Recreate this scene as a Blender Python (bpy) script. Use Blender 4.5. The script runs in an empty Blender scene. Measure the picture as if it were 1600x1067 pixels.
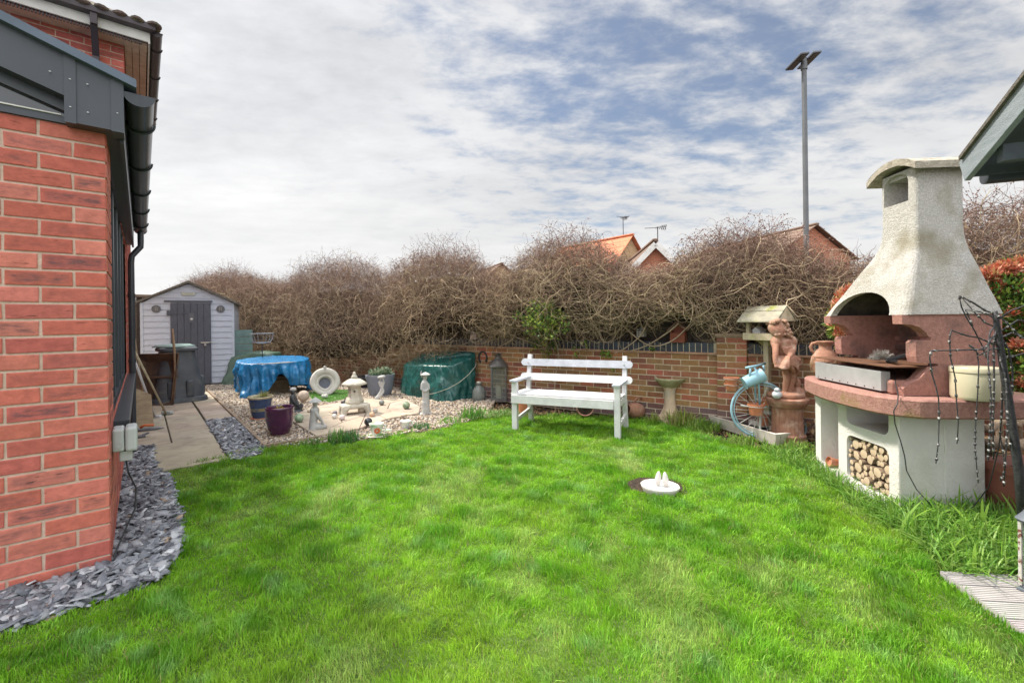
import bpy, bmesh, math, random
import numpy as np
from mathutils import Vector, Matrix, noise as mn
random.seed(7); rng = np.random.default_rng(7)
R = math.radians; PI = math.pi
C = bpy.context.scene.collection
# ------------------------------------------------------------------ camera
H = 1.35; FL = 700.0; ROLL = R(0.75); HY = -31.5
cam = bpy.data.cameras.new('camera'); co = bpy.data.objects.new('camera', cam); C.objects.link(co)
cam.sensor_width = 36; cam.lens = 36*FL/1600; cam.clip_start = .05; cam.clip_end = 3000
cam.shift_y = HY/1600
co.location = (0, 0, H)
co.matrix_world = Matrix.Translation((0, 0, H)) @ Matrix.Rotation(R(90), 4, 'X') @ Matrix.Rotation(-ROLL, 4, 'Z')
bpy.context.scene.camera = co
# ------------------------------------------------------------------ light
SUN_AZ = Vector((-.93, .37, 0)).normalized(); SUN_EL = R(56)
sd = Vector((SUN_AZ.x*math.cos(SUN_EL), SUN_AZ.y*math.cos(SUN_EL), math.sin(SUN_EL)))
sl = bpy.data.lights.new('sun', 'SUN'); sl.energy = 2.6; sl.angle = R(5); sl.color = (1, .92, .80)
so = bpy.data.objects.new('sun', sl); C.objects.link(so); so.rotation_euler = sd.to_track_quat('Z', 'Y').to_euler()
w = bpy.data.worlds.new('World'); bpy.context.scene.world = w; w.use_nodes = True
def build_world():
    nt = w.node_tree; N = nt.nodes; L = nt.links; N.clear()
    def n(t, **k):
        o = N.new(t)
        for a, b in k.items(): setattr(o, a, b)
        return o
    def math_(op, a, b=None, c=None):
        o = n('ShaderNodeMath', operation=op)
        for i, v in enumerate((a, b, c)):
            if v is None: continue
            if isinstance(v, (int, float)): o.inputs[i].default_value = v
            else: L.new(v, o.inputs[i])
        return o.outputs[0]
    sky = n('ShaderNodeTexSky', sky_type='NISHITA'); sky.sun_disc = False
    sky.sun_elevation = SUN_EL; sky.sun_rotation = math.atan2(SUN_AZ.x, SUN_AZ.y); sky.dust_density = .6; sky.ozone_density = 2
    tc = n('ShaderNodeTexCoord'); sp = n('ShaderNodeSeparateXYZ'); L.new(tc.outputs['Generated'], sp.inputs[0])
    x, y, z = sp.outputs
    zz = math_('ADD', math_('MAXIMUM', z, 0.0), .14)
    px = math_('DIVIDE', x, zz); py = math_('DIVIDE', y, zz)
    cb = n('ShaderNodeCombineXYZ'); L.new(px, cb.inputs[0]); L.new(py, cb.inputs[1])
    def noise(scale, det, rough, sx=1, sy=1, rot=0, off=(0, 0, 0), dist=0):
        mp = n('ShaderNodeMapping'); mp.inputs['Scale'].default_value = (sx, sy, 1); mp.inputs['Rotation'].default_value = (0, 0, rot); mp.inputs['Location'].default_value = off
        L.new(cb.outputs[0], mp.inputs[0]); t = n('ShaderNodeTexNoise'); t.inputs['Scale'].default_value = scale
        t.inputs['Detail'].default_value = det; t.inputs['Roughness'].default_value = rough; t.inputs['Distortion'].default_value = dist
        L.new(mp.outputs[0], t.inputs['Vector']); return t.outputs['Fac']
    n1 = noise(.9, 10, .62, 1.0, 1.5, R(25), (3.1, 1.7, 0), .15)
    n2 = noise(4.6, 10, .62, 1.0, 1.5, R(-24), (1.2, 7, 0), .15)
    n3 = noise(.8, 10, .6, 1, 1.8, R(-18), (9, 4, 0), .2)
    # thinner cloud towards one part of the sky
    d0 = Vector((.38, 1, .86)).normalized()
    vd = n('ShaderNodeVectorMath', operation='DOT_PRODUCT'); vd.inputs[1].default_value = d0; L.new(tc.outputs['Generated'], vd.inputs[0])
    mr = n('ShaderNodeMapRange'); mr.interpolation_type = 'SMOOTHSTEP'; mr.inputs[1].default_value = .68; mr.inputs[2].default_value = .98; L.new(vd.outputs['Value'], mr.inputs[0])
    cov = math_('ADD', math_('MULTIPLY', n1, .45), math_('MULTIPLY', n2, .55))
    cov = math_('SUBTRACT', math_('ADD', cov, .17), math_('MULTIPLY', mr.outputs[0], .21))
    cr = n('ShaderNodeMapRange'); cr.interpolation_type = 'SMOOTHSTEP'; cr.inputs[1].default_value = .34; cr.inputs[2].default_value = .56; cr.inputs[3].default_value = .18; L.new(cov, cr.inputs[0])
    br = n('ShaderNodeMapRange'); br.inputs[1].default_value = .33; br.inputs[2].default_value = .66; L.new(math_('ADD', math_('MULTIPLY', n3, .7), math_('MULTIPLY', n2, .3)), br.inputs[0])
    mx = n('ShaderNodeMix', data_type='RGBA'); mx.inputs[6].default_value = (2.25, 2.3, 2.42, 1); mx.inputs[7].default_value = (3.55, 3.57, 3.62, 1); L.new(br.outputs[0], mx.inputs[0])
    # brighter low in the sky and round the hidden sun
    hz = n('ShaderNodeMapRange'); hz.interpolation_type = 'SMOOTHSTEP'; hz.inputs[1].default_value = .48; hz.inputs[2].default_value = 0.0; L.new(z, hz.inputs[0])
    m2 = n('ShaderNodeMix', data_type='RGBA'); m2.inputs[7].default_value = (3.9, 3.88, 3.82, 1); L.new(math_('MULTIPLY', hz.outputs[0], .75), m2.inputs[0]); L.new(mx.outputs[2], m2.inputs[6])
    vs = n('ShaderNodeVectorMath', operation='DOT_PRODUCT'); vs.inputs[1].default_value = sd; L.new(tc.outputs['Generated'], vs.inputs[0])
    sg = n('ShaderNodeMapRange'); sg.interpolation_type = 'SMOOTHSTEP'; sg.inputs[1].default_value = .25; sg.inputs[2].default_value = 1; sg.inputs[3].default_value = 1; sg.inputs[4].default_value = 1.25; L.new(vs.outputs['Value'], sg.inputs[0])
    vm = n('ShaderNodeVectorMath', operation='SCALE'); L.new(m2.outputs[2], vm.inputs[0]); L.new(sg.outputs[0], vm.inputs['Scale'])
    # an overcast sky is brightest overhead; extra fill is added there and behind the viewer
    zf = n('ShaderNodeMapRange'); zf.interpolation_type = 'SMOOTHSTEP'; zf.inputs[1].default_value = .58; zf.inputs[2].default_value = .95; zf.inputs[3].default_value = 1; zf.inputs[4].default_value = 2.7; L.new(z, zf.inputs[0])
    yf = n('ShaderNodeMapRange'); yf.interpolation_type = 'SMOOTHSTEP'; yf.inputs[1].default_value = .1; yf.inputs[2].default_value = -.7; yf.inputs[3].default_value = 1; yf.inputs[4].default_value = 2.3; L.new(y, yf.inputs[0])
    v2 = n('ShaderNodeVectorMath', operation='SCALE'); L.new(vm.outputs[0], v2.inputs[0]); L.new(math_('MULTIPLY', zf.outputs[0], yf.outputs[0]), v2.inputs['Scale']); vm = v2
    sk = n('ShaderNodeVectorMath', operation='SCALE'); sk.inputs['Scale'].default_value = .50; L.new(sky.outputs[0], sk.inputs[0])
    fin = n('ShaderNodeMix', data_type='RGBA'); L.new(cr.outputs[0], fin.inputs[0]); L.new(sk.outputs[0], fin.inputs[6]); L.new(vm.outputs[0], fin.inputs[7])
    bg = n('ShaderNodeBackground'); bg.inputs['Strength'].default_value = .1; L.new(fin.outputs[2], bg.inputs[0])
    out = n('ShaderNodeOutputWorld'); L.new(bg.outputs[0], out.inputs[0])
build_world()
vs_ = bpy.context.scene.view_settings; vs_.view_transform = 'Standard'; vs_.look = 'None'; vs_.exposure = 1.28; vs_.gamma = 1
bpy.context.scene.cycles.max_bounces = 6; bpy.context.scene.cycles.transparent_max_bounces = 8
# ------------------------------------------------------------------ where a point seen from the lawn lies on the ground
def unroll(px, py):
    dx, dy = px-800, py-533.5; c, s = math.cos(ROLL), math.sin(ROLL)
    return dx*c-dy*s, dx*s+dy*c
def G(px, py, z=0.0):
    x, y = unroll(px, py); d = (H-z)*FL/(y-HY); return Vector((x/FL*d, d, z))
def P(px, py, d):
    x, y = unroll(px, py); return Vector((x/FL*d, d, H-(y-HY)/FL*d))
# ------------------------------------------------------------------ mesh helpers
class MB:
    def __init__(s): s.v = []; s.f = []; s.c = []; s.l = []; s.col = (1, 1, 1, 1); s.loc = None; s.M = None; s.mi = []; s.m = 0
    def add(s, vs, fs, locs=None):
        b = len(s.v)
        for i, p in enumerate(vs):
            q = Vector(p)
            if s.M is not None: q = s.M @ q
            s.v.append(q); s.c.append(s.col); s.l.append(locs[i] if locs else tuple(p))
        s.f += [tuple(b+i for i in f) for f in fs]; s.mi += [s.m]*len(fs)
        return s
    def box(s, x0, x1, y0, y1, z0, z1, bev=0.0):
        if bev <= 0:
            return s.add([(x0,y0,z0),(x1,y0,z0),(x1,y1,z0),(x0,y1,z0),(x0,y0,z1),(x1,y0,z1),(x1,y1,z1),(x0,y1,z1)],
                         [(0,3,2,1),(4,5,6,7),(0,1,5,4),(1,2,6,5),(2,3,7,6),(3,0,4,7)])
        bm = bmesh.new(); bmesh.ops.create_cube(bm, size=1)
        for v in bm.verts: v.co = Vector(((x0+x1)/2+v.co.x*(x1-x0), (y0+y1)/2+v.co.y*(y1-y0), (z0+z1)/2+v.co.z*(z1-z0)))
        bmesh.ops.bevel(bm, geom=bm.edges[:], offset=bev, segments=2, affect='EDGES', profile=.5)
        s.frombm(bm); return s
    def frombm(s, bm):
        bm.verts.index_update(); s.add([v.co[:] for v in bm.verts], [[v.index for v in f.verts] for f in bm.faces]); bm.free()
    def obox(s, p, q, wd, hd, up=(0,0,1), bev=0.0):     # a bar from p to q, wd wide, hd along 'up'
        p, q = Vector(p), Vector(q); d = (q-p); L_ = d.length; d.normalize(); up = Vector(up)
        sd_ = d.cross(up); sd_ = sd_.normalized() if sd_.length > 1e-6 else Vector((1,0,0)); u = sd_.cross(d).normalized()
        old = s.M; m = Matrix((( d.x, sd_.x, u.x, p.x),(d.y, sd_.y, u.y, p.y),(d.z, sd_.z, u.z, p.z),(0,0,0,1)))
        s.M = (old @ m) if old is not None else m; s.box(0, L_, -wd/2, wd/2, -hd/2, hd/2, bev); s.M = old; return s
    def tube(s, pts, rad, n=8, cap=True, sx=1.0):
        pts = [Vector(p) for p in pts]; k = len(pts); rad = [rad]*k if isinstance(rad, (int, float)) else rad
        vs = []; a = None
        for i, p in enumerate(pts):
            t = (pts[min(i+1, k-1)]-pts[max(i-1, 0)]).normalized()
            if a is None:
                a = t.cross(Vector((0,0,1)));  a = a if a.length > .1 else t.cross(Vector((0,1,0)))
            a = (a-t*a.dot(t)).normalized(); b = t.cross(a)
            for j in range(n):
                g = 2*PI*j/n; vs.append(p+(a*math.cos(g)*sx+b*math.sin(g))*rad[i])
        fs = [(i*n+j, i*n+(j+1)%n, (i+1)*n+(j+1)%n, (i+1)*n+j) for i in range(k-1) for j in range(n)]
        if cap: fs += [tuple(range(n-1, -1, -1)), tuple((k-1)*n+j for j in range(n))]
        return s.add(vs, fs)
    def lathe(s, prof, n=24, sx=1, sy=1, c=(0,0,0), fn=None, cap=True):   # prof [(r, z)...]
        vs = []
        for r, z in prof:
            for j in range(n):
                g = 2*PI*j/n; rr = r*(fn(g, z) if fn else 1); vs.append((c[0]+rr*math.cos(g)*sx, c[1]+rr*math.sin(g)*sy, c[2]+z))
        k = len(prof); fs = [(i*n+j, i*n+(j+1)%n, (i+1)*n+(j+1)%n, (i+1)*n+j) for i in range(k-1) for j in range(n)]
        if cap: fs += [tuple(range(n-1, -1, -1)), tuple((k-1)*n+j for j in range(n))]
        return s.add(vs, fs)
    def ell(s, c, r, n=16, rot=None):
        r = (r, r, r) if isinstance(r, (int, float)) else r
        m = Matrix.Translation(c) @ (rot.to_4x4() if rot else Matrix.Identity(4)) @ Matrix.Diagonal((*r, 1))
        old = s.M; s.M = (old @ m) if old is not None else m
        k = n//2+1; s.lathe([(max(1e-4, math.sin(PI*i/(k-1))), -math.cos(PI*i/(k-1))) for i in range(k)], n); s.M = old; return s
    def prism(s, poly, z0, z1):
        n = len(poly); vs = [(x, y, z0) for x, y in poly]+[(x, y, z1) for x, y in poly]
        fs = [tuple(range(n-1, -1, -1)), tuple(range(n, 2*n))]+[(i, (i+1) % n, n+(i+1) % n, n+i) for i in range(n)]
        return s.add(vs, fs)
    def mesh(s, name, mats):
        me = bpy.data.meshes.new(name); me.from_pydata([tuple(v) for v in s.v], [], s.f)
        ca = me.color_attributes.new('Col', 'FLOAT_COLOR', 'POINT'); ca.data.foreach_set('color', [x for c in s.c for x in c])
        la = me.attributes.new('Loc', 'FLOAT_VECTOR', 'POINT'); la.data.foreach_set('vector', [float(x) for c in s.l for x in c])
        for m in (mats if isinstance(mats, (list, tuple)) else [mats]): me.materials.append(m)
        if any(s.mi): me.polygons.foreach_set('material_index', s.mi)
        me.update(); return me
def thing(name, label, cat, loc=(0,0,0), rz=0, group=None, kind=None):
    o = bpy.data.objects.new(name, None); C.objects.link(o); o.location = loc; o.rotation_euler = (0, 0, rz); o.empty_display_size = .1
    return tag(o, label, cat, group, kind)
def tag(o, label, cat, group=None, kind=None):
    o['label'] = label; o['category'] = cat
    if group: o['group'] = group
    if kind: o['kind'] = kind
    return o
def fixn(me):
    bm = bmesh.new(); bm.from_mesh(me); bmesh.ops.recalc_face_normals(bm, faces=bm.faces[:]); bm.to_mesh(me); bm.free()
def obj(name, mb, mats, parent=None, smooth=False, fuse=0, sm=2, label=None, loc=None, rz=0, ang=None, jit=0, jscale=8):
    me = mb.mesh(name, mats); fixn(me)
    o = bpy.data.objects.new(name, me); C.objects.link(o)
    if fuse:
        m = o.modifiers.new('r', 'REMESH'); m.mode = 'VOXEL'; m.voxel_size = fuse
        if sm: m = o.modifiers.new('s', 'SMOOTH'); m.iterations = sm; m.factor = .5
        bpy.context.view_layer.update(); dg = bpy.context.evaluated_depsgraph_get()
        n2 = bpy.data.meshes.new_from_object(o.evaluated_get(dg)); o.modifiers.clear(); o.data = n2; n2.name = name; bpy.data.meshes.remove(me); me = n2
        if not me.materials:
            for m in (mats if isinstance(mats, (list, tuple)) else [mats]): me.materials.append(m)
        smooth = True
    if jit:
        for v in me.vertices: v.co += mn.noise_vector(v.co*jscale)*jit
    if smooth:
        me.polygons.foreach_set('use_smooth', [True]*len(me.polygons))
        if ang:
            try: me.set_sharp_from_angle(angle=R(ang))
            except Exception: pass
    if parent: o.parent = parent
    if loc is not None: o.location = loc
    if rz: o.rotation_euler = (0, 0, rz)
    if label: o['label'] = label
    return o
def struct(name, mb, mats, **k):
    o = obj(name, mb, mats, **k); o['kind'] = 'structure'; return o
def dup(root, loc, rz=None, label=None):
    r = root.copy(); C.objects.link(r); r.location = loc
    if rz is not None: r.rotation_euler = (0, 0, rz)
    if label: r['label'] = label
    for ch in root.children:
        c = ch.copy(); C.objects.link(c); c.parent = r
        for g in ch.children:
            d = g.copy(); C.objects.link(d); d.parent = c
    return r
def npmesh(name, verts, faces, mats, cols=None, smooth=False, parent=None):
    """verts (N,3), faces (M,k)"""
    me = bpy.data.meshes.new(name); V = len(verts); M_, k = faces.shape
    me.vertices.add(V); me.vertices.foreach_set('co', verts.astype(np.float32).ravel())
    me.loops.add(M_*k); me.loops.foreach_set('vertex_index', faces.astype(np.int32).ravel())
    me.polygons.add(M_); me.polygons.foreach_set('loop_start', np.arange(0, M_*k, k, dtype=np.int32))
    if smooth: me.polygons.foreach_set('use_smooth', np.ones(M_, dtype=bool))
    if cols is not None:
        ca = me.color_attributes.new('Col', 'FLOAT_COLOR', 'POINT')
        c4 = np.ones((V, 4), np.float32); c4[:, :3] = cols; ca.data.foreach_set('color', c4.ravel())
    me.materials.append(mats); me.update(calc_edges=True)
    o = bpy.data.objects.new(name, me); C.objects.link(o)
    if parent: o.parent = parent
    return o
def nptubes(paths, radii, sides=3):
    """paths (N,K,3), radii (N,K) -> verts, quads"""
    N_, K = paths.shape[:2]; t = np.gradient(paths, axis=1); t /= np.linalg.norm(t, axis=2, keepdims=True)+1e-9
    ref = np.tile(rng.normal(size=(N_, 1, 3)), (1, K, 1)); a = np.cross(t, ref); a /= np.linalg.norm(a, axis=2, keepdims=True)+1e-9; b = np.cross(t, a)
    g = np.arange(sides)*2*PI/sides
    v = paths[:, :, None, :]+radii[:, :, None, None]*(a[:, :, None, :]*np.cos(g)[None, None, :, None]+b[:, :, None, :]*np.sin(g)[None, None, :, None])
    idx = np.arange(N_*K*sides).reshape(N_, K, sides); i0 = idx[:, :-1]; i1 = idx[:, 1:]
    f = np.stack([i0, np.roll(i0, -1, axis=2), np.roll(i1, -1, axis=2), i1], axis=-1).reshape(-1, 4)
    return v.reshape(-1, 3), f
def inpoly(x, y, poly):
    ins = np.zeros(len(x), bool); n = len(poly)
    for i in range(n):
        x0, y0 = poly[i][:2]; x1, y1 = poly[(i+1) % n][:2]
        c = ((y0 > y) != (y1 > y)) & (x < (x1-x0)*(y-y0)/((y1-y0) if y1 != y0 else 1e-9)+x0); ins ^= c
    return ins
def polypts(poly, dens, n_max=10**7):
    a = np.array([p[:2] for p in poly]); lo = a.min(0); hi = a.max(0); n = int(min(n_max, (hi-lo).prod()*dens))
    p = rng.uniform(lo, hi, (n, 2)); return p[inpoly(p[:, 0], p[:, 1], poly)]
def scatter(name, variants, pts, scale, rot, cols, mat_):
    """variants: list of (verts, tri/quads array); pts (N,3); scale (N,3); rot (N,3,3)"""
    V = []; F_ = []; Cc = []; base = 0; vi = rng.integers(0, len(variants), len(pts))
    for k, (bv, bf) in enumerate(variants):
        m = vi == k; n = m.sum()
        if not n: continue
        v = np.einsum('nij,nvj->nvi', rot[m], bv[None]*scale[m][:, None, :])+pts[m][:, None, :]
        f = bf[None]+(np.arange(n)*len(bv))[:, None, None]+base
        V.append(v.reshape(-1, 3)); F_.append(f.reshape(-1, bf.shape[1])); Cc.append(np.repeat(cols[m], len(bv), 0)); base += n*len(bv)
    return npmesh(name, np.concatenate(V), np.concatenate(F_), mat_, np.concatenate(Cc))
def rotmats(n, tilt, full=False):
    a = rng.uniform(0, 2*PI, n); tx = rng.normal(0, tilt, n); ty = rng.normal(0, tilt, n)
    if full: tx = rng.uniform(0, 2*PI, n); ty = rng.uniform(0, 2*PI, n)
    ca, sa = np.cos(a), np.sin(a); Rz = np.zeros((n,3,3)); Rz[:,0,0]=ca; Rz[:,0,1]=-sa; Rz[:,1,0]=sa; Rz[:,1,1]=ca; Rz[:,2,2]=1
    Rx = np.zeros((n,3,3)); Rx[:,0,0]=1; Rx[:,1,1]=np.cos(tx); Rx[:,1,2]=-np.sin(tx); Rx[:,2,1]=np.sin(tx); Rx[:,2,2]=np.cos(tx)
    Ry = np.zeros((n,3,3)); Ry[:,1,1]=1; Ry[:,0,0]=np.cos(ty); Ry[:,0,2]=np.sin(ty); Ry[:,2,0]=-np.sin(ty); Ry[:,2,2]=np.cos(ty)
    return Rx @ Ry @ Rz
# ------------------------------------------------------------------ materials
def mat(name, c1, c2=None, scale=6, rough=.8, bump=.0, bscale=60, metal=0, vcol=False, stretch=(1,1,1), lo=.35, hi=.65, transl=0, spec=.4, coat=0, c3=None, s3=2.5, t3=(.5,.62), alpha=1, rvar=0, bdet=6, ior=None, trans=0, band=None):
    m = bpy.data.materials.new(name); m.use_nodes = True; nt = m.node_tree; N = nt.nodes; L = nt.links
    b = N['Principled BSDF']; out = N['Material Output']
    tc = N.new('ShaderNodeTexCoord'); mp = N.new('ShaderNodeMapping'); mp.inputs['Scale'].default_value = stretch; L.new(tc.outputs['Object'], mp.inputs[0])
    def nz(sc, det=6, rg=.6):
        t = N.new('ShaderNodeTexNoise'); t.inputs['Scale'].default_value = sc; t.inputs['Detail'].default_value = det; t.inputs['Roughness'].default_value = rg; L.new(mp.outputs[0], t.inputs[0]); return t.outputs['Fac']
    def mr(f, a, b_, c=0., d=1.):
        r = N.new('ShaderNodeMapRange'); r.inputs[1].default_value = a; r.inputs[2].default_value = b_; r.inputs[3].default_value = c; r.inputs[4].default_value = d; L.new(f, r.inputs[0]); return r.outputs[0]
    def mix(f, a, b_, mode='MIX'):
        x = N.new('ShaderNodeMix'); x.data_type = 'RGBA'; x.blend_type = mode
        for v, i in ((f, 0), (a, 6), (b_, 7)):
            if isinstance(v, (int, float)): x.inputs[i].default_value = v
            elif isinstance(v, tuple): x.inputs[i].default_value = (*v[:3], 1)
            else: L.new(v, x.inputs[i])
        return x.outputs[2]
    c2 = c2 or tuple(x*.82 for x in c1)
    base = mix(mr(nz(scale), lo, hi), c1, c2)
    if c3: base = mix(mr(nz(s3), *t3), base, c3)
    if vcol:
        at = N.new('ShaderNodeAttribute'); at.attribute_name = 'Col'; base = mix(1.0, at.outputs['Color'], base, 'MULTIPLY')
    L.new(base, b.inputs['Base Color'])
    b.inputs['Roughness'].default_value = rough; b.inputs['Metallic'].default_value = metal; b.inputs['Specular IOR Level'].default_value = spec
    if rvar: L.new(mr(nz(scale*1.7), .35, .65, rough-rvar, rough+rvar), b.inputs['Roughness'])
    if coat: b.inputs['Coat Weight'].default_value = coat; b.inputs['Coat Roughness'].default_value = .08
    if trans: b.inputs['Transmission Weight'].default_value = trans
    if ior: b.inputs['IOR'].default_value = ior
    if band:      # a dirty tide mark between two heights
        sp = N.new('ShaderNodeSeparateXYZ'); L.new(tc.outputs['Object'], sp.inputs[0]); z0, z1, z2, z3, cc = band
        f = N.new('ShaderNodeMath'); f.operation = 'MULTIPLY'; L.new(mr(sp.outputs[2], z0, z1), f.inputs[0]); L.new(mr(sp.outputs[2], z3, z2), f.inputs[1])
        f2 = N.new('ShaderNodeMath'); f2.operation = 'MULTIPLY'; L.new(f.outputs[0], f2.inputs[0]); L.new(mr(nz(3.5, 8), .42, .62), f2.inputs[1])
        base = mix(f2.outputs[0], base, cc); L.new(base, b.inputs['Base Color'])
    if bump:
        bp = N.new('ShaderNodeBump'); bp.inputs['Strength'].default_value = min(1, bump); bp.inputs['Distance'].default_value = .01*max(1, bump); L.new(nz(bscale, bdet, .65), bp.inputs['Height']); L.new(bp.outputs[0], b.inputs['Normal'])
    if transl:
        tr = N.new('ShaderNodeBsdfTranslucent'); L.new(base, tr.inputs[0]); ms = N.new('ShaderNodeMixShader'); ms.inputs[0].default_value = transl
        L.new(b.outputs[0], ms.inputs[1]); L.new(tr.outputs[0], ms.inputs[2]); L.new(ms.outputs[0], out.inputs[0])
    return m
def brick_mat(name, crease=1.0, bump=.6, smudge=1.0):
    m = bpy.data.materials.new(name); m.use_nodes = True; nt = m.node_tree; N = nt.nodes; L = nt.links; b = N['Principled BSDF']
    at = N.new('ShaderNodeAttribute'); at.attribute_name = 'Col'; lo = N.new('ShaderNodeAttribute'); lo.attribute_name = 'Loc'
    tc = N.new('ShaderNodeTexCoord')
    def nz(vec, sc, det=6, stretch=(1,1,1)):
        mp = N.new('ShaderNodeMapping'); mp.inputs['Scale'].default_value = stretch; L.new(vec, mp.inputs[0])
        t = N.new('ShaderNodeTexNoise'); t.inputs['Scale'].default_value = sc; t.inputs['Detail'].default_value = det; t.inputs['Roughness'].default_value = .65; L.new(mp.outputs[0], t.inputs[0]); return t.outputs['Fac']
    def mr(f, a, b_, c=0., d=1.):
        r = N.new('ShaderNodeMapRange'); r.inputs[1].default_value = a; r.inputs[2].default_value = b_; r.inputs[3].default_value = c; r.inputs[4].default_value = d; L.new(f, r.inputs[0]); return r.outputs[0]
    def mix(f, a, b_, mode='MIX'):
        x = N.new('ShaderNodeMix'); x.data_type = 'RGBA'; x.blend_type = mode
        for v, i in ((f, 0), (a, 6), (b_, 7)):
            if isinstance(v, (int, float)): x.inputs[i].default_value = v
            elif isinstance(v, tuple): x.inputs[i].default_value = (*v[:3], 1)
            else: L.new(v, x.inputs[i])
        return x.outputs[2]
    var = mr(nz(tc.outputs['Object'], 22), .3, .7, .78, 1.15)
    c = mix(1.0, at.outputs['Color'], var, 'MULTIPLY')
    cre = nz(lo.outputs['Vector'], 1, 5, (9, 75, 1)); crf = mr(cre, .335, .30, 0, .75*crease)
    c = mix(crf, c, (.07, .03, .025))
    # dragged dark smear along the middle of some bricks: alpha of Col drives it
    ms = mr(nz(lo.outputs['Vector'], 1, 6, (14, 60, 1)), .42, .6, .25, 1)
    mt = N.new('ShaderNodeMath'); mt.operation = 'MULTIPLY'; L.new(at.outputs['Alpha'], mt.inputs[0]); L.new(ms, mt.inputs[1])
    c = mix(mt.outputs[0], c, (.115, .07, .075))
    pits = mr(nz(tc.outputs['Object'], 160, 2), .70, .76, 0, .6); c = mix(pits, c, (.5, .36, .3))
    L.new(c, b.inputs['Base Color']); b.inputs['Roughness'].default_value = .85; b.inputs['Specular IOR Level'].default_value = .25
    ad = N.new('ShaderNodeMath'); ad.operation = 'SUBTRACT'; L.new(nz(tc.outputs['Object'], 70, 8), ad.inputs[0]); L.new(crf, ad.inputs[1])
    bp = N.new('ShaderNodeBump'); bp.inputs['Strength'].default_value = bump; bp.inputs['Distance'].default_value = .006; L.new(ad.outputs[0], bp.inputs['Height']); L.new(bp.outputs[0], b.inputs['Normal'])
    return m
def vary(c, a=.12): k = 1+random.uniform(-a, a); return tuple(max(0, x*k*(1+random.uniform(-a, a)*.4)) for x in c)
def bricks(mb, mort, M, x0, x1, z0, nc, ch=.075, bl=.225, j=.010, colf=None, smf=None, holes=(), phase=0, proud=.005, endclip=True):
    """running bond on plane y=0 of M (normal -y), x from x0 to x1 measured from x1 (the corner)"""
    mb.M = M; mort.M = M
    for k in range(nc):
        z = z0+k*ch; x = x1+(bl/2 if (k+phase) % 2 else 0)
        while x > x0:
            a = max(x0, x-bl+j/2 if x-bl > x0 else x0); b = min(x1, x)-(j/2 if x < x1 else 0); x -= bl
            if b-a < .02: continue
            zc = z+ch/2; skip = False
            segs = [(a, b)]
            for (hx0, hx1, hz0, hz1) in holes:
                if z+ch*.5 > hz0 and z+ch*.5 < hz1:
                    ns = []
                    for (p, q) in segs:
                        if q <= hx0 or p >= hx1: ns.append((p, q))
                        else:
                            if p < hx0: ns.append((p, hx0))
                            if q > hx1: ns.append((hx1, q))
                    segs = ns
            c = colf(zc); sm = smf() if smf else 0
            for (p, q) in segs:
                if q-p < .012: continue
                dz = random.uniform(-.0012, .0012); e = proud+random.uniform(-.001, .001); i = .004
                off = random.uniform(0, 40); A = (p, q); B = (z+j/2+dz, z+ch-j/2+dz)
                vs = [(A[0], .002, B[0]), (A[1], .002, B[0]), (A[1], .002, B[1]), (A[0], .002, B[1]),
                      (A[0], -e+.0015, B[0]), (A[1], -e+.0015, B[0]), (A[1], -e+.0015, B[1]), (A[0], -e+.0015, B[1]),
                      (A[0]+i, -e, B[0]+i), (A[1]-i, -e, B[0]+i), (A[1]-i, -e, B[1]-i), (A[0]+i, -e, B[1]-i),]
                # an inner ring so the smear fades to the brick's edge
                ix, iz = min(.03, (q-p)*.2), (B[1]-B[0])*.33
                vs += [(A[0]+ix, -e, B[0]+iz), (A[1]-ix, -e, B[0]+iz), (A[1]-ix, -e, B[1]-iz), (A[0]+ix, -e, B[1]-iz)]
                jt = [(random.gauss(0,.0011), random.gauss(0,.0011)) for _ in range(4)]
                vs = [(v[0]+jt[i % 4][0], v[1], v[2]+jt[i % 4][1]) if i < 12 else v for i, v in enumerate(vs)]
                fs = []
                for r in range(3): fs += [(r*4+t, r*4+(t+1) % 4, (r+1)*4+(t+1) % 4, (r+1)*4+t) for t in range(4)]
                fs.append((12, 13, 14, 15))
                b0 = len(mb.c); mb.col = (*c, 0.0); mb.add(vs, fs, [(v[0]+off, v[2]+off, off) for v in vs])
                if sm:
                    for t in range(12, 16): mb.c[b0+t] = (*c, sm)
    mb.M = None
    top = z0+nc*ch
    def quad(a, b, c_, d): mort.add([(a, 0, c_), (b, 0, c_), (b, 0, d), (a, 0, d)], [(0, 1, 2, 3)])
    if holes:
        hx0, hx1, hz0, hz1 = holes[0]; quad(x0, x1, z0, hz0)
        if hx0 > x0: quad(x0, hx0, hz0, hz1)
        if hx1 < x1: quad(hx1, x1, hz0, hz1)
        if hz1 < top: quad(x0, x1, hz1, top)
    else: quad(x0, x1, z0, top)
    mort.M = None
# ================================================================== materials used
M_white = mat('white_paint', (.70,.70,.71), (.58,.58,.59), 9, .55, .25, 40, stretch=(1,1,1))
M_brick = brick_mat('red_brick'); M_brick2 = brick_mat('wall_brick', .8, .5)
M_mortar = mat('mortar', (.64,.50,.41), (.50,.38,.30), 14, .95, .6, 120)
M_mortar2 = mat('wall_mortar', (.60,.52,.40), (.46,.38,.29), 10, .95, .5, 120)
M_anth = mat('anthracite_metal', (.052,.062,.078), (.044,.052,.066), 3, .38, .04, 200, spec=.5)
M_anthroof = mat('grey_roof_trim', (.105,.14,.19), (.08,.11,.15), 4, .5, .05, 100)
M_black = mat('black_plastic', (.02,.022,.026), None, 6, .35, 0)
M_gutter = mat('grey_plastic', (.045,.055,.068), (.038,.045,.056), 5, .3, 0)
M_brown = mat('brown_plastic', (.055,.042,.048), (.045,.035,.04), 5, .35, 0)
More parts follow.
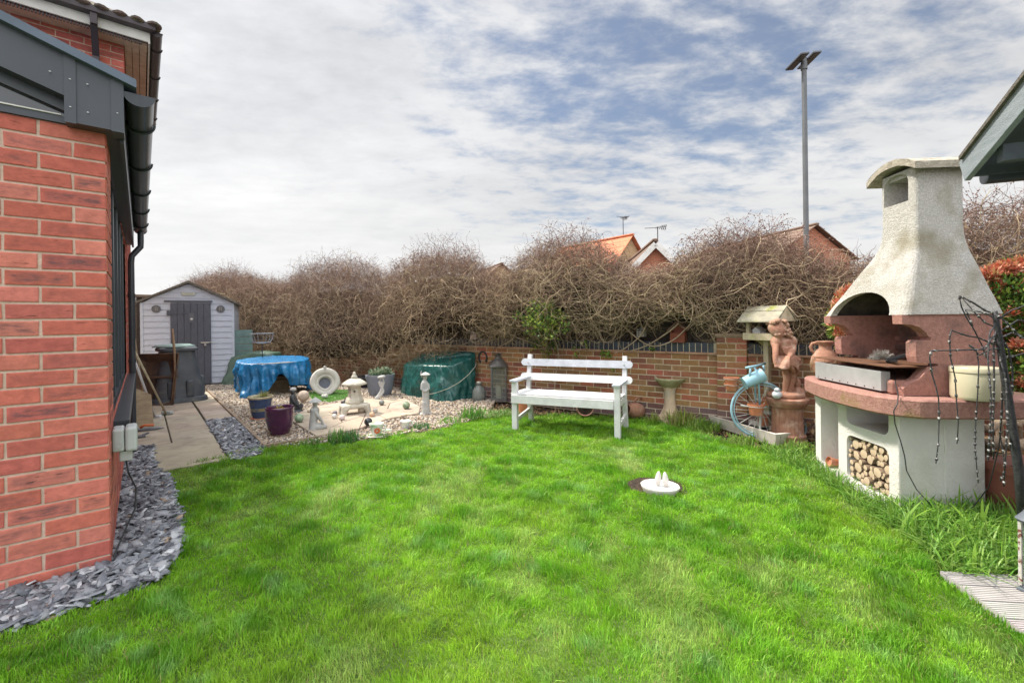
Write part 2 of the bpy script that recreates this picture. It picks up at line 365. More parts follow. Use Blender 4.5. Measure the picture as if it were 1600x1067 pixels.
M_fascia = mat('white_fascia', (.74,.73,.70), (.60,.58,.54), 5, .5, .05, 40)
M_soffit = mat('beige_soffit', (.58,.44,.34), (.44,.32,.24), 8, .6, .1, 40)
M_glass = mat('window_glass', (.03,.04,.05), (.02,.03,.04), 2, .05, 0, spec=.9)
M_screw = mat('screw_cap', (.6,.62,.66), None, 5, .4)
M_tiles = mat('mossy_roof_tile', (.13,.085,.07), (.05,.045,.035), 14, .9, 1.2, 30, c3=(.16,.15,.07), s3=9, t3=(.55,.68))
# ================================================================== ground
def poly_sheet(name, pts, z0, z1, m, **k):
    mb = MB(); mb.prism([(p[0], p[1]) for p in pts], z0, z1); return struct(name, mb, m, **k)
M_soil = mat('soil', (.050,.032,.021), (.022,.015,.010), 6, .95, 1.5, 40, c3=(.09,.06,.04), s3=22)
mb = MB(); mb.add([(-400,-400,-.045),(400,-400,-.045),(400,600,-.045),(-400,600,-.045)], [(0,1,2,3)])
struct('ground', mb, M_soil)
TH = R(39.6); C0 = Vector((-2.267, 2.508, 0)); HM = Matrix.Translation(C0) @ Matrix.Rotation(TH, 4, 'Z')
def HL(x, y, z=0): return HM @ Vector((x, y, z))
def LI(v): return HM.inverted() @ Vector(v)
lawn_px = [(0,989),(52,975),(155,937),(235,914),(262,884),(272,845),(272,800),(262,756),(246,741),(300,727),(353,716),(412,703),(472,694),(540,689),(600,684),(650,673),(700,664),(745,656),(800,652),(880,650),(1000,655),(1060,664),(1100,680),(1150,697),(1205,706),(1250,724),(1275,739),(1330,779),(1400,820),(1440,862),(1478,905)]
lawn = [G(*p) for p in lawn_px]+[Vector((2.14,1.86,0)), Vector((2.1,-1.2,0)), Vector((-3.6,-1.2,0)), Vector((-3.6,.86,0))]
M_lawnsoil = mat('lawn_soil', (.12,.22,.03), (.07,.11,.025), 5, .95, 1.5, 60)
poly_sheet('lawn', lawn, -.04, 0, M_lawnsoil)
# ---- paving, laid square with the house
M_pave = mat('paving_slab', (.58,.47,.35), (.44,.36,.28), 2.2, .85, .5, 50, c3=(.30,.25,.21), s3=5.5, t3=(.55,.72))
M_joint = mat('paving_joint', (.06,.05,.035), (.03,.028,.02), 20, .95, 1, 80)
slabs = []
def slab(mb, x0, x1, y0, y1, z=.0):
    g = .0065; k = vary((1,1,1), .10); mb.col = (*k, 1)
    q = [(x0+g, y0+g), (x1-g, y0+g), (x1-g, y1-g), (x0+g, y1-g)]; t = random.uniform(-.002, .002)
    b = .006; vs = [HL(x, y, -.03) for x, y in q]+[HL(x, y, .016+t+z) for x, y in q]
    q2 = [(x0+g+b, y0+g+b), (x1-g-b, y0+g+b), (x1-g-b, y1-g-b), (x0+g+b, y1-g-b)]; vs += [HL(x, y, .022+t+z) for x, y in q2]
    mb.add(vs, [(i, (i+1) % 4, 4+(i+1) % 4, 4+i) for i in range(4)]+[(4+i, 4+(i+1) % 4, 8+(i+1) % 4, 8+i) for i in range(4)]+[(8, 9, 10, 11)])
M_pave_v = mat('paving_slab_worn', (.45,.38,.295), (.35,.29,.225), 2.0, .85, .5, 50, vcol=True, c3=(.25,.205,.17), s3=4.5, t3=(.52,.72))
pm = MB()
for (a, b, c_, d) in [(.22,.81,1.86,2.43),(.22,.81,2.43,3.03)]: slab(pm, a, b, c_, d)
ys = [3.03,3.62,4.22,4.83,5.42,6.03,6.63,7.25,7.85,8.45,9.05]
for a, b in ((-.6,-.19),(-.19,.40),(.40,.815)):
    for i in range(len(ys)-1):
        if b <= .01 and ys[i] < 4.4: continue
        slab(pm, a if a > -.1 or ys[i] > 4.4 else .01, b, ys[i], ys[i+1])
ys = [4.16,4.6,5.05,5.5,6.0,6.6,7.2,7.8,8.4,9.0]
for i in range(len(ys)-1): slab(pm, .83, 1.165, ys[i], ys[i+1])
struct('path', pm, M_pave_v)
mb = MB(); q = [HL(-.7,3.0), HL(.2,3.0), HL(.2,1.9), HL(.83,1.9), HL(.83,4.1), HL(1.2,4.1), HL(1.2,9.1), HL(-.7,9.1)]
mb.prism([(p.x, p.y) for p in q], -.04, .004); struct('path_bed', mb, M_joint)
# ---- gravel bed, its edging boards, the raised slab patio
W0 = Vector((-9, 14.165, 0)); WD = Vector((1, -.74, 0)).normalized(); WN = Vector((WD.y, -WD.x, 0)); WN = WN if WN.y < 0 else -WN
def WP(s, off=0, z=0): return W0+WD*s+WN*off+Vector((0, 0, z))
def onwall(px, py, off):
    x, y = unroll(px, py); k = x/FL; d = (off+W0.dot(WN))/(k*WN.x+WN.y); p = Vector((k*d, d, H-(y-HY)/FL*d)); return (p-W0).dot(WD), p.z
def xs(px, off=0): return onwall(px, 600, off)[0]
gr = [HL(1.19,2.1), HL(1.19,8.3), HL(1.3,9.3), WP(xs(375),.02), WP(xs(775),.02), G(762,652), G(700,668), G(600,686), G(560,690)]
poly_sheet('gravel_base', gr, -.04, .012, mat('gravel_dust', (.30,.22,.16), (.16,.12,.09), 30, .95, 1, 80))
M_board = mat('weathered_board', (.33,.25,.18), (.20,.15,.11), 7, .85, .5, 50, stretch=(1,1,1))
def edging(name, pts, label, z=.05):
    t = MB()
    for a, b in zip(pts, pts[1:]): t.obox((a[0], a[1], z-.055), (b[0], b[1], z-.055), .032, .11)
    return tag(obj(name, t, M_board), label, 'edging board')
edging('edging_board', [HL(1.175,8.25), HL(1.17,6.3), HL(1.17,4.1), HL(1.17,2.1)], 'long weathered board edging the gravel bed beside the path')
edging('edging_board', [HL(1.155,2.085), HL(1.69,2.085)], 'short board edging the gravel bed in front of the purple pot')
pat = [(1.70,3.19),(1.70,2.12),(2.22,2.12),(2.70,2.40),(3.22,2.46),(3.45,2.85),(3.62,3.70),(3.10,4.28),(2.2,4.05),(1.9,3.7)]
patw = [HL(x, y) for x, y in pat]
poly_sheet('patio_base', patw, -.04, .028, M_joint)
def irregular():
    # split the patio polygon into radiating irregular flags
    mb = MB(); c = Vector((2.75, 3.2)); P2 = [Vector(p) for p in pat]; n = len(P2)
    def cell(poly):
        cx = sum(p.x for p in poly)/len(poly); cy = sum(p.y for p in poly)/len(poly); k = vary((1,1,1), .08); mb.col = (*k, 1)
        def sh(p, e): v = Vector((cx-p.x, cy-p.y)); l = v.length; return Vector((p.x, p.y))+v/l*e
        a = [HL(*sh(p, .008), 0) for p in poly]; b = [HL(*sh(p, .008), .045) for p in poly]; d = [HL(*sh(p, .018), .052) for p in poly]; m = len(poly)
        mb.add(a+b+d, [(i, (i+1) % m, m+(i+1) % m, m+i) for i in range(m)]+[(m+i, m+(i+1) % m, 2*m+(i+1) % m, 2*m+i) for i in range(m)]+[tuple(range(2*m, 3*m))])
    ring = [c+(p-c)*(.46+.1*math.sin(i*2.3)) for i, p in enumerate(P2)]
    for i in range(n):
        j = (i+1) % n; cell([ring[i], P2[i], P2[j], ring[j]])
    for i in range(0, n, 2):
        j = (i+1) % n; k = (i+2) % n; cell([c, ring[i], ring[j], ring[k]])
    return struct('patio', mb, M_pave_v)
irregular()
# ---- loose stones
def ico(sub=1):
    bm = bmesh.new(); bmesh.ops.create_icosphere(bm, subdivisions=sub, radius=1); bm.verts.index_update()
    v = np.array([x.co[:] for x in bm.verts]); f = np.array([[y.index for y in x.verts] for x in bm.faces]); bm.free(); return v, f
def pebble():
    v, f = ico(1); v = v*rng.uniform(.75, 1.15, (len(v), 1)); return v, f
def chip():
    n = 6; a = np.sort(rng.uniform(0, 2*PI, n)); a = np.linspace(0, 2*PI, n, endpoint=False)+rng.uniform(-.35, .35, n); r = rng.uniform(.7, 1.2, n)
    t = np.stack([r*np.cos(a), r*np.sin(a), np.full(n, 1.)], 1)+rng.normal(0, .08, (n, 3))*[1, 1, 2]; b = t*[1.06, 1.06, 0]+[0, 0, -1.]
    v = np.concatenate([t, b, [[0, 0, 1.15]]]); f = []
    for i in range(n): j = (i+1) % n; f += [[i, j, 12], [i, n+i, n+j], [i, n+j, j]]
    return v, np.array(f)
PV = [pebble() for _ in range(6)]; CV = [chip() for _ in range(9)]
M_stone = mat('pebbles', (1,1,1), (.85,.82,.8), 40, .75, .3, 120, vcol=True)
M_slate = mat('slate_chips', (1,1,1), (.72,.74,.78), 25, .5, .8, 70, vcol=True, spec=.55)
def stuff(o): o['kind'] = 'stuff'; return o
def gravel(name, poly, dens, r, z, avoid=None):
    p = polypts(poly, dens)
    if avoid is not None: p = p[~inpoly(p[:, 0], p[:, 1], avoid)]
    n = len(p); s = rng.uniform(r*.6, r*1.35, (n, 1))*rng.uniform([.9, .7, .5], [1.3, 1., .8], (n, 3))
    pal = np.array([(.50,.42,.31),(.38,.29,.21),(.58,.53,.45),(.32,.27,.22),(.44,.39,.34),(.27,.20,.15),(.52,.43,.34),(.22,.21,.20)])
    c = pal[rng.integers(0, 8, n)]*rng.uniform(.8, 1.15, (n, 1))
    return stuff(scatter(name, PV, np.column_stack([p, z+rng.uniform(0, .012, n)]), s, rotmats(n, .5), c, M_stone))
gravel('gravel', gr, 1500, .017, .018, patw)
def slates(name, poly, dens, r, z):
    p = polypts(poly, dens); n = len(p); s = rng.uniform(r*.55, r*1.5, (n, 1))*np.column_stack([rng.uniform(.9, 1.5, n), rng.uniform(.45, .85, n), rng.uniform(.07, .16, n)])
    pal = np.array([(.19,.20,.225),(.28,.29,.315),(.09,.095,.11),(.38,.39,.41),(.16,.17,.19),(.52,.53,.54),(.38,.28,.19),(.27,.285,.31)])
    c = pal[rng.choice(8, n, p=[.2,.2,.17,.14,.13,.06,.02,.08])]*rng.uniform(.8, 1.15, (n, 1))
    return stuff(scatter(name, CV, np.column_stack([p, z+rng.uniform(0, .035, n)]), s, rotmats(n, .33), c, M_slate))
sl1 = [HL(-3.2,-.02), HL(-3.2,-.43), HL(-.35,-.43), HL(-.03,-.40), HL(.17,-.40), HL(.30,-.15), HL(.345,.5), HL(.325,1.5), HL(.26,1.85), HL(.225,1.9), HL(.225,3.02), HL(.0,3.02), HL(.0,-.02)]
sl2 = [HL(.82,4.15), HL(.82,1.75), HL(1.16,1.9), HL(1.16,4.15)]
poly_sheet('slate_base', sl1, -.04, .003, M_joint); poly_sheet('slate_patch_base', sl2, -.04, .003, M_joint)
slates('slate_chippings', sl1, 3300, .030, .006); slates('slate_chippings_by_path', sl2, 2200, .026, .004)
# ---- the lawn
def grass(name, pts, hmin, hmax, wd, cols, lean=.5, mt=None, segs=3, kind='stuff', curl=1.):
    n = len(pts); h = rng.uniform(hmin, hmax, n); a = rng.uniform(0, 2*PI, n); dirv = np.stack([np.cos(a), np.sin(a), np.zeros(n)], 1)
    fa = a+PI/2+rng.normal(0, .6, n); sidev = np.stack([np.cos(fa), np.sin(fa), np.zeros(n)], 1)
    ln = np.minimum(np.abs(rng.normal(0, lean, n)), 1.5)*h; w_ = wd*rng.uniform(.7, 1.3, n) if np.isscalar(wd) else wd*rng.uniform(.7, 1.3, n)
    T = np.linspace(0, 1, segs); V = []
    for i, t in enumerate(T):
        z = h*(t-.35*curl*t*t*np.minimum(1, ln/h)); c = pts+dirv*(ln*t**1.7)[:, None]; c = c.copy(); c[:, 2] += z
        if i < segs-1:
            ww = (w_*(1-.55*t**1.5)/2)[:, None]; V += [c-sidev*ww, c+sidev*ww]
        else: V.append(c)
    V = np.stack(V, 1); k = V.shape[1]; f = []
    for i in range(segs-2): f += [[2*i, 2*i+1, 2*i+3], [2*i, 2*i+3, 2*i+2]]
    f.append([k-3, k-2, k-1]); f = np.array(f); F_ = (f[None]+(np.arange(n)*k)[:, None, None]).reshape(-1, 3)
    o = npmesh(name, V.reshape(-1, 3), F_, mt or M_grass, np.repeat(cols, k, 0)); 
    if kind: o['kind'] = kind
    return o
M_grass = mat('grass_blades', (1,1,1), (.88,.9,.8), 5, .5, 0, vcol=True, transl=.42, spec=.3)
def fnoise(x, y, sc, seed):
    r = np.random.default_rng(seed); v = np.zeros_like(x)
    for i in range(14):
        k = r.normal(0, 1, 2)*sc; v += np.sin(x*k[0]+y*k[1]+r.uniform(0, 6.3))
    return v/2.65
bowl_c = G(1031, 765)
def lawn_grass():
    P_ = polypts(lawn, 33000); x, y = P_[:, 0], P_[:, 1]; d = np.hypot(x, y)
    keep = (y > 1.15) & (np.abs(x) < y*1.5+.8); P_ = P_[keep]; x, y, d = x[keep], y[keep], d[keep]
    pr = np.clip(2.2/d, .30, 1)**1.15
    th = fnoise(x, y, 5, 3); bare = (np.hypot(x-bowl_c.x+.02, (y-bowl_c.y-.07)*1.05) < .215)
    pr = pr*np.where(th > 1.3, .75, 1.); keep = (rng.uniform(size=len(x)) < pr) & ~bare; x, y, d, th = x[keep], y[keep], d[keep], th[keep]; n = len(x)
    t2 = fnoise(x, y, 9, 8); t3 = fnoise(x, y, 3.2, 11); t4 = fnoise(x, y, 22, 5); t5 = fnoise(x, y, 40, 31)
    g = np.array([.255,.51,.035])[None]*np.ones((n, 1)); dk = np.array([.15,.38,.025]); pale = np.array([.46,.60,.18]); yel = np.array([.34,.55,.05]); blu = np.array([.30,.54,.18])
    def bl(a, b, f): f = np.clip(f, 0, 1)[:, None]; return a*(1-f)+b*f
    c = bl(g, dk, (t2-.1)*.9); c = bl(c, yel, (-t3-.3)*.35); c = bl(c, pale, (th-.6)*.42-np.clip(t2,-1,1)*.12); c = bl(c, blu, (t4-.8)*.35+.05); c *= (1+.12*t5.clip(-1.5, 1.5))[:, None]
    c = bl(c, np.array([.45,.36,.17]), (rng.uniform(size=n) < .035+.05*(th > .9))*.8)
    c *= rng.uniform(.66, 1.18, (n, 1))
    hh = (.024+.016*np.clip(t2+.4, 0, 1.4)+.008*t4.clip(-1, 1)+.010*t5.clip(-1.2, 1.5)); pts = np.column_stack([x, y, np.zeros(n)])
    hs = .86*hh*rng.uniform(.6, 1.35, n); hs = hs.clip(.012, .09)
    print('lawn blades', n)
    # blade builder wants per-blade heights
    a = rng.uniform(0, 2*PI, n); sw = fnoise(x, y, 6, 21)*1.6; a = a*.6+sw; dirv = np.stack([np.cos(a), np.sin(a)], 1); fa = a+PI/2+rng.normal(0, .7, n); sv = np.stack([np.cos(fa), np.sin(fa)], 1)
    ln = np.abs(rng.normal(.25, .45, n))*hs; w_ = (.0021+.00125*d)*rng.uniform(.7, 1.3, n)*.62
    base = pts; mid = pts.copy(); mid[:, :2] += dirv*(ln*.35)[:, None]; mid[:, 2] = hs*.6; tip = pts.copy(); tip[:, :2] += dirv*ln[:, None]; tip[:, 2] = hs*(1-.25*np.minimum(1, ln/hs))
    s3 = np.column_stack([sv, np.zeros(n)])*(w_/2)[:, None]
    V = np.stack([base-s3, base+s3, mid-s3*.8, mid+s3*.8, tip], 1); f = np.array([[0,1,3],[0,3,2],[2,3,4]])
    F_ = (f[None]+(np.arange(n)*5)[:, None, None]).reshape(-1, 3)
    npmesh('grass', V.reshape(-1, 3), F_, M_grass, np.repeat(c, 5, 0))['kind'] = 'stuff'
lawn_grass()
mb = MB(); mb.lathe([(.24,.0),(.23,.004),(.001,.005)], 40, fn=lambda g, z: 1+.06*math.sin(3*g)+.05*math.sin(7*g+1)); struct('bare_soil', mb, M_soil, loc=(bowl_c.x, bowl_c.y+.05, 0))
# ================================================================== the house
def col_red(z): return vary(random.choice([(.50,.145,.105),(.54,.17,.125),(.47,.13,.095),(.56,.19,.145),(.45,.125,.10)]), .06)
def sm_red(): return random.choice([0,0,0,0,.3,.5,.8])
def build_house():
    t = thing('house', 'red brick house with a low extension, grey fascia and black gutters beside the slate strip', 'house', C0, TH)
    ch, bl = .0875, .258
    nc = 28; z1 = nc*ch-.01
    f = MB(); mo = MB(); I = Matrix.Identity(4)
    bricks(f, mo, I, -3.3, 0, -.01, nc, ch, bl, .0125, col_red, sm_red, phase=1, proud=.006)
    # side wall: plane x=0, normal +x. local x of the plane runs backwards along +y
    S = Matrix(((0, -1, 0, 0), (1, 0, 0, 0), (0, 0, 1, 0), (0, 0, 0, 1)))
    S2 = Matrix.Translation((0, 4.42, 0)) @ S     # measured from its far end
    bricks(f, mo, S2, -4.42, 0, -.01, nc, ch, bl, .0125, col_red, sm_red, holes=[(-3.97, -.42, .76, 2.5)], phase=0, proud=.006)
    wl = obj('wall', f, M_brick, t); obj('mortar', mo, M_mortar, wl)
    # window in the side wall: recessed frame with mullions, glass, grey sill
    fr = MB(); y0, y1, za, zb = .45, 4.0, .76, 2.44
    for (a, b, c_, d) in ((y0, y1, za, za+.06), (y0, y1, zb-.06, zb), (y0, y0+.06, za+.06, zb-.06), (y1-.06, y1, za+.06, zb-.06)): fr.box(-.075, -.015, a, b, c_, d)
    for k in range(1, 5):
        yy = y0+(y1-y0)*k/5; fr.box(-.075, -.008, yy-.04, yy+.04, za+.06, zb-.06)
    wf = obj('window', fr, M_anth, t)
    g = MB(); g.box(-.05, -.04, y0+.05, y1-.05, za+.05, zb-.05); obj('pane', g, M_glass, wf)
    rv = MB(); rv.box(-.12, -.076, y0-.02, y1+.02, za-.01, zb+.02); obj('reveal', rv, M_anth, wf)
    sl = MB(); sl.box(-.02, .085, y0-.06, y1+.06, za-.05, za-.004, .004); obj('sill', sl, M_gutter, t)
    # gable of the extension: glazed strip, barge board plates, roof edge
    pit = .34
    def zr(x): return 2.70-pit*(x-.12)
    bb = MB()
    def plate(x0, x1, zlo, yy0, yy1):    # sheared plate following the roof slope on top
        bb.add([(x0,yy0,zlo(x0)),(x1,yy0,zlo(x1)),(x1,yy0,zr(x1)-.02),(x0,yy0,zr(x0)-.02),(x0,yy1,zlo(x0)),(x1,yy1,zlo(x1)),(x1,yy1,zr(x1)-.02),(x0,yy1,zr(x0)-.02)],
               [(0,1,2,3),(5,4,7,6),(4,0,3,7),(1,5,6,2),(3,2,6,7),(4,5,1,0)])
    plate(-3.2, -.148, lambda x: zr(x)-.235, -.10, .0)
    plate(-.148, .035, lambda x: 2.425, -.10, .05); 
    plate(-.150, -.105, lambda x: 2.418, -.108, -.1005); plate(.032, .085, lambda x: 2.418, -.108, .02)
    ba = obj('barge_board', bb, M_anth, t)
    for (x, z) in ((-.20,2.66),(-.127,2.645),(-.127,2.50),(-.06,2.64),(-.06,2.49),(.058,2.52)): sc = MB(); sc.ell((x, -.110, z), (.005,.0035,.0035), 8); obj('screw', sc, M_screw, ba)
    te = MB()
    te.add([(x, y, zr(x)+z) for (x, y, z) in ((-3.2,-.14,-.02),(.14,-.14,-.02),(.14,-.14,.025),(-3.2,-.14,.025),(-3.2,4.6,-.02),(.14,4.6,-.02),(.14,4.6,.025),(-3.2,4.6,.025))], [(0,1,2,3),(5,4,7,6),(4,0,3,7),(1,5,6,2),(3,2,6,7),(4,5,1,0)])
    obj('extension_roof', te, M_anthroof, t)
    gw = MB(); gw.box(-3.2, -.148, -.02, .04, 2.437, 2.475)
    gw.add([(x, y, zr(x)+z) for (x, y, z) in ((-3.2,-.02,-.29),(-.15,-.02,-.29),(-.15,-.02,-.235),(-3.2,-.02,-.235),(-3.2,.03,-.29),(-.15,.03,-.29),(-.15,.03,-.235),(-3.2,.03,-.235))], [(0,1,2,3),(5,4,7,6),(4,0,3,7),(1,5,6,2),(3,2,6,7),(4,5,1,0)])
    gf = obj('gable_window', gw, M_anth, t)
    g = MB(); g.add([(-3.2,.01,2.47),(-.15,.01,2.47),(-.15,.01,2.50),(-3.2,.01,zr(-3.2)-.28)], [(0,1,2,3)]); obj('pane', g, M_glass, gf)
    gs = MB(); gs.box(-3.2,-.17,-.028,-.0205,2.475,2.481); obj('glazing_bead', gs, M_fascia, gf)
    # side soffit, fascia, half-round gutter, downpipe
    so_ = MB(); so_.box(0, .062, .05, 4.42, 2.425, 2.45); obj('soffit', so_, M_anth, t)
    fa = MB(); fa.box(.062, .082, .02, 4.45, 2.40, 2.66); obj('fascia', fa, M_anth, t)
    def gutter(y0_, y1_, cx, zt, r, m, par, nm='gutter', cap=True):
        gm = MB(); n = 14; ring = []
        for (rr, rev) in ((r, 0), (r-.006, 1)):
            pts = [(cx+rr*math.cos(PI+PI*i/n), zt+rr*math.sin(PI+PI*i/n)*.95) for i in range(n+1)]
            ring += pts[::-1] if rev else pts
        k = len(ring); gm.add([(x, y0_, z) for x, z in ring]+[(x, y1_, z) for x, z in ring], [(i, (i+1) % k, k+(i+1) % k, k+i) for i in range(k)])
        for yy in np.arange(y0_+.45, y1_, .9):
            pts = [(cx+(r+.008)*math.cos(PI+PI*i/n), yy, zt+(r+.008)*math.sin(PI+PI*i/n)*.95) for i in range(n+1)]
            gm.tube(pts, .008, 6)
        if cap:
            for yy in (y0_, y1_-.012):
                cp = [(cx+(r+.004)*math.cos(PI+PI*i/n), zt+(r+.004)*math.sin(PI+PI*i/n)*.95) for i in range(n+1)]
                m_ = len(cp); gm.add([(x, yy, z) for x, z in cp]+[(x, yy+.012, z) for x, z in cp], [tuple(range(m_)), tuple(range(2*m_-1, m_-1, -1))]+[(i, (i+1) % m_, m_+(i+1) % m_, m_+i) for i in range(m_)])
        return obj(nm, gm, m, par, smooth=True, ang=40)
    gutter(-.10, 4.5, .152, 2.655, .068, M_gutter, t)
    dp = MB(); dp.tube([(.152,4.33,2.60),(.152,4.33,2.47),(.15,4.33,2.40),(.06,4.31,2.27),(.052,4.30,2.18),(.052,4.30,1.2),(.052,4.30,.03)], .034, 14)
    for z in (1.75, .9): dp.lathe([(.04,z-.025),(.04,z+.025)], 14, c=(.052,4.30,0))
    obj('downpipe', dp, M_gutter, t, smooth=True, ang=50)
    # ---- main house behind, two storeys
    f2 = MB(); m2 = MB(); Y = 4.56
    bricks(f2, m2, Matrix.Translation((0, Y, 0)), -3.4, 0, 2.45, 33, ch, bl, .0125, lambda z: vary(random.choice([(.48,.13,.09),(.52,.15,.11),(.42,.11,.09)]), .1), lambda: random.choice([0,0,.3,.6]), proud=.006)
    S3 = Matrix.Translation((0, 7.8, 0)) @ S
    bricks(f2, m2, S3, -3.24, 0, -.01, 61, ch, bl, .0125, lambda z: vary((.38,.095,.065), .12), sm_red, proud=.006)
    mb_ = MB(); mb_.box(-3.4, -.03, Y+.03, 7.7, 0, 5.25)
    w2 = obj('upper_wall', f2, M_brick, t); obj('mortar', m2, M_mortar, w2); obj('core', mb_, M_mortar, w2)
    fs = MB(); fs.box(-3.6, .255, Y-.30, Y-.275, 5.12, 5.28); obj('front_fascia', fs, M_fascia, t)
    vt = MB(); 
    for i in range(120): x = -3.4+i*.03; vt.box(x, x+.016, Y-.27, Y-.245, 5.085, 5.118)
    vt.box(-3.6, .25, Y-.274, Y-.24, 5.118, 5.124); obj('vent_strip', vt, M_brown, t)
    sf = MB(); sf.box(-3.6, .25, Y-.24, Y-.004, 5.118, 5.135)
    obj('front_soffit', sf, M_soffit, t)
    ss = MB()
    for i in range(3):
        ss.box(.012+i*.078, .012+i*.078+.072, Y-.2, 7.7, 5.10-.004*i, 5.135)
    obj('side_soffit', ss, M_soffit, t)
    sfa = MB(); sfa.box(.2555, .275, Y-.30, 7.7, 5.10, 5.28); obj('side_fascia', sfa, M_fascia, t)
    gutter(Y-.33, 7.7, .345, 5.27, .062, M_brown, t, 'side_gutter')
    fg = MB(); fg.obox((-3.6, Y-.36, 5.28), (.33, Y-.36, 5.28), .12, .075); obj('front_gutter', fg, M_brown, t)
    d2 = MB(); d2.box(-.305,-.235,Y-.40,Y-.33,5.10,5.25,.006); d2.obox((-.27,Y-.36,5.14),(-.27,Y-.055,4.86),.068,.068,(1,0,0)); d2.box(-.304,-.236,Y-.085,Y-.02,2.4,4.88,.006); d2.box(-.314,-.226,Y-.09,Y-.008,4.55,4.58)
    obj('upper_downpipe', d2, M_brown, t)
    rf = MB(); e = 5.30; xa, xb, ya, yb = -7.2, .34, Y-.40, 8.0; rr = 1.6
    cx0, cx1, cy = xa+1.8, xb-1.8, (ya+yb)/2
    nx, ny = 40, 12
    vs = [(xa,ya,e),(xb,ya,e),(xb,yb,e),(xa,yb,e),(cx0,cy,e+rr*.75),(cx1,cy,e+rr*.75)]
    rf.add(vs, [(0,1,5,4),(1,2,5),(2,3,4,5),(3,0,4),(3,2,1,0)])
    for i in range(26):                         # rounded tile ends along the eaves
        x = xb-.02-i*.17; rf.ell((x, ya+.03, e+.02), (.088,.10,.045), 10)
    for i in range(26):
        rf.ell((xb-.03, ya+.1+i*.17*.8, e+.02), (.09,.07,.04), 10)
    obj('main_roof', rf, M_tiles, t, jit=.012, jscale=9)
    return t
build_house()
# outside socket on the side wall, with its lead
sk = thing('outdoor_socket', 'pale grey weatherproof socket box low on the brick side wall', 'socket', HL(.008,.16,.585), TH)
s = MB(); s.box(0,.055,0,.15,.02,.155,.012); obj('back_box', s, mat('socket_grey', (.50,.53,.53), (.44,.47,.47), 4, .4), sk)
s = MB(); s.box(.058,.115,-.004,.154,.016,.16,.014); s.box(.03,.09,.03,.09,-.045,.015,.006); obj('cover', s, bpy.data.materials['socket_grey'], sk)
s = MB(); s.tube([(.06,.05,-.04),(.07,.05,-.12),(.105,.04,-.22),(.10,0,-.33),(.06,-.04,-.42),(.02,-.12,-.5),(-.0,-.2,-.575)], .0045, 8); obj('lead', s, M_black, sk, smooth=True)
s = MB(); s.M = Matrix.Translation((.03,-.001,.06)) @ Matrix.Rotation(PI/2,4,'X'); s.lathe([(.017,0),(.017,.003),(.014,.003),(.014,.001)],20); obj('knockout', s, bpy.data.materials['socket_grey'], sk)
# ================================================================== the garden wall, fence, climber
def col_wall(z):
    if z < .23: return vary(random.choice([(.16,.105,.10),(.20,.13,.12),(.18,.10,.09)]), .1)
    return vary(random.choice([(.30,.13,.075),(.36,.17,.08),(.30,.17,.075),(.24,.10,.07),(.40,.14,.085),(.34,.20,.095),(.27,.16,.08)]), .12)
def wall_seg(name, s0, s1, label, top=12, off=0, coping=True, ends=True):
    t = thing(name, label, 'wall', WP(s0, off), math.atan2(WD.y, WD.x)); L_ = s1-s0
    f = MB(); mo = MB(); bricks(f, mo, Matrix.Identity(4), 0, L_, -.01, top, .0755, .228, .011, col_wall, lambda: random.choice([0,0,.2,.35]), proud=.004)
    wl = obj('brickwork', f, M_brick2, t); obj('mortar', mo, M_mortar2, wl)
    b = MB(); b.box(0, L_, .004, .21, -.02, .0755*top-.012); obj('core', b, M_mortar2, wl)
    if coping:
        zt = .0755*top-.01; c = MB(); 
        for i in range(int(L_/.25)+1):
            a = i*.25; b_ = min(L_, a+.247)
            if b_-a > .02: c.col = (*vary((1,1,1), .1), 1); c.box(a, b_, -.03, .24, zt+.002, zt+.026, .003)
        obj('tile_course', c, mat('creasing_tile', (.50,.31,.20), (.36,.22,.15), 9, .9, .5, 60, vcol=True), t)
        c = MB(); n = int(L_/.075)
        for i in range(n): c.col = (*vary((1,1,1), .2), 1); e = random.uniform(-.002,.002); c.box(i*.075+.005, i*.075+.07, -.004+e, .21, zt+.027, zt+.150+e, .004)
        cp = obj('coping', c, mat('blue_brick', (.050,.060,.082), (.030,.036,.05), 9, .45, .3, 60, vcol=True), t)
        c = MB(); c.box(0, L_, .002, .205, zt+.0265, zt+.143); obj('mortar', c, M_mortar2, cp)
    return t
sp0, sp1 = xs(1122), xs(1168)
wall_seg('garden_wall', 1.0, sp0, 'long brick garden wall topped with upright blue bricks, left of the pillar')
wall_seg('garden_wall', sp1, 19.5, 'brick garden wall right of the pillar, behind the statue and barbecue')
def pillar():
    t = thing('brick_pillar', 'square brick pillar in the garden wall behind the blue bicycle', 'pillar', WP(sp0, .06), math.atan2(WD.y, WD.x)); W_ = sp1-sp0
    f = MB(); mo = MB()
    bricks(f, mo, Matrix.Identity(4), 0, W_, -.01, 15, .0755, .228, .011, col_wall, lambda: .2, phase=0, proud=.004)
    bricks(f, mo, Matrix.Translation((0,W_,0)) @ Matrix.Rotation(-PI/2, 4, 'Z'), 0, W_, -.01, 15, .0755, .228, .011, col_wall, lambda: .2, phase=1, proud=.004)
    bricks(f, mo, Matrix.Translation((W_,0,0)) @ Matrix.Rotation(PI/2, 4, 'Z'), 0, W_, -.01, 15, .0755, .228, .011, col_wall, lambda: .2, phase=1, proud=.004)
    wl = obj('brickwork', f, M_brick2, t); obj('mortar', mo, M_mortar2, wl)
    c = MB(); c.box(.01,W_-.01,.01,W_-.01,-.02,1.11); obj('core', c, M_mortar2, wl)
    c = MB(); c.box(-.02,W_+.02,-.02,W_+.02,1.125,1.165,.006); obj('cap', c, mat('pillar_cap', (.34,.25,.18), None, 9, .9, .5), t)
pillar()
M_fence = mat('dark_fence', (.075,.058,.048), (.038,.030,.026), 8, .9, .5, 40)
